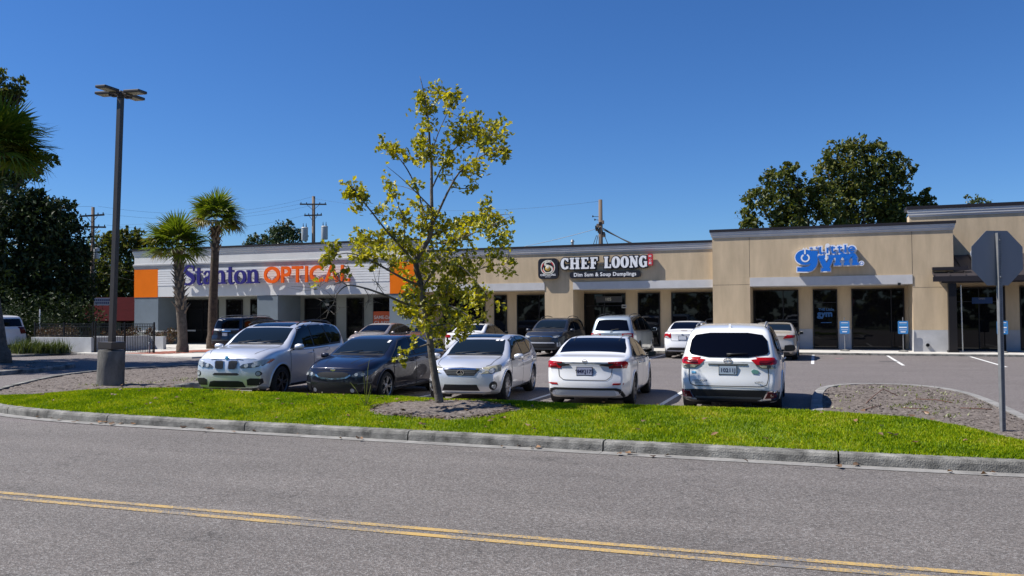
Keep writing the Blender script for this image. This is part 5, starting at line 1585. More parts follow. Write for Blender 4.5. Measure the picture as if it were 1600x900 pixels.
# 1 silver crossover, seen from the front
c = Car('parked_car', 'bright silver crossover with twin grilles and sunroof, leftmost of the front row', 'car', 'suv', 4.65, 1.90, 1.72, 2.81, mt['bmwsilver'], -12.6, 17.35, R(186.8), 'C', group=NROW, rw=.365, clear=.20, z=.05)
c.windscreen(.725, .592, mt['carglasslight'])
c.windscreen(.035, .085)
c.sides(FR_SUV, RR_SUV, Q_SUV, frame=FM_SUV)
c.mirrors(.70, size=(.23, .12, .14))
c.wheels(5, mt['alloydark'], double=True)
c.patch('sunroof', [(-.50, .35), (.50, .35), (.52, -.75), (-.52, -.75)], 'T', mt['carglass'], .005, step=.12)
for sg in (1, -1):
    c.patch('grille_surround', [(sg*.045, .70), (sg*.055, .875), (sg*.12, .90), (sg*.27, .895), (sg*.30, .85), (sg*.27, .71), (sg*.22, .68), (sg*.09, .68)][::sg], 'F', mt['alloy'], .008)
    gr = c.patch('grille', [(sg*.065, .715), (sg*.07, .865), (sg*.125, .882), (sg*.26, .878), (sg*.28, .84), (sg*.255, .725), (sg*.215, .70), (sg*.10, .70)][::sg], 'F', mt['black'], .012)
    for k in range(6):
        xx = sg*(.088+.033*k); a, b = c.hit('F', xx, .715, .02), c.hit('F', xx, .87, .02)
        mb = MB(); mb.tube([a, b], .0045, 5); mb.build('slat', mt['alloydark'], gr)
    c.patch('headlight', [(sg*.36, .715), (sg*.33, .755), (sg*.40, .81), (sg*.62, .845), (sg*.80, .86), (sg*.845, .83), (sg*.80, .765), (sg*.60, .725)][::sg], 'F', mt['darklens'], .007)
    for xx in (.48, .64): c.round_lamp('F', sg*xx, .775, .045, mt['clearlens'], None, off=.014)
    c.patch('headlight', [(-.17, .86), (-.10, .77), (.20, .82), (.36, .90), (.30, .93), (.05, .90)], 'FR' if sg > 0 else 'FL', mt['clearlens'], .008)
    c.patch('turn_lamp', [(.12, .82), (.20, .815), (.36, .90), (.24, .90)], 'FR' if sg > 0 else 'FL', mt['amber'], .012)
    c.round_lamp('F', sg*.74, .60, .045, mt['clearlens'], mt['black'])
    c.patch('side_intake', [(sg*.50, .34), (sg*.50, .47), (sg*.57, .50), (sg*.80, .49), (sg*.80, .40), (sg*.74, .335)][::sg], 'F', mt['black'], .008)
c.patch('upper_intake', [(-.33, .575), (-.28, .615), (.28, .615), (.33, .575), (.28, .56), (-.28, .56)], 'F', mt['black'], .006)
c.patch('lower_intake', [(-.46, .30), (-.40, .42), (-.30, .44), (.30, .44), (.40, .42), (.46, .30)], 'F', mt['black'], .008)
c.badge('F', 0, .945, .04, .04, 'disc', mt['bluesticker'], off=.02)
c.line('bonnet_gap', [(-.40, .90), (-.2, .925), (0, .93), (.2, .925), (.40, .90)], 'F', .012, mt['seam'], .004)
c.rails(.16, .56)
mb = MB(); mb.prism([(-.35, 1.66), (-.22, 1.66), (-.33, 1.73)], -.03, .03, 'XZ'); mb.v = [(p[1], p[0]-1.35, p[2]-.015) for p in mb.v]; mb.build('aerial_fin', c.paint, c.root)
c.patch('tail_lamp', [(-.30, .98), (.10, 1.00), (.30, 1.05), (.25, .90), (-.25, .86)], 'BR', mt['redlens'], .008, mirror=True)

# 2 dark sedan, seen from the front
c = Car('parked_car', 'dark graphite sedan with chrome smile grille behind the young tree', 'car', 'sedan', 4.64, 1.80, 1.45, 2.70, mt['darkgrey'], -9.98, 17.9, R(181.3), 'C', group=NROW, rw=.335, clear=.18)
c.windscreen(.752, .612, mt['carglasslight'])
c.windscreen(.205, .335)
c.sides(FR_SEDAN, RR_SEDAN, Q_SEDAN, frame=FM_SEDAN)
c.mirrors(.715)
c.wheels(5, mt['alloy'], double=True)
c.patch('grille', [(-.40, .625), (-.36, .675), (-.2, .695), (.2, .695), (.36, .675), (.40, .625), (.30, .575), (.12, .565), (-.12, .565), (-.30, .575)], 'F', mt['black'], .007)
c.line('grille_trim', [(-.43, .63), (-.32, .568), (-.14, .553), (0, .545), (.14, .553), (.32, .568), (.43, .63)], 'F', .034, mt['chrome'], .016)
c.badge('F', 0, .745, .065, .032, 'disc', mt['chrome'], off=.012)
for sg in (1, -1):
    c.patch('headlight', [(sg*.44, .60), (sg*.47, .64), (sg*.62, .685), (sg*.78, .71), (sg*.80, .65), (sg*.66, .605), (sg*.52, .585)][::sg], 'F', mt['darklens'], .007)
    c.patch('headlight', [(-.16, .70), (-.14, .62), (.10, .645), (.34, .745), (.30, .76), (.0, .715)], 'FR' if sg > 0 else 'FL', mt['darklens'], .008)
    for xx in (.55, .68): c.round_lamp('F', sg*xx, .642, .034, mt['clearlens'], None, off=.014)
    c.round_lamp('F', sg*.46, .30, .045, mt['clearlens'], mt['black'])
    c.patch('side_intake', [(sg*.56, .28), (sg*.58, .42), (sg*.80, .46), (sg*.78, .28)][::sg], 'F', mt['black'], .007)
    c.line('intake_trim', [(sg*.58, .44), (sg*.80, .47)], 'F', .02, mt['greytrim'], .012)
c.patch('lower_intake', [(-.52, .22), (-.50, .40), (-.36, .44), (.36, .44), (.50, .40), (.52, .22)], 'F', mt['black'], .006)
c.line('bonnet_gap', [(-.42, .72), (0, .735), (.42, .72)], 'F', .01, mt['seam'], .004)
for sg in (1, -1): c.line('bonnet_crease', [(sg*.32, 2.05), (sg*.42, 1.6), (sg*.5, 1.1)], 'T', .012, mt['seam'], .003)
c.patch('inspection_sticker', [(-.55, 1.28), (-.49, 1.28), (-.49, 1.33), (-.55, 1.33)], 'F', mt['sticker'], .008)

# 3 silver hatchback, seen from the front
c = Car('parked_car', 'silver hatchback with an oval emblem on its grille, beside the trunk of the young tree', 'car', 'hatch', 4.33, 1.77, 1.46, 2.60, mt['silver'], -7.45, 18.48, R(186.4), 'C', group=NROW, rw=.33, clear=.18)
c.windscreen(.742, .592, mt['carglasslight'])
c.windscreen(.05, .15)
c.sides(FR_SUV, RR_SUV, [(.272, .12), (.31, .84), (.20, .66), (.18, .35)], frame=[(.735, .03), (.585, .92), (.48, .94), (.31, .92), (.17, .66), (.16, .30), (.28, .03), (.45, .02)])
c.mirrors(.70, size=(.22, .12, .135))
c.wheels(10, mt['alloy'])
c.patch('sunroof', [(-.42, .25), (.42, .25), (.44, -.35), (-.44, -.35)], 'T', mt['carglass'], .005, step=.12)
c.patch('grille', [(-.40, .735), (-.30, .62), (.30, .62), (.40, .735), (.2, .75), (-.2, .75)], 'F', mt['black'], .007)
for z_ in (.655, .69, .72): c.line('grille_bar', [(-.32, z_), (.32, z_)], 'F', .010, mt['greytrim'], .012)
c.line('grille_trim', [(-.42, .75), (-.2, .765), (.2, .765), (.42, .75)], 'F', .018, mt['chrome'], .012)
c.badge('F', 0, .685, .085, .06, 'L', mt['chrome'], off=.025)
for sg in (1, -1):
    c.patch('headlight', [(sg*.44, .66), (sg*.56, .725), (sg*.70, .765), (sg*.80, .79), (sg*.80, .70), (sg*.64, .665)][::sg], 'F', mt['yellowlens'], .007)
    c.patch('headlight', [(-.20, .785), (-.17, .67), (.10, .715), (.30, .80), (.26, .84), (.0, .81)], 'FR' if sg > 0 else 'FL', mt['yellowlens'], .008)
    c.round_lamp('F', sg*.66, .715, .045, mt['clearlens'], mt['darklens'], off=.014)
    fm_ = 'FR' if sg > 0 else 'FL'
    c.patch('fog_pocket', [(-.14+.10*math.cos(k*.449)*1.0+.12, .405+.095*math.sin(k*.449)) for k in range(14)], fm_, mt['black'], .008, step=.04)
    c.round_lamp(fm_, -.02, .39, .045, mt['clearlens'], None, off=.02)
c.patch('lower_intake', [(-.42, .30), (-.36, .43), (.36, .43), (.42, .30)], 'F', mt['black'], .007)
c.line('lip', [(-.62, .24), (0, .235), (.62, .24)], 'F', .03, mt['sticker'], .010)
c.line('bonnet_gap', [(-.46, .765), (0, .785), (.46, .765)], 'F', .01, mt['seam'], .004)
for xx in (-.52, -.42): c.patch('inspection_sticker', [(xx, 1.31), (xx+.07, 1.31), (xx+.07, 1.345), (xx, 1.345)], 'F', mt['sticker'], .008)

# 4 white sedan, seen from the rear
c = Car('parked_car', 'white sedan with dark tinted rear window, parked nose in beside the white crossover', 'car', 'sedan', 4.64, 1.82, 1.45, 2.71, mt['white'], -4.62, 18.65, R(4.1), 'C', group=NROW, rw=.335, clear=.19)
c.windscreen(.752, .612)
c.windscreen(.197, .352, f0=.99, f1=.97)
c.sides(FR_SEDAN, RR_SEDAN, Q_SEDAN, frame=FM_SEDAN)
c.mirrors(.715, mt['trim'])
c.wheels(10, mt['alloydark'])
for sg in (1, -1):
    tl_ = c.patch('tail_lamp', [(sg*.33, .885), (sg*.34, .905), (sg*.55, .92), (sg*.80, .945), (sg*.84, .90), (sg*.82, .82), (sg*.66, .83)][::sg], 'B', mt['redlens'], .008)
    c.patch('lamp_dark_band', [(sg*.30, .885), (sg*.34, .912), (sg*.58, .93), (sg*.58, .90), (sg*.5, .865)][::sg], 'B', mt['trim'], .014, parent=tl_)
    c.patch('lamp_dark_band', [(sg*.58, .845), (sg*.60, .875), (sg*.80, .865), (sg*.80, .84)][::sg], 'B', mt['darkredlens'], .014, parent=tl_)
    c.patch('tail_lamp', [(-.24, .95), (-.22, .82), (.10, .84), (.24, .93), (.14, .965)], 'BR' if sg > 0 else 'BL', mt['redlens'], .009)
    c.patch('reflector', [(sg*.56, .49), (sg*.58, .525), (sg*.78, .53), (sg*.77, .495)][::sg], 'B', mt['redlens'], .007)
c.line('boot_gap', [(-.56, .86), (-.54, .66), (-.44, .585), (.44, .585), (.54, .66), (.56, .86)], 'B', .012, mt['seam'], .004)
c.line('boot_lip', [(-.50, .905), (0, .925), (.50, .905)], 'B', .014, mt['greytrim'], .004)
c.patch('bumper_trim', [(-.80, .22), (-.74, .40), (-.64, .43), (.64, .43), (.74, .40), (.80, .22), (.74, .22), (.68, .36), (.6, .385), (-.6, .385), (-.68, .36), (-.74, .22)], 'B', mt['black'], .007, step=.05)
c.patch('diffuser', [(-.68, .24), (-.6, .37), (.6, .37), (.68, .24)], 'B', M('diffuser_grey', (.48, .50, .50), .5), .006)
c.plate('B', 0, .765, '9MKJ175', m=M('plate_lilac_grey', (.36, .38, .50), .5))
c.badge('B', 0, .965, .05, .045, 'bar', mt['chrome'])
t_ = text_mesh('SENTRA', .055, mt['greytrim'], 'lettering', parent=c.root, loc=(-.50, c.hit('B', -.5, .925, .006).y-.004, .925), extrude=.001)
for sg in (1, -1): c.line('roof_gap', [(sg*.50, -.9), (sg*.53, 0), (sg*.50, .6)], 'T', .014, mt['seam'], .003)

# 5 pearl white crossover, seen from the rear
c = Car('parked_car', 'pearl white large crossover with a wide dark rear window, rightmost of the front row', 'car', 'suv', 4.89, 1.925, 1.73, 2.79, mt['pearl'], -1.62, 18.45, R(1.0), 'C', group=NROW, rw=.37, clear=.22, prof=dict(bowR=.13))
c.windscreen(.725, .592)
c.sides(FR_SUV, RR_SUV, Q_SUV, frame=FM_SUV)
c.mirrors(.70, mt['trim'], size=(.24, .13, .15))
c.wheels(5, mt['alloydark'], double=True)
c.patch('rear_window', [(-.70, 1.155), (-.735, 1.20), (-.70, 1.42), (-.62, 1.515), (-.35, 1.555), (.35, 1.555), (.62, 1.515), (.70, 1.42), (.735, 1.20), (.70, 1.155), (.36, 1.10), (-.36, 1.10)], 'B', mt['carglass'], .010, step=.07)
mb = MB(); a, b = c.hit('B', -.02, 1.14, .03), c.hit('B', .36, 1.165, .03); mb.tube([a, a.lerp(b, .3), b], [.025, .016, .008], 6); mb.build('wiper', mt['black'], c.root, smooth=True)
for sg in (1, -1):
    tl_ = c.patch('tail_lamp', [(sg*.42, 1.055), (sg*.55, 1.075), (sg*.84, 1.09), (sg*.85, .97), (sg*.52, .965)][::sg], 'B', mt['redlens'], .010)
    c.patch('lamp_dark_band', [(sg*.56, 1.01), (sg*.58, 1.035), (sg*.82, 1.045), (sg*.82, 1.01)][::sg], 'B', mt['darkredlens'], .017, parent=tl_)
    c.patch('reversing_lamp', [(sg*.50, .962), (sg*.84, .962), (sg*.83, .90), (sg*.62, .90)][::sg], 'B', mt['darklens'], .010)
    c.patch('reversing_lamp', [(sg*.55, .955), (sg*.70, .955), (sg*.70, .91), (sg*.62, .91)][::sg], 'B', mt['yellowlens'], .014)
    c.patch('tail_lamp', [(-.22, 1.10), (-.20, .97), (.10, .98), (.16, 1.04), (.06, 1.10)], 'BR' if sg > 0 else 'BL', mt['redlens'], .010)
    c.patch('tail_lamp', [(-.18, .965), (-.18, .90), (.06, .90), (.10, .97)], 'BR' if sg > 0 else 'BL', mt['yellowlens'], .010)
    c.patch('reflector_surround', [(sg*.62, .325), (sg*.70, .48), (sg*.86, .49), (sg*.88, .36), (sg*.84, .325)][::sg], 'B', mt['chrome'], .012)
    c.patch('reflector', [(sg*.66, .345), (sg*.72, .465), (sg*.85, .47), (sg*.85, .355)][::sg], 'B', mt['darkredlens'], .018)
c.patch('bumper_trim', [(-.90, .20), (-.88, .48), (-.62, .50), (.62, .50), (.88, .48), (.90, .20)], 'B', mt['trim'], .007)
c.patch('bumper_trim', [(-.30, .20), (-.20, .44), (.10, .46), (.30, .44), (.30, .20)], 'BR', mt['trim'], .007, mirror=True)
c.patch('skid_trim', [(-.62, .335), (-.60, .37), (.60, .37), (.62, .335)], 'B', mt['greytrim'], .014)
c.line('tailgate_gap', [(-.72, 1.06), (-.73, .72), (-.70, .60), (-.62, .565), (.62, .565), (.70, .60), (.73, .72), (.72, 1.06)], 'B', .014, mt['seam'], .005)
c.plate('B', .0, .865, '10211J', w=.31, h=.155, m=M('plate_blue_white', (.40, .48, .56), .5))
c.patch('plate_handle', [(-.36, .955), (-.36, .985), (.36, .985), (.36, .955)], 'B', mt['greytrim'], .006)
c.badge('B', 0, 1.035, .082, .056, 'T', mt['chrome'], off=.016)
c.patch('sticker', [(-.68, .80), (-.68, .83), (-.60, .83), (-.60, .80)], 'B', mt['bluesticker'], .008)
c.patch('sticker', [(.44, .81), (.42, .855), (.47, .885), (.54, .865), (.57, .84), (.54, .83), (.55, .80), (.48, .805)], 'B', mt['tealsticker'], .008, label='teal and green sticker')
text_mesh('HIGHLANDER', .045, mt['greytrim'], 'lettering', parent=c.root, loc=(-.52, c.hit('B', -.5, .66, .006).y-.004, .665), extrude=.001)
text_mesh('LIMITED', .035, mt['greytrim'], 'lettering', parent=c.root, loc=(-.55, c.hit('B', -.5, .62, .006).y-.004, .625), extrude=.001)
text_mesh('HYBRID', .045, mt['greytrim'], 'lettering', parent=c.root, loc=(.56, c.hit('B', .56, .64, .006).y-.004, .645), extrude=.001)
c.rails(.16, .52, h=.025, m=mt['galv'])
mb = MB(); mb.prism([(0, 0), (.15, 0), (.02, .075)], -.02, .02, 'XZ'); fz = c.hit('T', 0, -1.75, 0).z
mb.v = [(p[1], p[0]-1.80, p[2]+fz-.01) for p in mb.v]; mb.build('aerial_fin', c.paint, c.root)

# ---- back row, left to right
c = Car('parked_car', 'dark boxy off roader behind the leftmost silver crossover, rear towards the road', 'car', 'boxy', 4.82, 1.93, 1.82, 2.79, mt['blackpaint'], -27.85, 33.9, 0, 'R', group=FROW, z=.06, rw=.385, clear=.26)
c.windscreen(.72, .62)
c.sides(FR_SUV, RR_SUV, [(.272, .08), (.30, .88), (.10, .86), (.07, .12)], frame=[(.72, .03), (.60, .92), (.48, .94), (.30, .94), (.09, .92), (.055, .08), (.45, .02)])
c.mirrors(.70, size=(.24, .14, .18)); c.wheels(6, mt['alloydark'])
c.patch('rear_window', [(-.72, 1.24), (-.66, 1.60), (.66, 1.60), (.72, 1.24)], 'B', mt['carglass'], .010)
for sg in (1, -1):
    c.patch('tail_lamp', [(sg*.80, .90), (sg*.76, 1.20), (sg*.90, 1.20), (sg*.92, .90)][::sg], 'B', mt['darkredlens'], .010)
c.patch('tailgate_band', [(-.78, 1.12), (-.76, 1.20), (.76, 1.20), (.78, 1.12)], 'B', M('pale_band', (.45, .46, .48), .4, metal=.4), .008)
c.patch('garnish', [(-.34, 1.06), (-.34, 1.10), (.34, 1.10), (.34, 1.06)], 'B', mt['chrome'], .014)
c.plate('B', 0, .92, '', m=mt['plate'])
c.patch('bumper_trim', [(-.90, .36), (-.90, .66), (.90, .66), (.90, .36)], 'B', mt['trim'], .006)
c.line('bumper_edge', [(-.86, .62), (.86, .62)], 'B', .03, mt['greytrim'], .012)
c.rails(.10, .58, h=.06, m=mt['galv'])

c = Car('parked_car', 'warm grey sedan facing the road in front of the orange window poster', 'car', 'sedan', 4.88, 1.85, 1.47, 2.8, mt['greybeige'], -20.28, 34.2, math.pi, 'F', group=FROW, z=.06, rw=.34, clear=.18)
c.windscreen(.752, .612); c.windscreen(.205, .335); c.sides(FR_SEDAN, RR_SEDAN, Q_SEDAN, frame=FM_SEDAN); c.mirrors(.715); c.wheels(10)
c.patch('grille', [(-.40, .52), (-.45, .66), (.45, .66), (.40, .52)], 'F', mt['black'], .007)
for md in ('FR', 'FL'): c.patch('headlight', [(-.24, .70), (-.20, .62), (.10, .64), (.30, .74), (.0, .74)], md, mt['clearlens'], .008)

c = Car('parked_car', 'dark bronze sedan facing the road, mostly hidden behind the young tree trunk', 'car', 'sedan', 4.75, 1.83, 1.46, 2.75, mt['bronze'], -17.35, 34.0, math.pi, 'F', group=FROW, z=.06, rw=.335, clear=.18)
c.windscreen(.752, .612); c.windscreen(.205, .335); c.sides(FR_SEDAN, RR_SEDAN, Q_SEDAN, frame=FM_SEDAN); c.mirrors(.715); c.wheels(10)
c.patch('grille', [(-.40, .50), (-.45, .64), (.45, .64), (.40, .50)], 'F', mt['black'], .007)
for md in ('FR', 'FL'): c.patch('headlight', [(-.24, .70), (-.20, .62), (.10, .64), (.30, .74), (.0, .74)], md, mt['clearlens'], .008)

c = Car('parked_car', 'white sedan behind the silver hatchback with its red tail lamp towards the road', 'car', 'sedan', 4.67, 1.81, 1.44, 2.8, mt['white'], -15.0, 33.9, 0, 'R', group=FROW, z=.06, rw=.335, clear=.18)
c.windscreen(.752, .612); c.windscreen(.205, .345); c.sides(FR_SEDAN, RR_SEDAN, Q_SEDAN, frame=FM_SEDAN); c.mirrors(.715, mt['trim']); c.wheels(10, mt['alloydark'])
for sg in (1, -1):
    c.patch('tail_lamp', [(sg*.46, .86), (sg*.48, .93), (sg*.78, .95), (sg*.80, .83), (sg*.6, .82)][::sg], 'B', mt['redlens'], .008)
    c.patch('tail_lamp', [(-.22, .95), (-.20, .82), (.10, .85), (.22, .92), (.1, .96)], 'BR' if sg > 0 else 'BL', mt['redlens'], .009)
c.plate('B', 0, .72, '')
c.patch('bumper_trim', [(-.7, .24), (-.6, .36), (.6, .36), (.7, .24)], 'B', mt['trim'], .006)

c = Car('parked_car', 'slate grey crossover with roof rails facing the road under the round dragon sign', 'car', 'suv', 4.60, 1.86, 1.70, 2.69, mt['slate'], -11.27, 34.2, math.pi, 'F', group=FROW, z=.06, rw=.36, clear=.24)
c.windscreen(.725, .592, mt['carglasslight']); c.windscreen(.035, .085); c.sides(FR_SUV, RR_SUV, Q_SUV, frame=FM_SUV); c.mirrors(.70, mt['slate'], size=(.23, .12, .15)); c.wheels(5, mt['alloydark'])
c.patch('grille', [(-.40, .66), (-.52, .80), (-.46, .885), (.46, .885), (.52, .80), (.40, .66)], 'F', mt['black'], .008)
c.line('grille_trim', [(-.52, .84), (-.44, .895), (.44, .895), (.52, .84)], 'F', .02, mt['chrome'], .014)
c.badge('F', 0, .84, .075, .052, 'T', mt['chrome'], off=.02)
c.patch('bumper_bar', [(-.62, .585), (-.55, .64), (.55, .64), (.62, .585)], 'F', M('bar_silver', (.5, .5, .51), .4, metal=.3), .014)
c.patch('lower_intake', [(-.62, .38), (-.58, .57), (.58, .57), (.62, .38)], 'F', mt['black'], .008)
c.line('lower_bar', [(-.66, .35), (.66, .35)], 'F', .045, mt['greytrim'], .014)
for sg in (1, -1):
    c.patch('headlight', [(sg*.50, .86), (sg*.58, .90), (sg*.78, .93), (sg*.80, .87), (sg*.62, .83)][::sg], 'F', mt['clearlens'], .008)
    c.patch('headlight', [(-.20, .93), (-.18, .85), (.12, .87), (.30, .94), (.2, .965)], 'FR' if sg > 0 else 'FL', mt['darklens'], .008)
    c.patch('fog_pocket', [(sg*.70, .44), (sg*.70, .62), (sg*.80, .66), (sg*.84, .44)][::sg], 'F', mt['clearlens'], .008)
c.rails(.16, .56, h=.07, m=mt['trim'])

c = Car('parked_car', 'ice blue minivan with red and clear tail lamps, under the long black sign', 'car', 'van', 5.10, 1.95, 1.82, 3.0, mt['iceblue'], -7.98, 33.5, 0, 'R', group=FROW, z=.06, rw=.35, clear=.2)
c.windscreen(.81, .67); c.sides([(.80, .10), (.665, .86), (.56, .885), (.55, .07)], [(.535, .07), (.545, .885), (.33, .89), (.32, .08)], [(.305, .08), (.315, .88), (.12, .84), (.085, .30), (.10, .10)], frame=[(.81, .03), (.66, .92), (.5, .94), (.3, .94), (.11, .90), (.07, .3), (.09, .05), (.5, .02)], doors=(.79, .54, .32))
c.mirrors(.77, size=(.24, .13, .16)); c.wheels(7)
c.patch('rear_window', [(-.72, 1.17), (-.60, 1.585), (-.3, 1.61), (.3, 1.61), (.60, 1.585), (.72, 1.17)], 'B', mt['carglass'], .010)
mb = MB(); a, b = c.hit('B', .0, 1.185, .03), c.hit('B', .30, 1.215, .03); mb.tube([a, b], .013, 6); mb.build('wiper', mt['black'], c.root)
for sg in (1, -1):
    tl_ = c.patch('tail_lamp', [(sg*.42, .86), (sg*.46, 1.04), (sg*.88, 1.05), (sg*.90, .84)][::sg], 'B', mt['redlens'], .010)
    c.patch('reversing_lamp', [(sg*.50, .95), (sg*.52, 1.01), (sg*.84, 1.01), (sg*.84, .95)][::sg], 'B', mt['clearlens'], .016, parent=tl_)
    c.patch('tail_lamp', [(-.2, 1.05), (-.2, .84), (.08, .86), (.10, 1.05)], 'BR' if sg > 0 else 'BL', mt['redlens'], .011)
c.badge('B', 0, 1.10, .05, .05, 'H', mt['chrome'])
c.patch('plate_recess', [(-.33, .84), (-.30, .99), (.30, .99), (.33, .84)], 'B', mt['trim'], .007)
c.plate('B', 0, .88, '', m=mt['plate'])
c.patch('bumper_trim', [(-.8, .28), (-.75, .42), (.75, .42), (.8, .28)], 'B', mt['greytrim'], .006)
c.rails(.12, .58, h=.05, m=mt['trim'])

c = Car('parked_car', 'small white sedan behind the front white sedan, rear towards the road', 'car', 'sedan', 4.45, 1.70, 1.55, 2.6, mt['white'], -5.15, 34.1, 0, 'R', group=FROW, z=.06, rw=.31, clear=.24)
c.windscreen(.752, .612); c.windscreen(.202, .345, f0=.96, f1=.96); c.sides(FR_SEDAN, RR_SEDAN, Q_SEDAN, frame=FM_SEDAN); c.mirrors(.715); c.wheels(7)
for sg in (1, -1):
    c.patch('tail_lamp', [(sg*.52, .86), (sg*.70, .97), (sg*.78, 1.03), (sg*.80, .86)][::sg], 'B', mt['redlens'], .009)
    c.patch('reversing_lamp', [(sg*.53, .865), (sg*.64, .93), (sg*.70, .93), (sg*.72, .865)][::sg], 'B', mt['clearlens'], .013)
    c.patch('tail_lamp', [(-.2, 1.04), (-.2, .86), (.08, .88), (.12, 1.03)], 'BR' if sg > 0 else 'BL', mt['redlens'], .010)
c.plate('B', 0, .86, '', w=.31, h=.15)
c.badge('B', 0, 1.0, .04, .035, 'bar')
c.line('boot_gap', [(-.50, .98), (-.46, .74), (.46, .74), (.50, .98)], 'B', .012, mt['seam'], .004)
c.patch('bumper_trim', [(-.72, .26), (-.62, .42), (-.5, .47), (.5, .47), (.62, .42), (.72, .26)], 'B', mt['trim'], .006)
c.patch('brake_lamp', [(-.12, 1.135), (-.12, 1.15), (.12, 1.15), (.12, 1.135)], 'B', mt['darkredlens'], .012)

c = Car('parked_car', 'champagne sedan behind the pearl white crossover, rear towards the road', 'car', 'sedan', 4.98, 1.85, 1.49, 2.82, mt['champagne'], -1.62, 33.7, 0, 'R', group=FROW, z=.06, rw=.335, clear=.19)
c.windscreen(.752, .612); c.windscreen(.205, .345, mt['carglasslight'], f0=.95, f1=.95); c.sides(FR_SEDAN, RR_SEDAN, Q_SEDAN, frame=FM_SEDAN); c.mirrors(.715); c.wheels(10)
for sg in (1, -1):
    c.patch('tail_lamp', [(sg*.40, .86), (sg*.48, .97), (sg*.80, 1.0), (sg*.82, .90)][::sg], 'B', mt['redlens'], .009)
    c.patch('tail_lamp', [(-.2, 1.0), (-.2, .87), (.10, .90), (.22, .99)], 'BR' if sg > 0 else 'BL', mt['redlens'], .010)
c.plate('B', 0, .74, '')
c.patch('bumper_trim', [(-.7, .24), (-.6, .34), (.6, .34), (.7, .24)], 'B', mt['trim'], .006)

# the white off-roader cut by the left edge of the view
c = Car('parked_car', 'white off roader at the far left behind the leaning palm trunk', 'car', 'boxy', 5.1, 2.0, 1.95, 2.95, mt['white'], -40.0, 31.9, R(84), 'R', rw=.40, clear=.27, z=.1)
c.windscreen(.72, .62); c.sides(FR_SUV, RR_SUV, [(.272, .08), (.30, .88), (.10, .86), (.07, .12)], frame=[(.72, .03), (.60, .92), (.48, .94), (.30, .94), (.09, .92), (.055, .08), (.45, .02)])
c.mirrors(.70); c.wheels(6)
c.patch('rear_window', [(-.72, 1.30), (-.66, 1.70), (.66, 1.70), (.72, 1.30)], 'B', mt['carglass'], .010)
for md in ('BR', 'BL'): c.patch('tail_lamp', [(-.30, 1.27), (-.24, .90), (.10, .92), (.14, 1.10), (.26, 1.27)], md, mt['darkredlens'], .010)
# ------------------------------------------------------------------ plants
def leaf_cloud(name, C, size, m, parent=None, kind='fold', up=0.3, flat=None, aspect=.55):
    """one small folded leaf (or leaf clump) per centre"""
    C = np.asarray(C, float); n = len(C)
    sz = np.asarray(size, float) if np.ndim(size) else np.full(n, size)
    d = rng.normal(size=(n, 3)); d /= np.linalg.norm(d, axis=1)[:, None]
    d[:, 2] -= .25; d /= np.linalg.norm(d, axis=1)[:, None]
    nn = rng.normal(size=(n, 3)); nn[:, 2] = np.abs(nn[:, 2])+up
    nn -= d*(nn*d).sum(1)[:, None]; nn /= np.linalg.norm(nn, axis=1)[:, None]
    s_ = np.cross(d, nn)
    a = sz[:, None]
    if kind == 'fold':
        V = np.stack([C-d*a*.5, C+s_*a*aspect*.5+nn*a*.12+d*a*.05, C+d*a*.5, C-s_*a*aspect*.5+nn*a*.12+d*a*.05], 1).reshape(-1, 3)
        i = np.arange(n)*4
        F = np.r_[np.c_[i, i+1, i+2], np.c_[i, i+2, i+3]]
        return np_mesh(name, V, F, m, parent)
    # lobed leaf: seven-point outline, as a fan round its middle
    prof = [(-.5, 0), (-.28, .34), (-.02, .26), (.10, .55), (.24, .22), (.56, 0), (.24, -.22), (.10, -.55), (-.02, -.26), (-.28, -.34)]
    pts = [C - nn*a*.06]
    for (u, v) in prof: pts.append(C + d*a*u + s_*a*v*.9 + nn*a*(.22*abs(v) - .10*max(0, u)))
    k = len(pts); V = np.stack(pts, 1).reshape(-1, 3); i = np.arange(n)*k
    F = np.concatenate([np.c_[i, i+1+q, i+1+(q+1) % (k-1)] for q in range(k-1)])
    return np_mesh(name, V, F, m, parent)

def blob_points(blobs, dens, squash=1.0, shell=.55, depth=1.0):
    """points spread through uneven blobs, thicker towards their rims and in small clumps"""
    out = []
    for (x, y, z, r) in blobs:
        n = int(dens*r*r)
        nc = max(3, n//14)
        q = rng.normal(size=(nc, 3)); q /= np.linalg.norm(q, axis=1)[:, None]
        rad = r*(shell + (1-shell)*rng.uniform(0, 1, nc)**.6)*rng.uniform(.75, 1.12, nc)
        cen = q*rad[:, None]*np.array([1, depth, squash])
        p = np.repeat(cen, 14, 0) + rng.normal(size=(nc*14, 3))*min(r*.13, .28)
        out.append(p + np.array([x, y, z]))
    return np.concatenate(out)

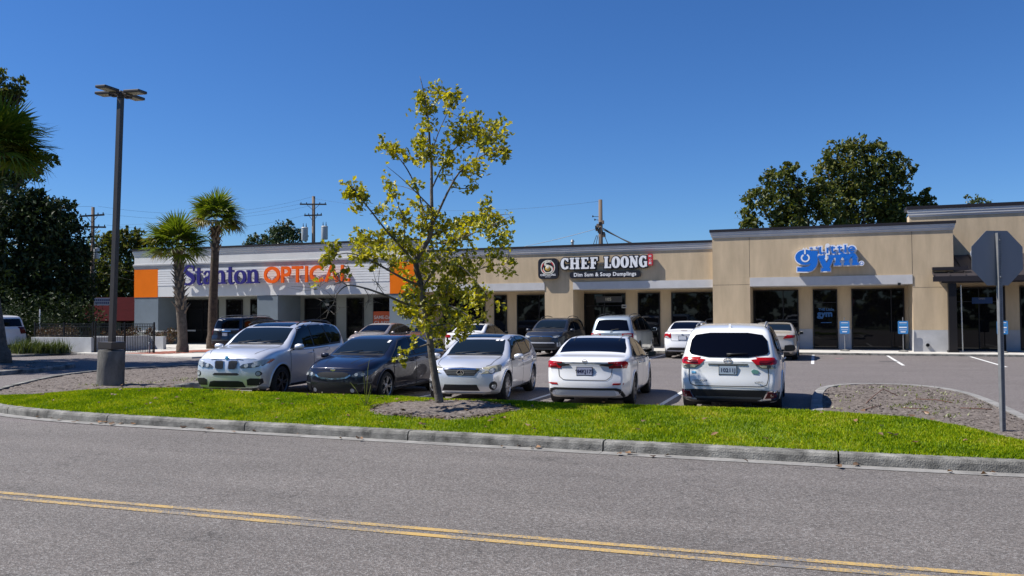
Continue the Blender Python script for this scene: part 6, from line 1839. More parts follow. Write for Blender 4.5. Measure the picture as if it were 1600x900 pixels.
def make_tree(name, label, base, blobs, trunk_r, dens, size, leafm, barkm=None, cat='tree', group=None, shell=.4, squash=.95, depth=1.2, fork=None, cl=True):
    root = empty(name, base, 0, label, cat, group)
    B = np.array(base)
    top = np.mean([b[:3] for b in blobs], axis=0) - B
    zmin = min(b[2]-b[3]*.3 for b in blobs) - B[2]
    fz = fork if fork else max(1.2, zmin*.6)
    mb = MB()
    p = [(0, 0, -.2), (top[0]*.05, top[1]*.05, fz*.35), (top[0]*.12, top[1]*.12, fz)]
    mb.tube(p, [trunk_r*1.25, trunk_r, trunk_r*.85], 9); 
    tr = mb.build('trunk', barkm or mt['darkbark'], root, smooth=True)
    f = Vector(p[-1])
    for b in blobs:
        c = Vector(b[:3]) - Vector(base)
        if (c-f).length < .4: continue
        mid = f.lerp(c, .5) + Vector((random.uniform(-.2, .2), random.uniform(-.2, .2), abs(c.x-f.x)*.06+.1))*b[3]*.5
        q = MB(); r0 = trunk_r*.30*min(1.3, .5+b[3]*.4)
        q.tube([f, f.lerp(mid, .5)+Vector((0, 0, .1)), mid, mid.lerp(c, .6), c], [r0, r0*.85, r0*.65, r0*.45, r0*.2], 6)
        for k in range(4):
            e = c + Vector((random.gauss(0, 1), random.gauss(0, 1), random.gauss(.2, .7)))*b[3]*.55
            q.tube([mid.lerp(c, random.uniform(.3, 1)), c.lerp(e, .6), e], [r0*.3, r0*.2, r0*.08], 4)
        q.build('limb', barkm or mt['darkbark'], root, smooth=True)
    P = blob_points(blobs, dens, squash, shell, depth) - B
    sz = size*rng.uniform(.6, 1.3, len(P))
    o = leaf_cloud('crown', P, sz, leafm, root)
    o['kind'] = 'stuff'
    return root
LIMBS =[
  [ (0.01,0.00,-0.02,0.100),(-0.06,0.00,0.38,0.085),(-0.14,0.00,0.87,0.078),(-0.20,0.02,1.35,0.072),(-0.28,0.03,1.83,0.068),(-0.34,0.02,2.19,0.064),(-0.42,0.00,2.49,0.060),(-0.41,0.00,2.69,0.058),(-0.28,0.00,2.91,0.055),(-0.17,0.00,3.09,0.050),(-0.13,0.00,3.39,0.042),(-0.14,0.02,3.87,0.036),(-0.14,0.03,4.35,0.030),(-0.17,0.03,4.83,0.024),(-0.20,0.02,5.32,0.018),(-0.28,0.00,5.80,0.012),(-0.35,0.00,6.10,0.006) ],
  [ (-0.14,0.00,3.25,0.036),(0.04,-0.10,3.63,0.030),(0.23,-0.20,3.99,0.026),(0.42,-0.30,4.26,0.022),(0.70,-0.40,4.45,0.017),(1.00,-0.50,4.59,0.012),(1.30,-0.55,4.64,0.006) ],
  [ (-0.18,0.05,3.09,0.032),(-0.32,0.30,3.57,0.026),(-0.44,0.45,3.99,0.020),(-0.66,0.60,4.45,0.016),(-0.90,0.70,4.77,0.011),(-1.09,0.75,4.95,0.006) ],
  [ (-0.14,0.05,3.99,0.022),(0.06,0.20,4.45,0.018),(0.34,0.40,4.89,0.014),(0.70,0.60,5.20,0.010),(1.09,0.70,5.38,0.005) ],
  [ (-0.16,0.03,4.59,0.016),(0.01,-0.15,5.01,0.012),(0.22,-0.25,5.44,0.009),(0.37,-0.30,5.82,0.004) ],
  [ (-0.42,0.00,2.55,0.040),(-0.64,-0.20,2.85,0.032),(-0.90,-0.40,3.15,0.026),(-1.17,-0.55,3.51,0.020),(-1.41,-0.65,3.81,0.013),(-1.58,-0.70,4.02,0.006) ],
  [ (-0.34,0.00,2.19,0.036),(-0.57,-0.35,2.28,0.030),(-0.93,-0.60,2.49,0.026),(-1.23,-0.80,2.65,0.018),(-1.53,-0.90,2.73,0.013),(-1.83,-1.00,2.65,0.006) ],
  [ (-0.29,0.00,1.80,0.040),(-0.57,-0.40,1.85,0.032),(-0.90,-0.70,2.00,0.028),(-1.23,-0.90,2.12,0.022),(-1.50,-1.00,2.16,0.016),(-1.67,-1.05,2.01,0.012),(-1.73,-1.10,1.83,0.009),(-1.89,-1.10,1.68,0.004) ],
  [ (-1.50,-1.00,2.16,0.010),(-1.65,-1.10,2.25,0.008),(-1.83,-1.20,2.21,0.005),(-1.98,-1.20,2.09,0.003) ],
  [ (-1.23,-0.90,2.12,0.010),(-1.14,-0.95,1.95,0.008),(-1.19,-1.00,1.73,0.004) ],
  [ (-0.90,-0.70,2.00,0.012),(-1.02,-0.80,2.19,0.008),(-1.07,-0.90,2.41,0.004) ],
  [ (-1.73,-1.10,1.83,0.006),(-1.62,-1.10,1.78,0.004),(-1.46,-1.10,1.79,0.002) ],
  [ (-0.23,0.02,1.59,0.038),(0.04,0.30,1.95,0.030),(0.34,0.50,2.31,0.024),(0.64,0.65,2.49,0.018),(1.00,0.80,2.61,0.012),(1.42,0.90,2.65,0.005) ],
  [ (-0.32,0.02,2.13,0.036),(-0.02,-0.30,2.49,0.028),(0.16,-0.40,2.55,0.024),(0.46,-0.60,2.49,0.018),(0.70,-0.70,2.25,0.012),(0.94,-0.80,1.95,0.005) ],
  [ (-0.13,0.00,3.13,0.030),(0.16,0.35,3.27,0.024),(0.52,0.60,3.45,0.018),(0.88,0.80,3.57,0.013),(1.30,1.00,3.63,0.005) ],
  [ (-0.16,0.00,2.97,0.026),(0.22,-0.35,2.97,0.020),(0.64,-0.60,3.09,0.015),(1.06,-0.80,3.25,0.010),(1.36,-0.90,3.37,0.004) ],
  [ (-0.41,0.05,2.67,0.026),(-0.69,0.50,2.97,0.020),(-1.05,0.80,3.09,0.015),(-1.41,1.00,3.13,0.010),(-1.71,1.10,3.05,0.004) ],
  [ (-0.28,0.05,1.77,0.030),(0.04,-0.40,1.83,0.022),(0.34,-0.70,1.77,0.017),(0.64,-0.90,1.59,0.010),(0.88,-1.00,1.47,0.004) ],
  [ (-0.18,0.05,1.23,0.028),(-0.32,0.40,1.53,0.020),(-0.57,0.60,1.71,0.015),(-0.81,0.80,1.77,0.007) ],
  [ (-0.18,0.00,1.11,0.022),(-0.38,-0.40,1.05,0.015),(-0.57,-0.60,1.01,0.010),(-0.65,-0.70,0.87,0.004) ],
  [ (-0.18,0.00,1.41,0.022),(0.10,0.40,1.47,0.016),(0.40,0.60,1.41,0.011),(0.58,0.70,1.29,0.004) ],
  [ (-0.14,0.02,3.63,0.020),(-0.38,-0.30,3.87,0.014),(-0.63,-0.40,4.11,0.009),(-0.90,-0.50,4.33,0.004) ],
  [ (-0.44,0.45,3.99,0.012),(-0.69,0.60,4.11,0.008),(-0.93,0.70,4.17,0.003) ],
  [ (-0.64,-0.20,2.85,0.016),(-0.57,-0.50,3.27,0.012),(-0.66,-0.60,3.57,0.008),(-0.81,-0.70,3.99,0.003) ],
  [ (0.70,-0.40,4.45,0.010),(0.82,-0.35,4.77,0.008),(1.06,-0.30,5.01,0.003) ],
  [ (0.23,-0.20,3.99,0.014),(0.52,0.00,3.99,0.010),(0.73,0.10,4.11,0.005) ],
]
CLUMPS =[ (-0.32,0.00,5.86,0.19,34),(-0.23,0.10,5.50,0.26,50),(0.16,-0.20,5.62,0.22,34),(0.37,-0.30,5.68,0.16,20),(0.58,0.30,5.38,0.24,36),(0.34,0.10,5.13,0.31,60),(0.70,0.20,5.01,0.29,60),(1.00,0.50,5.20,0.20,40),(1.09,-0.20,4.89,0.24,46),(1.24,-0.50,4.59,0.14,26),(0.94,-0.40,4.59,0.19,30),(0.70,-0.40,4.47,0.22,24),(0.16,0.00,4.77,0.30,40),(-0.32,0.00,5.13,0.24,30),(-0.47,0.30,4.95,0.18,26),(-0.20,0.20,4.71,0.26,34),(-0.57,0.50,4.71,0.18,20),(-0.90,0.60,4.89,0.20,44),(-1.05,0.70,5.01,0.12,18),(-0.38,0.10,4.59,0.22,30),(0.16,0.10,4.45,0.26,30),(0.46,-0.20,4.29,0.24,24),(0.16,-0.20,4.17,0.22,16),(-0.44,0.30,4.21,0.17,12),(0.61,0.00,4.05,0.17,14),(-1.41,-0.60,3.93,0.22,44),(-1.53,-0.70,3.81,0.14,22),(-1.29,-0.60,3.69,0.19,26),(-1.05,-0.40,3.63,0.22,22),(-0.81,-0.50,3.75,0.22,24),(-0.75,-0.40,3.45,0.24,30),(-0.44,0.00,3.63,0.24,22),(-1.59,0.90,3.39,0.17,16),(-1.47,1.00,3.21,0.24,40),(-1.71,1.10,3.05,0.19,36),(-1.23,0.80,3.09,0.24,34),(-1.71,-0.90,2.79,0.19,30),(-1.35,-0.60,2.85,0.24,36),(-1.05,0.30,2.91,0.26,46),(-0.69,-0.20,3.09,0.26,50),(-0.38,0.00,3.27,0.26,46),(-0.08,0.00,3.45,0.26,40),(0.04,0.20,3.21,0.29,56),(0.34,0.40,3.39,0.26,46),(0.64,0.60,3.51,0.24,40),(0.94,0.80,3.57,0.22,36),(0.82,0.50,3.81,0.17,20),(1.18,0.80,3.45,0.19,28),(1.30,0.70,3.27,0.14,16),(0.88,-0.60,3.27,0.24,40),(1.18,-0.80,3.09,0.22,32),(0.52,-0.40,3.09,0.26,50),(0.22,-0.20,2.97,0.29,54),(0.64,0.30,2.79,0.24,36),(1.00,0.50,2.85,0.22,26),(1.36,0.90,2.73,0.14,16),(1.24,0.60,2.43,0.17,12),(0.94,0.70,2.55,0.17,16),(-0.57,-0.10,2.79,0.26,46),(-0.81,-0.40,2.73,0.22,34),(-1.05,-0.60,2.61,0.17,18),(-0.32,0.30,2.73,0.24,36),(0.04,-0.30,2.67,0.29,56),(0.34,-0.20,2.55,0.29,58),(0.64,-0.20,2.43,0.24,30),(0.04,0.20,2.31,0.29,56),(-0.26,0.30,2.43,0.24,36),(-0.57,0.20,2.31,0.22,24),(0.16,0.00,2.07,0.29,60),(0.46,0.30,2.13,0.26,46),(0.76,-0.40,2.13,0.22,34),(0.70,-0.70,1.95,0.19,30),(0.88,-0.80,1.83,0.17,16),(-0.57,-0.50,2.01,0.24,40),(-0.81,0.50,1.89,0.22,34),(-0.63,0.50,1.71,0.22,34),(-0.38,0.20,1.95,0.24,40),(-0.14,0.00,1.83,0.26,46),(0.16,-0.30,1.71,0.24,46),(0.46,-0.60,1.71,0.24,40),(0.70,-0.80,1.59,0.19,24),(-0.26,-0.30,1.53,0.22,34),(-0.51,0.40,1.53,0.17,20),(0.04,0.30,1.47,0.22,34),(0.34,0.60,1.41,0.19,24),(0.52,0.40,1.59,0.19,20),(-0.57,-0.60,1.05,0.10,12),(-0.63,-0.70,0.87,0.08,12),(-0.44,-0.40,1.17,0.10,8),(0.04,0.30,1.17,0.12,8),(0.28,0.50,1.17,0.12,8),(-1.17,-0.80,2.73,0.14,16),(-1.89,-1.00,2.61,0.14,16),(-2.07,-1.00,2.31,0.11,5),(-1.77,-0.90,2.43,0.12,8),(-1.53,-0.80,2.49,0.14,10),(-2.49,-1.10,2.16,0.06,0) ]
MAGNOLIA = [(-52.85, 42.14, 9.32, 2.02), (-51.17, 42.78, 8.63, 1.8), (-49.68, 43.31, 9.3, 0.99), (-49.92, 43.27, 7.73, 1.8), (-48.88, 43.69, 6.6, 1.08), (-52.46, 42.37, 6.62, 2.7), (-50.38, 43.19, 5.26, 2.47), (-52.93, 42.29, 3.92, 2.7), (-51.26, 42.95, 2.57, 2.47), (-49.13, 43.7, 3.68, 1.8), (-48.46, 43.86, 6.15, 0.67), (-51.35, 42.66, 10.21, 0.9), (-52.13, 42.68, 1.22, 1.8), (-49.8, 43.52, 1.66, 1.57)]
TALL = [(-73.59, 57.5, 23.27, 1.36), (-72.6, 57.86, 23.58, 1.12), (-71.94, 58.06, 24.81, 0.56), (-73.61, 57.55, 21.72, 1.24), (-73.06, 57.8, 20.17, 0.87), (-72.79, 57.96, 18.31, 1.55), (-71.59, 58.32, 20.78, 0.74), (-70.49, 58.85, 17.06, 1.12), (-69.32, 59.28, 17.05, 0.74), (-71.37, 58.56, 16.13, 1.36), (-73.41, 57.81, 16.14, 1.55), (-73.43, 57.85, 14.59, 1.55), (-73.85, 57.35, 25.13, 0.93), (-75.09, 57.05, 20.18, 2.48)]
BACKL = [(-62.4, 56.82, 7.37, 1.28), (-60.74, 57.4, 8.24, 1.28), (-59.38, 57.89, 8.52, 1.28), (-58.29, 58.3, 8.22, 1.05), (-61.88, 57.07, 5.63, 2.03), (-59.69, 57.86, 5.91, 2.03), (-58.33, 58.37, 5.61, 1.74), (-57.73, 58.48, 9.09, 0.81), (-58.81, 58.06, 9.56, 0.58), (-61.36, 57.32, 3.59, 2.03), (-58.9, 58.22, 3.87, 1.74), (-56.93, 58.8, 8.22, 0.93), (-60.18, 57.57, 9.4, 0.47)]
PINES = [(-51.2, 71.49, 10.5, 1.05), (-52.13, 71.16, 10.11, 0.92), (-50.15, 71.89, 10.23, 0.79), (-53.37, 70.72, 9.72, 0.66), (-54.31, 70.39, 9.33, 0.92), (-49.35, 72.19, 9.96, 0.53), (-50.76, 71.64, 11.15, 0.53), (-51.53, 71.42, 8.98, 1.98)]
OAKA = [(-4.85, 64.07, 9.07, 0.87), (-3.93, 64.37, 10.5, 1.06), (-2.56, 64.83, 11.7, 1.2), (-1.42, 65.23, 12.41, 0.77), (-2.59, 64.88, 9.78, 1.54), (-0.77, 65.53, 10.49, 1.44), (0.37, 65.92, 11.44, 0.96), (0.8, 66.12, 10.0, 1.44), (-4.41, 64.26, 8.35, 0.96), (-1.48, 65.33, 8.57, 1.68), (-1.86, 65.05, 12.8, 0.48), (1.23, 66.32, 8.8, 1.2)]
OAKB = [(1.81, 68.5, 13.97, 1.39), (3.22, 68.99, 14.61, 0.99), (4.38, 69.43, 14.21, 1.09), (0.87, 68.18, 13.13, 0.99), (5.77, 69.95, 13.95, 0.6), (2.72, 68.88, 12.48, 1.79), (4.59, 69.56, 12.72, 1.59), (6.46, 70.23, 13.1, 0.89), (7.15, 70.49, 12.95, 0.5), (5.97, 70.1, 11.72, 1.19), (5.25, 69.88, 10.48, 1.59), (3.38, 69.2, 10.24, 1.79), (6.64, 70.4, 10.23, 0.99), (1.77, 68.58, 11.0, 1.29), (5.23, 69.92, 9.0, 1.49), (2.9, 69.07, 8.76, 1.29), (5.93, 70.17, 9.24, 1.19)]
SMALLT = [(7.96, 70.86, 10.82, 0.55), (8.1, 70.9, 11.36, 0.3), (7.58, 70.74, 10.32, 0.6), (8.27, 71.0, 10.32, 0.6), (7.8, 70.85, 9.48, 0.79)]
TIPS = [(13.84, 90.01, 13.01, 0.31), (15.3, 90.55, 12.88, 0.31), (14.71, 90.35, 12.26, 0.87), (15.87, 90.79, 11.95, 0.62)]
make_tree('oak_tree', 'rounded green tree rising behind the gym roof, left of the taller one', (-1.4, 65.2, 0), OAKA, .32, 400, .36, mt['oakleaf'], fork=5.0)
make_tree('oak_tree', 'tallest broad green tree rising behind the gym roof', (3.6, 69.2, 0), OAKB, .36, 370, .36, mt['oakleaf'], fork=5.5)
make_tree('small_tree', 'small dark green treetop between the tall tree and the highest roof', (7.9, 70.8, 0), SMALLT, .14, 900, .28, mt['oakleaf'], fork=6)
make_tree('small_tree', 'two pale sprigs of a far treetop above the highest roof', (14.8, 90.4, 0), TIPS, .14, 700, .26, mt['hedgeleaf'], fork=8)
make_tree('magnolia_tree', 'large dark glossy leaved tree filling the left edge behind the railing', (-51.3, 42.9, 0), MAGNOLIA, .42, 560, .34, mt['magleaf'], fork=2.2, shell=.35)
make_tree('tall_tree', 'tall loose dark tree above the palm crown at the left edge', (-73.8, 57.4, 0), TALL, .42, 420, .38, mt['oakleaf'], fork=12, shell=.3)
make_tree('hedge_tree', 'bushy dark green trees behind the utility pole left of the white shop', (-59.6, 57.8, 0), BACKL, .32, 520, .34, mt['oakleaf'], fork=2.5, shell=.35)
make_tree('pine_tree', 'distant pine tops seen over the white shop roof', (-51.3, 71.5, 0), PINES, .28, 620, .28, mt['pineleaf'], fork=8)

make_tree('shade_tree', 'tall loose tree past the left edge that shades the dark palm', (-38.5, 19.5, 0), [(-37.5, 20.5, 13.5, 2.4), (-35.2, 20.9, 15.0, 2.0), (-36.5, 21.8, 11.5, 2.2), (-39.0, 19.0, 12.0, 2.6), (-34.6, 20.2, 12.6, 1.5), (-37, 18, 15.5, 2), (-40, 22, 13, 2.5), (-33.6, 21.3, 13, 1.9), (-34.5, 20.3, 16.3, 2.2), (-34.3, 22.6, 14.5, 2.1), (-33.2, 21.9, 11.5, 1.6)], .35, 380, .34, mt['oakleaf'], fork=7)

# ---- the young tree on the grass strip
TB = (-6.55, 13.89, 0.29)
tree = empty('young_tree', TB, R(20.2), 'young sparse tree with yellow green lobed leaves on the grass strip', 'tree')
for k, Lm in enumerate(LIMBS):
    C = bezier(Lm, 4)
    mb = MB(); mb.tube([(p[0], p[1], p[2]-(.12 if (k == 0 and i == 0) else 0)) for i, p in enumerate(C)], [max(.0025, float(p[3])*(.76 if k else .86)) for p in C], 9 if k == 0 else 6)
    mb.build('trunk' if k == 0 else 'limb', mt['bark'], tree, smooth=True)
# twigs and leaves
ptsL = np.concatenate([np.array(bezier(l, 6)) for l in LIMBS])
tw = MB(); leafc = []
for (cx, cy, cz, r, n) in CLUMPS:
    c = np.array([cx, cy, cz])
    dd = np.linalg.norm(ptsL[:, :3]-c, axis=1) + np.maximum(0, ptsL[:, 2]-cz)*1.0
    a = ptsL[np.argmin(dd)][:3]
    nt_ = max(3, n//7)
    for q in range(nt_):
        e = c + rng.normal(size=3)*np.array([1, 1.1, 1])*r*.55
        mid = (a+e)/2 + rng.normal(size=3)*.04
        tw.tube([tuple(a), tuple(mid), tuple(e)], [.0065, .0045, .002], 4, cap=False)
        if n == 0: continue
        for k in range(max(1, int(n/nt_*2.7))):
            t = rng.uniform(.45, 1.1)
            p = (mid*(1-(t-.5)*2)+e*((t-.5)*2)) if t > .5 else a*(1-t*2)+mid*t*2
            leafc.append(p + rng.normal(size=3)*r*.27 + np.array([0, 0, -.02]))
# bare twigs at the lower left
for (bx, by, bz) in ((-1.7, -1.1, 1.9), (-1.6, -1.1, 2.2), (-1.15, -.95, 1.9), (-1.0, -.8, 2.2), (-1.8, -1.1, 1.75)):
    for q in range(7):
        e = np.array([bx, by, bz]) + rng.normal(size=3)*np.array([.18, .15, .2])
        m_ = (np.array([bx, by, bz])+e)/2 + rng.normal(size=3)*.05
        tw.tube([(bx, by, bz), tuple(m_), tuple(e)], [.006, .004, .0015], 4, cap=False)
tw.build('twigs', mt['bark'], tree, fix=False)['kind'] = 'stuff'
leafc = np.array(leafc); n = len(leafc)
order = rng.permutation(n); big = order[:240]; rest = order[240:]
o = leaf_cloud('foliage', leafc[rest], rng.uniform(.055, .115, len(rest)), mt['maple'], tree, kind='lobed')
o['kind'] = 'stuff'
protos = []
for k in range(6):
    q = leaf_cloud('leaf', np.zeros((1, 3)), rng.uniform(.10, .125), mt['maple'], tree, kind='lobed'); protos.append(q)
for j, i in enumerate(big):
    q = protos[j] if j < 6 else protos[j % 6].copy()
    if j >= 6: COL.objects.link(q); q.parent = tree
    q.location = leafc[i]; q.rotation_euler = (random.uniform(-.5, .5), random.uniform(-.5, .5), random.uniform(0, 6.28))
# sprout of long grass at the foot of the tree
mb = MB()
sproutb = (-8.0, 14.0, .26)
for (dx, dz, ln) in ((-.42, .42, .3), (-.05, .62, .1), (.1, .5, .2), (.3, .12, .3), (-.2, .2, .3), (.02, .9, .05), (.2, .35, .1)):
    pts = [(0, 0, 0), (dx*.5, random.uniform(-.1, .1), dz*.75), (dx, random.uniform(-.15, .15), dz)]
    mb.tube(pts, [.006, .004, .001], 4, cap=False)
sp_ = mb.build('grass_tuft', mt['weed'], fix=False); sp_.location = (-7.75, 13.3, .27)
tag(sp_, 'tall thin grass sprout at the left of the young tree trunk', 'plant')

# ---- palms
PALMPTS = [(-29.6, 23.1, .05), (-29.75, 23.0, 1.5), (-30.0, 22.9, 3.2), (-30.2, 22.8, 5.0), (-30.1, 22.75, 6.6), (-29.75, 22.8, 7.7), (-29.5, 22.86, 8.3)]
def frond_mesh(rad, nl=26, droop=.25, petiole=.55, seed=0):
    """a fan frond: stalk along +x, leaflets spread round its end"""
    g_ = np.random.default_rng(seed)
    V = []; F = []
    pw = .016
    for k in range(5):
        t = k/4; x_ = t*petiole; z_ = .10*math.sin(t*1.6)*petiole
        V += [(x_, -pw*(1.3-t), z_), (x_, pw*(1.3-t), z_)]
    for k in range(4): F += [(2*k, 2*k+2, 2*k+3), (2*k, 2*k+3, 2*k+1)]
    hub = np.array([petiole, 0, .10*math.sin(1.6)*petiole])
    for k in range(nl):
        a_ = R(-118 + 236*k/(nl-1)) + g_.normal()*.03
        ln = rad*(.72+.28*math.cos(a_*.62))*g_.uniform(.85, 1.08)
        d = np.array([math.cos(a_), math.sin(a_), .10*math.cos(a_*2)])
        s_ = np.array([-math.sin(a_), math.cos(a_), 0])
        fold = .30*abs(math.sin(a_))
        p0 = hub; b = len(V)
        w_ = .034*rad/.9
        pts = []
        for t, ww in ((.08, .25), (.45, 1.0), (.78, .62), (1.0, .0)):
            c = p0 + d*ln*t + np.array([0, 0, fold*t*.35*ln - droop*ln*max(0, t-.3)**2 * (1.6+g_.normal()*.35)])
            pts.append((c, ww))
        for c, ww in pts[:-1]:
            V.append(tuple(c - s_*w_*ww)); V.append(tuple(c + s_*w_*ww + np.array([0, 0, .012*ww])))
        V.append(tuple(pts[-1][0]))
        F += [(b, b+2, b+3), (b, b+3, b+1), (b+2, b+4, b+5), (b+2, b+5, b+3), (b+4, b+6, b+5)]
    return V, F

def palm(label, base, pts, r0, r1, crown, rad, nf, boots, seed, yellow=0.1, skirt=0, tilt=(0, 0), side=None, petiole=.6, droop_=1.5, bark='palmbark'):
    root = empty('palm_tree', base, 0, label, 'palm tree', 'palm trees by the white shop')
    P = bezier([(p[0]-base[0], p[1]-base[1], p[2]-base[2]) for p in pts], 6)
    n = len(P)
    rad_ = [lerp(r0, r1, i/(n-1)) * (1.25 if i < 3 else 1) for i in range(n)]
    mb = MB(); mb.tube([tuple(p) for p in P], rad_, 14)
    # shallow leaf-scar rings
    mb.build('trunk', mt[bark], root, smooth=True)
    g_ = random.Random(seed)
    if boots:
        z0, z1 = boots
        bb = MB(); bb.add([(-.055, 0, 0), (.055, 0, 0), (.05, .05, .12), (-.05, .05, .12), (-.022, .15, .30), (.022, .15, .30), (-.05, -.02, .12), (.05, -.02, .12)],
                          [(0, 1, 2, 3), (3, 2, 5, 4), (0, 3, 6), (1, 7, 2), (6, 3, 4), (2, 7, 5), (0, 6, 7, 1), (6, 4, 5, 7)])
        first = None; k = 0; z = z0
        zs_ = [p[2] for p in P]
        while z < z1:
            t = np.interp(z, zs_, range(n)); i = int(min(t, n-2)); c = P[i] + (P[i+1]-P[i])*(t-i); rr_ = lerp(rad_[i], rad_[i+1], t-i)
            a_ = k*2.399
            if first is None: o = first = bb.build('leaf_base', mt['boot'], root, fix=False)
            else: o = first.copy(); COL.objects.link(o); o.parent = root
            o.location = (c[0]+math.cos(a_)*rr_*.86, c[1]+math.sin(a_)*rr_*.86, c[2]); o.rotation_euler = (g_.uniform(-.15, .15), 0, a_-math.pi/2)
            sc_ = g_.uniform(.95, 1.5); o.scale = (sc_*.9, sc_*g_.uniform(.8, 1.35), sc_)
            k += 1; z += .30/ (7.2)
    var = []
    for q in range(4):
        V, F = frond_mesh(rad, 27, .16+.10*q, petiole, seed*10+q)
        me = bpy.data.meshes.new('frond'); me.from_pydata(V, [], F); me.materials.append(mt['frond']); var.append(me)
    V, F = frond_mesh(rad*.95, 26, .5, petiole, seed*10+7)
    ym = bpy.data.meshes.new('frond'); ym.from_pydata(V, [], F); ym.materials.append(mt['frondyellow'])
    c = Vector(crown) - Vector(base)
    for k in range(nf):
        u = (k+.5)/nf
        el = math.asin(1 - droop_*u)
        az = k*2.39996 + g_.uniform(-.2, .2)
        me = ym if g_.random() < (yellow if u > .5 else yellow*.2) else var[k % 4]
        o = link_mesh('frond', me, root)
        el2 = el + g_.uniform(-.14, .14)
        o.location = (c.x + math.cos(az)*.09, c.y + math.sin(az)*.09, c.z + .25*(1-2*u)*.6)
        o.rotation_euler = (Matrix.Rotation(az, 4, 'Z') @ Matrix.Rotation(-el2, 4, 'Y') @ Matrix.Rotation(g_.uniform(-.4, .4), 4, 'X')).to_euler()
        sc_ = g_.uniform(.85, 1.12); o.scale = (sc_, sc_, sc_)
    if side:
        for (az, el, sc_, yl_) in side:
            o = link_mesh('frond', ym if yl_ else var[1], root); o.location = c; o.scale = (sc_,)*3
            o.rotation_euler = (Matrix.Rotation(az, 4, 'Z') @ Matrix.Rotation(-el, 4, 'Y')).to_euler()
    for k in range(skirt):
        az = k*2.399; q = MB(); ln = g_.uniform(.3, .6)
        x0 = c + Vector((0, 0, -.30-g_.random()*.65)); e = x0 + Vector((math.cos(az)*ln*.8, math.sin(az)*ln*.8, -.12-ln*.5*g_.random()))
        q.tube([x0, x0.lerp(e, .5)+Vector((0, 0, .08)), e], [.045, .035, .012], 5); q.build('dead_stalk', mt['deadfrond'], root, smooth=True)
    return root
palm('palm tree with a rough stubbly trunk in front of the serif letters', (-29.46, 32.79, .08), [(-29.46, 32.79, .05), (-29.46, 32.77, 1.2), (-29.52, 32.68, 2.6), (-29.55, 32.62, 4.0), (-29.58, 32.58, 5.1)], .24, .20, (-29.6, 32.56, 5.3), 1.10, 40, (1.9, 5.0), 3, yellow=.12, petiole=.68, droop_=1.34)
palm('taller palm tree with a smooth trunk and a ragged crown', (-31.14, 36.94, .08), [(-31.14, 36.94, .05), (-31.1, 36.9, 1.8), (-30.98, 36.85, 4.0), (-30.9, 36.84, 5.6), (-30.85, 36.84, 6.85)], .26, .19, (-30.87, 36.82, 7.15), 1.06, 30, (5.3, 6.8), 5, yellow=.45, skirt=22, petiole=.66, droop_=1.25, bark='palmdark',
     side=[(R(12), -.12, 1.15, True), (R(25), -.35, 1.1, True), (R(190), .0, 1.1, True), (R(2), -.4, 1.0, False)])
palm('dark palm tree cut off by the left edge of the view', (-29.62, 23.15, .1), PALMPTS, .38, .26, PALMPTS[-1], 1.35, 50, (3.0, 7.5), 9, yellow=.08, petiole=.75)

# ---- planting at the left: long grass, red-brown hedge, more bushes
def grass_clump(label, c, n, ln, spread):
    V = []; F = []
    for k in range(n):
        a_ = random.uniform(0, 6.28); l_ = ln*random.uniform(.6, 1.15); o_ = random.uniform(.15, 1.0)
        bx, by = random.gauss(0, spread*.22), random.gauss(0, spread*.22)
        dx, dy = math.cos(a_), math.sin(a_); w_ = .012
        b = len(V)
        for t, ww in ((0, 1), (.5, .9), (1, 0)):
            x_, z_ = l_*o_*t**1.3*.8, l_*(t*1.05-o_*.75*t*t)
            V.append((bx+dx*x_-dy*w_*ww, by+dy*x_+dx*w_*ww, z_)); V.append((bx+dx*x_+dy*w_*ww, by+dy*x_-dx*w_*ww, z_))
        F += [(b, b+2, b+3), (b, b+3, b+1), (b+2, b+4, b+3)]
    o = np_mesh('ornamental_grass', V, F, mt['hedgeleaf']); o.location = c
    return tag(o, label, 'plant', 'ornamental grasses by the drive')
grass_clump('clump of arching green grass nearest to the white off roader', (-35.9, 29.4, .14), 700, .95, 1.4)
grass_clump('clump of arching green grass in the middle of the bed', (-35.2, 29.6, .14), 600, .85, 1.2)
grass_clump('clump of arching green grass closest to the white garden wall', (-34.75, 30.2, .14), 600, .85, 1.1)
def bush(label, blobs, dens, size, m, name='bush', cat='bush', group=None):
    b0 = blobs[0]; root = empty(name, (b0[0], b0[1], .1), 0, label, cat, group)
    mb = MB()
    for b in blobs: mb.tube([(0, 0, -.1), (b[0]-b0[0], b[1]-b0[1], b[2]-.1)], [.05, .02], 5)
    mb.build('stem', mt['darkbark'], root)
    P = blob_points(blobs, dens, .8, .3) - np.array([b0[0], b0[1], .1])
    leaf_cloud('foliage', P, size*rng.uniform(.6, 1.3, len(P)), m, root)['kind'] = 'stuff'
bush('low reddish brown hedge behind the long grass by the railing', [(-38.7, 33.2, .9, .7), (-37.9, 33.0, .95, .7), (-37.2, 33.1, .85, .65), (-39.6, 33.5, .8, .7)], 1700, .10, mt['redleaf'], 'hedge', 'hedge')
bush('dark low hedge behind the railing, mixed green and brown', [(-36.4, 36.6, .8, .62), (-35.2, 36.8, .8, .62), (-34.0, 37.0, .8, .6), (-37.6, 36.4, .8, .62)], 1100, .14, mt['redleaf'], 'hedge', 'hedge')
bush('grey green shrubs in the shade behind the white off roader', [(-44.5, 35.5, 1.6, 1.3), (-43, 36.5, 1.3, 1.2), (-42, 36, 1.1, 1.0), (-46, 36, 1.8, 1.4)], 600, .16, mt['magleaf'], 'shrub')
bush('dense shrub mass under the magnolia behind the railing', [(-47, 40, 2.0, 2.0), (-45.6, 41.0, 1.9, 1.7), (-50, 40, 2.4, 2.3), (-53, 39.5, 2.6, 2.6), (-55, 41, 3, 2.8)], 300, .24, mt['magleaf'], 'shrub')
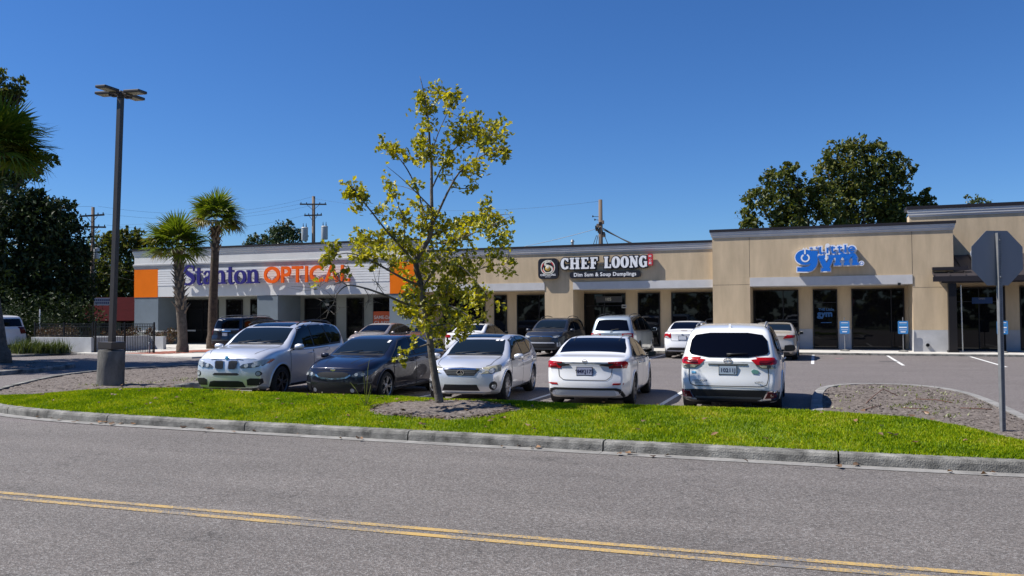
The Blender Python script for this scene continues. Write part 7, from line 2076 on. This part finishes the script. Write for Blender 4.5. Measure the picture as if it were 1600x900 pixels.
bush('dark undergrowth below the far trees left of the white shop', [(-58, 62, 2.0, 2.4), (-55, 63, 2.0, 2.4), (-61, 60, 2.0, 2.4), (-64, 57, 2.4, 2.6), (-67, 56, 2.6, 2.8), (-52, 62, 2.4, 2.4)], 260, .28, mt['oakleaf'], 'shrub')

# ------------------------------------------------------------------ street furniture
# lamp on its concrete drum
lamp = empty('street_lamp', (-17.61, 16.95, .08), 0, 'tall dark bronze lamp post with four flat heads on a concrete drum', 'street lamp')
mb = MB(); mb.lathe([(.0, -.1), (.34, -.1), (.34, 0), (.335, .5), (.335, .935), (.32, .955), (.0, .96)], 28); mb.build('concrete_drum', mt['oldconcrete'], lamp, smooth=True, angle=40)
mb = MB(); mb.bevbox(-.235, .235, -.235, .235, .985, 1.18, .02); mb.build('base_cover', mt['bronzepole'], lamp)
mb = MB()
h_ = .066
vs = [(sx*h_*(1 if z < 2 else .95), sy*h_*(1 if z < 2 else .95), z) for z in (1.1, 7.7) for sx, sy in ((-1, -1), (1, -1), (1, 1), (-1, 1))]
mb.add(vs, [(0, 1, 5, 4), (1, 2, 6, 5), (2, 3, 7, 6), (3, 0, 4, 7), (4, 5, 6, 7), (3, 2, 1, 0)])
po = mb.build('pole', mt['bronzepole'], lamp)
mb = MB(); mb.lathe([(.09, 7.69), (.09, 7.84), (.05, 7.88), (0, 7.88)], 12); mb.build('cap', mt['bronzepole'], lamp, smooth=True, angle=40)
for k, a_ in enumerate((3, 93, 183, 273)):
    hd = empty('lamp_head', (0, 0, 7.78), R(a_)); hd.parent = lamp
    mb = MB(); mb.bevbox(.05, .25, -.05, .05, -.03, .06, .012); mb.bevbox(.22, .72, -.165, .165, .005, .08, .02); mb.bevbox(.20, .32, -.09, .09, -.045, .005, .012)
    mb.build('housing', mt['bronzepole'], hd)
    mb = MB(); mb.box(.30, .69, -.13, .13, -.004, .0048); mb.build('lens', mt['lens'], hd)
lamp.rotation_euler = (0, R(1.9), 0)

# back of the stop sign on its perforated post
ss = empty('stop_sign', (2.64, 14.43, .12), R(26), 'grey back of an octagonal road sign on a perforated steel post', 'road sign')
mb = MB(); w_ = .03
mb.box(-w_, -w_+.006, -w_, w_, -.1, 3.03); mb.box(w_-.006, w_, -w_, w_, -.1, 3.03); mb.box(-w_+.006, w_-.006, w_-.006, w_, -.1, 3.03); mb.box(-w_+.006, w_-.006, -w_, -w_+.004, -.1, 3.03)
post = mb.build('post', mt['galv'], ss)
hm = MB()
for k in range(118):
    z_ = .02+k*.0254
    hm.add([(r_*math.cos(q*math.pi/3), -w_-.0008, z_+r_*math.sin(q*math.pi/3)) for r_ in (.0075,) for q in range(6)], [(0, 1, 2, 3, 4, 5)])
    hm.add([(w_+.0008, r_*math.cos(q*math.pi/3), z_+r_*math.sin(q*math.pi/3)) for r_ in (.0075,) for q in range(6)], [(0, 1, 2, 3, 4, 5)])
hm.build('post_holes', mt['black'], post, fix=False)['kind'] = 'stuff'
mb = MB(); r_ = .455; oc = [(r_*math.cos(R(22.5+45*k)), 2.645+r_*math.sin(R(22.5+45*k))) for k in range(8)]
mb.prism(oc, .034, .037); mb.build('plate', mt['aluback'], ss)
mb = MB(); mb.prism([(x_*.992, 2.645+(z_-2.645)*.992) for x_, z_ in oc], .038, .0385); mb.build('face', M('red_sign_face', (.45, .01, .015), .5), ss)
fc_ = text_mesh('STOP', .36, mt['whiteletter'], 'lettering', bold=.008, parent=ss, loc=(0, .0402, 2.645), rot=(R(90), 0, math.pi))
for z_ in (2.35, 2.92):
    mb = MB(); mb.lathe([(0, -w_-.012), (.012, -w_-.010), (.014, -w_)], 8, 0, (0, 0, z_), 'Y'); mb.build('bolt', mt['galv'], ss)

# garden wall and railing at the left
wl_ = empty('garden_wall', (-34.2, 31.7, 0.1), 0, 'low white rendered wall under the black railing at the left', 'wall')
def wbox(root, name, m, x0, x1, y0, y1, z0, z1):
    l = root.location; mb = MB(); mb.bevbox(x0-l.x, x1-l.x, y0-l.y, y1-l.y, z0-l.z, z1-l.z, .012); return mb.build(name, m, root)
mt['gardenwall'] = M('garden_wall_render', (.46, .47, .48), .9, var=.15, vscale=1.5, bump=.25, bscale=60)
wbox(wl_, 'wall', mt['gardenwall'], -38.2, -34.12, 31.62, 31.86, .0, .86)
wbox(wl_, 'wall', mt['gardenwall'], -34.36, -34.12, 31.862, 35.5, .0, .855)
wbox(wl_, 'wall', mt['gardenwall'], -38.2, -33.2, 35.502, 35.72, .0, .80)
def railing(label, x0, x1, y, z0, z1, rb, posts, group='black metal railings at the corner'):
    root = empty('railing', (x0, y, z0), 0, label, 'railing', group)
    W_ = x1-x0; H_ = z1-z0
    for px in posts:
        mb = MB(); mb.bevbox(px-.032-x0, px+.032-x0, -.032, .032, -.05, H_+.06, .006); mb.build('post', mt['blackmetal'], root)
    for zr in (rb, H_-.16, H_-.02):
        mb = MB(); mb.box(0, W_, -.016, .016, zr-.015, zr+.015); mb.build('rail', mt['blackmetal'], root)
    pk = None; x_ = .09
    while x_ < W_-.05:
        if pk is None:
            mb = MB(); mb.box(-.009, .009, -.0085, .0085, rb-.05, H_-.02); o = pk = mb.build('picket', mt['blackmetal'], root)
        else: o = pk.copy(); COL.objects.link(o); o.parent = root
        o.location = (x_, 0, 0); x_ += .105
    return root
railing('black railing standing on top of the low white wall', -38.1, -34.15, 31.74, .87, 1.56, .08, (-38.1, -36.1, -34.15))
railing('full height black railing from the white wall to the corner post', -34.0, -30.25, 31.74, .11, 1.56, .1, (-34.0, -32.1, -30.25))
mb = MB(); mb.tube([(0, 0, 0), (0, 0, .42)], .035, 8); mb.lathe([(.05, .42), (.05, .5), (.02, .54), (0, .54)], 8); o = mb.build('water_valve', mt['galv'], smooth=True, angle=40); o.location = (-30.42, 31.62, .11)
tag(o, 'small grey valve pipe beside the corner post of the railing', 'valve')

# utility poles and wires
def pole(label, x, y, h, arms, r=.15, z0=0.0, rz=0.0):
    root = empty('utility_pole', (x, y, z0), rz, label, 'utility pole', 'wooden utility poles behind the shops')
    mb = MB(); mb.tube([(0, 0, -.2), (0, 0, h*.5), (0, 0, h)], [r*1.15, r, r*.8], 10); mb.build('pole', mt['wood'], root, smooth=True)
    for (z, half, tilt) in arms:
        mb = MB(); mb.add([(-half, -.16-.06, z-.06-tilt*half), (half, -.22, z-.06+tilt*half), (half, -.10, z-.06+tilt*half), (-half, -.10, z-.06-tilt*half), (-half, -.22, z+.06-tilt*half), (half, -.22, z+.06+tilt*half), (half, -.10, z+.06+tilt*half), (-half, -.10, z+.06-tilt*half)], [(0, 3, 2, 1), (4, 5, 6, 7), (0, 1, 5, 4), (1, 2, 6, 5), (2, 3, 7, 6), (3, 0, 4, 7)])
        a = mb.build('crossarm', mt['wood'], root)
        for sx in (-.92, -.5, .5, .92):
            q = MB(); q.lathe([(.02, .06), (.05, .09), (.03, .13), (.05, .17), (0, .2)], 8, 0, (sx*half, -.16, z+sx*half*tilt)); q.build('insulator', mt['black'], a, smooth=True)
        for sx in (-1, 1):
            q = MB(); q.tube([(sx*half*.45, -.16, z-.06), (0, -.14, z-.55)], .02, 5); q.build('brace', mt['wood'], a)
    return root
def can(root, x, y, z, s=1.0):
    mb = MB(); mb.lathe([(0, -.45*s), (.20*s, -.45*s), (.22*s, -.4*s), (.22*s, .38*s), (.24*s, .40*s), (.20*s, .45*s), (0, .48*s)], 14, 0, (x, y, z)); t_ = mb.build('transformer', M('transformer_grey', (.42, .44, .45), .5) if 'tg' not in mt else mt['tg'], root, smooth=True, angle=40)
    for q in (-.1, .1):
        mb = MB(); mb.lathe([(.03, .4*s), (.05, .52*s), (.03, .6*s), (.02, .72*s), (0, .74*s)], 8, 0, (x+q*s, y, z)); mb.build('bushing', mt['black'], t_, smooth=True)
pA = pole('wooden utility pole with two crossarms left of the white shop', -50.85, 47.15, 10.1, [(9.45, .92, .06), (8.6, 1.05, -.03)], .15, 0, R(20))
can(pA, .45, -.3, 6.6, .9)
pB = pole('wooden utility pole with transformers behind the white shop roof', -42.7, 63.95, 12.7, [(11.95, 1.2, -.01), (10.95, .8, .02)], .17, 0, R(20))
can(pB, -.75, -.2, 9.25, 1.35); can(pB, 1.05, -.2, 9.35, 1.35)
pC = pole('wooden utility pole with a knot of cables behind the restaurant roof', -14.6, 58.4, 10.2, [], .17)
for q in range(9):
    mb = MB(); a_ = q*.7
    mb.bevbox(math.cos(a_)*.28-.09, math.cos(a_)*.28+.09, math.sin(a_)*.2-.08-.1, math.sin(a_)*.2+.08-.1, 7.55+.13*q*.9-.1, 7.72+.13*q*.9, .02); mb.build('junction_box', mt['blackmetal'] if q % 2 else mt['wood'], pC)
for (x_, z_) in ((-.55, 9.0), (-.4, 8.75)):
    mb = MB(); mb.tube([(x_, -.1, z_), (0, 0, z_-.05)], .02, 5); mb.lathe([(0, -.08), (.05, -.05), (.05, .05), (0, .08)], 8, 0, (x_, -.1, z_)); mb.build('cutout', mt['black'], pC)
for (ex, ez) in ((-.9, 5.3), (-.55, 5.3), (1.0, 5.3)):
    mb = MB(); mb.tube([(ex*.3, -.15, 7.6), (ex*.7, -.2, 6.6), (ex, -.2, ez)], .025, 5); mb.build('drop_cable', mt['wire'], pC)
def wire(label, a, b, sag, r=.008, n=14, m=None):
    mb = MB(); pts = []
    for k in range(n+1):
        t = k/n; pts.append((lerp(a[0], b[0], t), lerp(a[1], b[1], t), lerp(a[2], b[2], t) - sag*4*t*(1-t)))
    mb.tube(pts, r, 4); return tag(mb.build('overhead_wire', m or mt['wire'], smooth=True), label, 'wire', 'overhead wires')
wire('highest thin wire running right from the left utility pole', (-50.1, 47.3, 9.6), (-42.0, 64.2, 12.1), .9)
wire('second thin wire running right from the left utility pole', (-50.4, 47.2, 10.15), (-42.6, 63.9, 12.7), 1.0)
wire('third thin wire running right from the left utility pole', (-49.9, 47.5, 8.75), (-43.5, 63.8, 11.0), .8)
wire('highest thin wire running left from the left utility pole', (-50.85, 47.1, 10.15), (-75, 30, 10.3), .3)
wire('second thin wire running left from the left utility pole', (-51.6, 46.8, 9.55), (-75, 29.4, 9.9), .3)
wire('third thin wire running left from the left utility pole', (-51.8, 46.8, 8.7), (-75, 29, 9.1), .3)
wire('thin wire between the transformer pole and the pole behind the restaurant', (-42.7, 63.95, 12.5), (-14.6, 58.4, 10.1), .9)
wire('thin wire running left from the transformer pole', (-43.8, 63.5, 12.0), (-62, 60, 10.5), .4)
wire('pale cable sloping left from the pole behind the restaurant', (-14.8, 58.3, 8.1), (-24, 57.0, 6.3), .15, .022, m=mt['greystucco'])
wire('thick black cable drooping right from the pole behind the restaurant', (-14.4, 58.4, 8.1), (-8.5, 56.2, 5.4), .25, .05)
wire('second thick cable drooping right from the pole behind the restaurant', (-14.4, 58.4, 8.0), (-7.0, 56.2, 5.35), .35, .04)
wire('low wire in front of the dark trees at the left', (-50.9, 47.1, 6.2), (-75, 31, 6.0), .3)
wire('low wire from the left utility pole to the white shop', (-50.8, 47.1, 6.0), (-40.9, 47.0, 4.3), .2)
wire('lower wire from the left utility pole to the white shop', (-50.8, 47.1, 5.4), (-40.9, 46.0, 3.8), .2)

# the maroon roofed house behind, with its banner
hs = empty('house', (-51.9, 51.0, 0), R(20), 'low house with a maroon roof behind the railing', 'house')
mb = MB(); mb.box(-3.5, 3.5, 0, 8, -.1, 1.75); mb.build('wall', mt['housewall'], hs)
mb = MB(); mb.add([(-4.2, -.8, 1.55), (4.2, -.8, 1.55), (4.2, 4, 3.5), (-4.2, 4, 3.5), (4.2, 8.8, 1.55), (-4.2, 8.8, 1.55), (-4.2, -.8, 1.45), (4.2, -.8, 1.45), (4.2, 8.8, 1.45), (-4.2, 8.8, 1.45)],
                    [(0, 1, 2, 3), (3, 2, 4, 5), (0, 6, 7, 1), (6, 9, 8, 7), (0, 3, 5, 9, 6), (1, 7, 8, 4, 2), (5, 4, 8, 9)]); mb.build('roof', mt['maroon'], hs)
for x_ in (-2.6, -1.2, .4, 1.6, 2.6):
    f_ = MB(); f_.box(x_-.45, x_+.45, -.06, .03, .2, 1.4); wn_ = f_.build('window', mt['frame'], hs)
    g_ = MB(); g_.box(x_-.36, x_+.36, -.075, -.062, .3, 1.3); g_.build('pane', mt['carglasslight'], wn_)
bn = empty('banner', (-52.3, 49.55, 3.05), R(20), 'pale banner with violet lettering fixed on the maroon roof', 'banner')
mb = MB(); mb.box(-.95, .95, -.015, .015, -.3, .3); mb.build('sheet', M('banner_cloth', (.60, .60, .68), .8), bn)
for z_, w2 in ((.12, .7), (-.10, .6)):
    for k in range(9):
        mb = MB(); mb.box(-w2+k*.16, -w2+k*.16+.10, -.021, -.016, z_-.07, z_+.07); mb.build('print', mt['navy'], bn)
# sign on the left pole: the pale half of an octagon
so = empty('road_sign', (-49.8, 46.2, 1.35), R(20), 'pale back of a small octagonal sign beside the left utility pole', 'road sign')
mb = MB(); mb.prism([(.38*math.cos(R(22.5+45*k)), .38*math.sin(R(22.5+45*k))) for k in range(8)], -.01, .01); mb.build('plate', mt['aluback'], so)
mb = MB(); mb.tube([(0, .03, .3), (0, .03, -1.45)], .03, 6); mb.build('post', mt['galv'], so)
mb = MB(); mb.tube([(-42.6, 35.8, 0), (-42.6, 35.8, 2.35)], .035, 6); tag(mb.build('marker_post', mt['whiteletter']), 'thin pale post standing before the dark trees', 'post')

# unseen wood added across the road and past the shops, to darken reflections
wb_ = []
for k in range(60):
    x_ = -110 + k*3.6; wb_.append((x_, -34+random.uniform(-4, 3), random.uniform(3, 11), random.uniform(2.8, 4.2))); wb_.append((x_, -33+random.uniform(-2, 2), 3, 3.4))
for k in range(26):
    y_ = -26 + k*3.2; wb_.append((62+random.uniform(-2, 4), y_, random.uniform(3, 10), random.uniform(2.8, 4))); wb_.append((61, y_, 3, 3.4))
Pw = blob_points(wb_, 16, 1.1, .45)
tag(leaf_cloud('unseen_wood', Pw, 1.3*rng.uniform(.6, 1.3, len(Pw)), mt['oakleaf'], aspect=.9), 'unseen wood across the road, added to darken reflections in the glass', 'wood', kind='stuff')
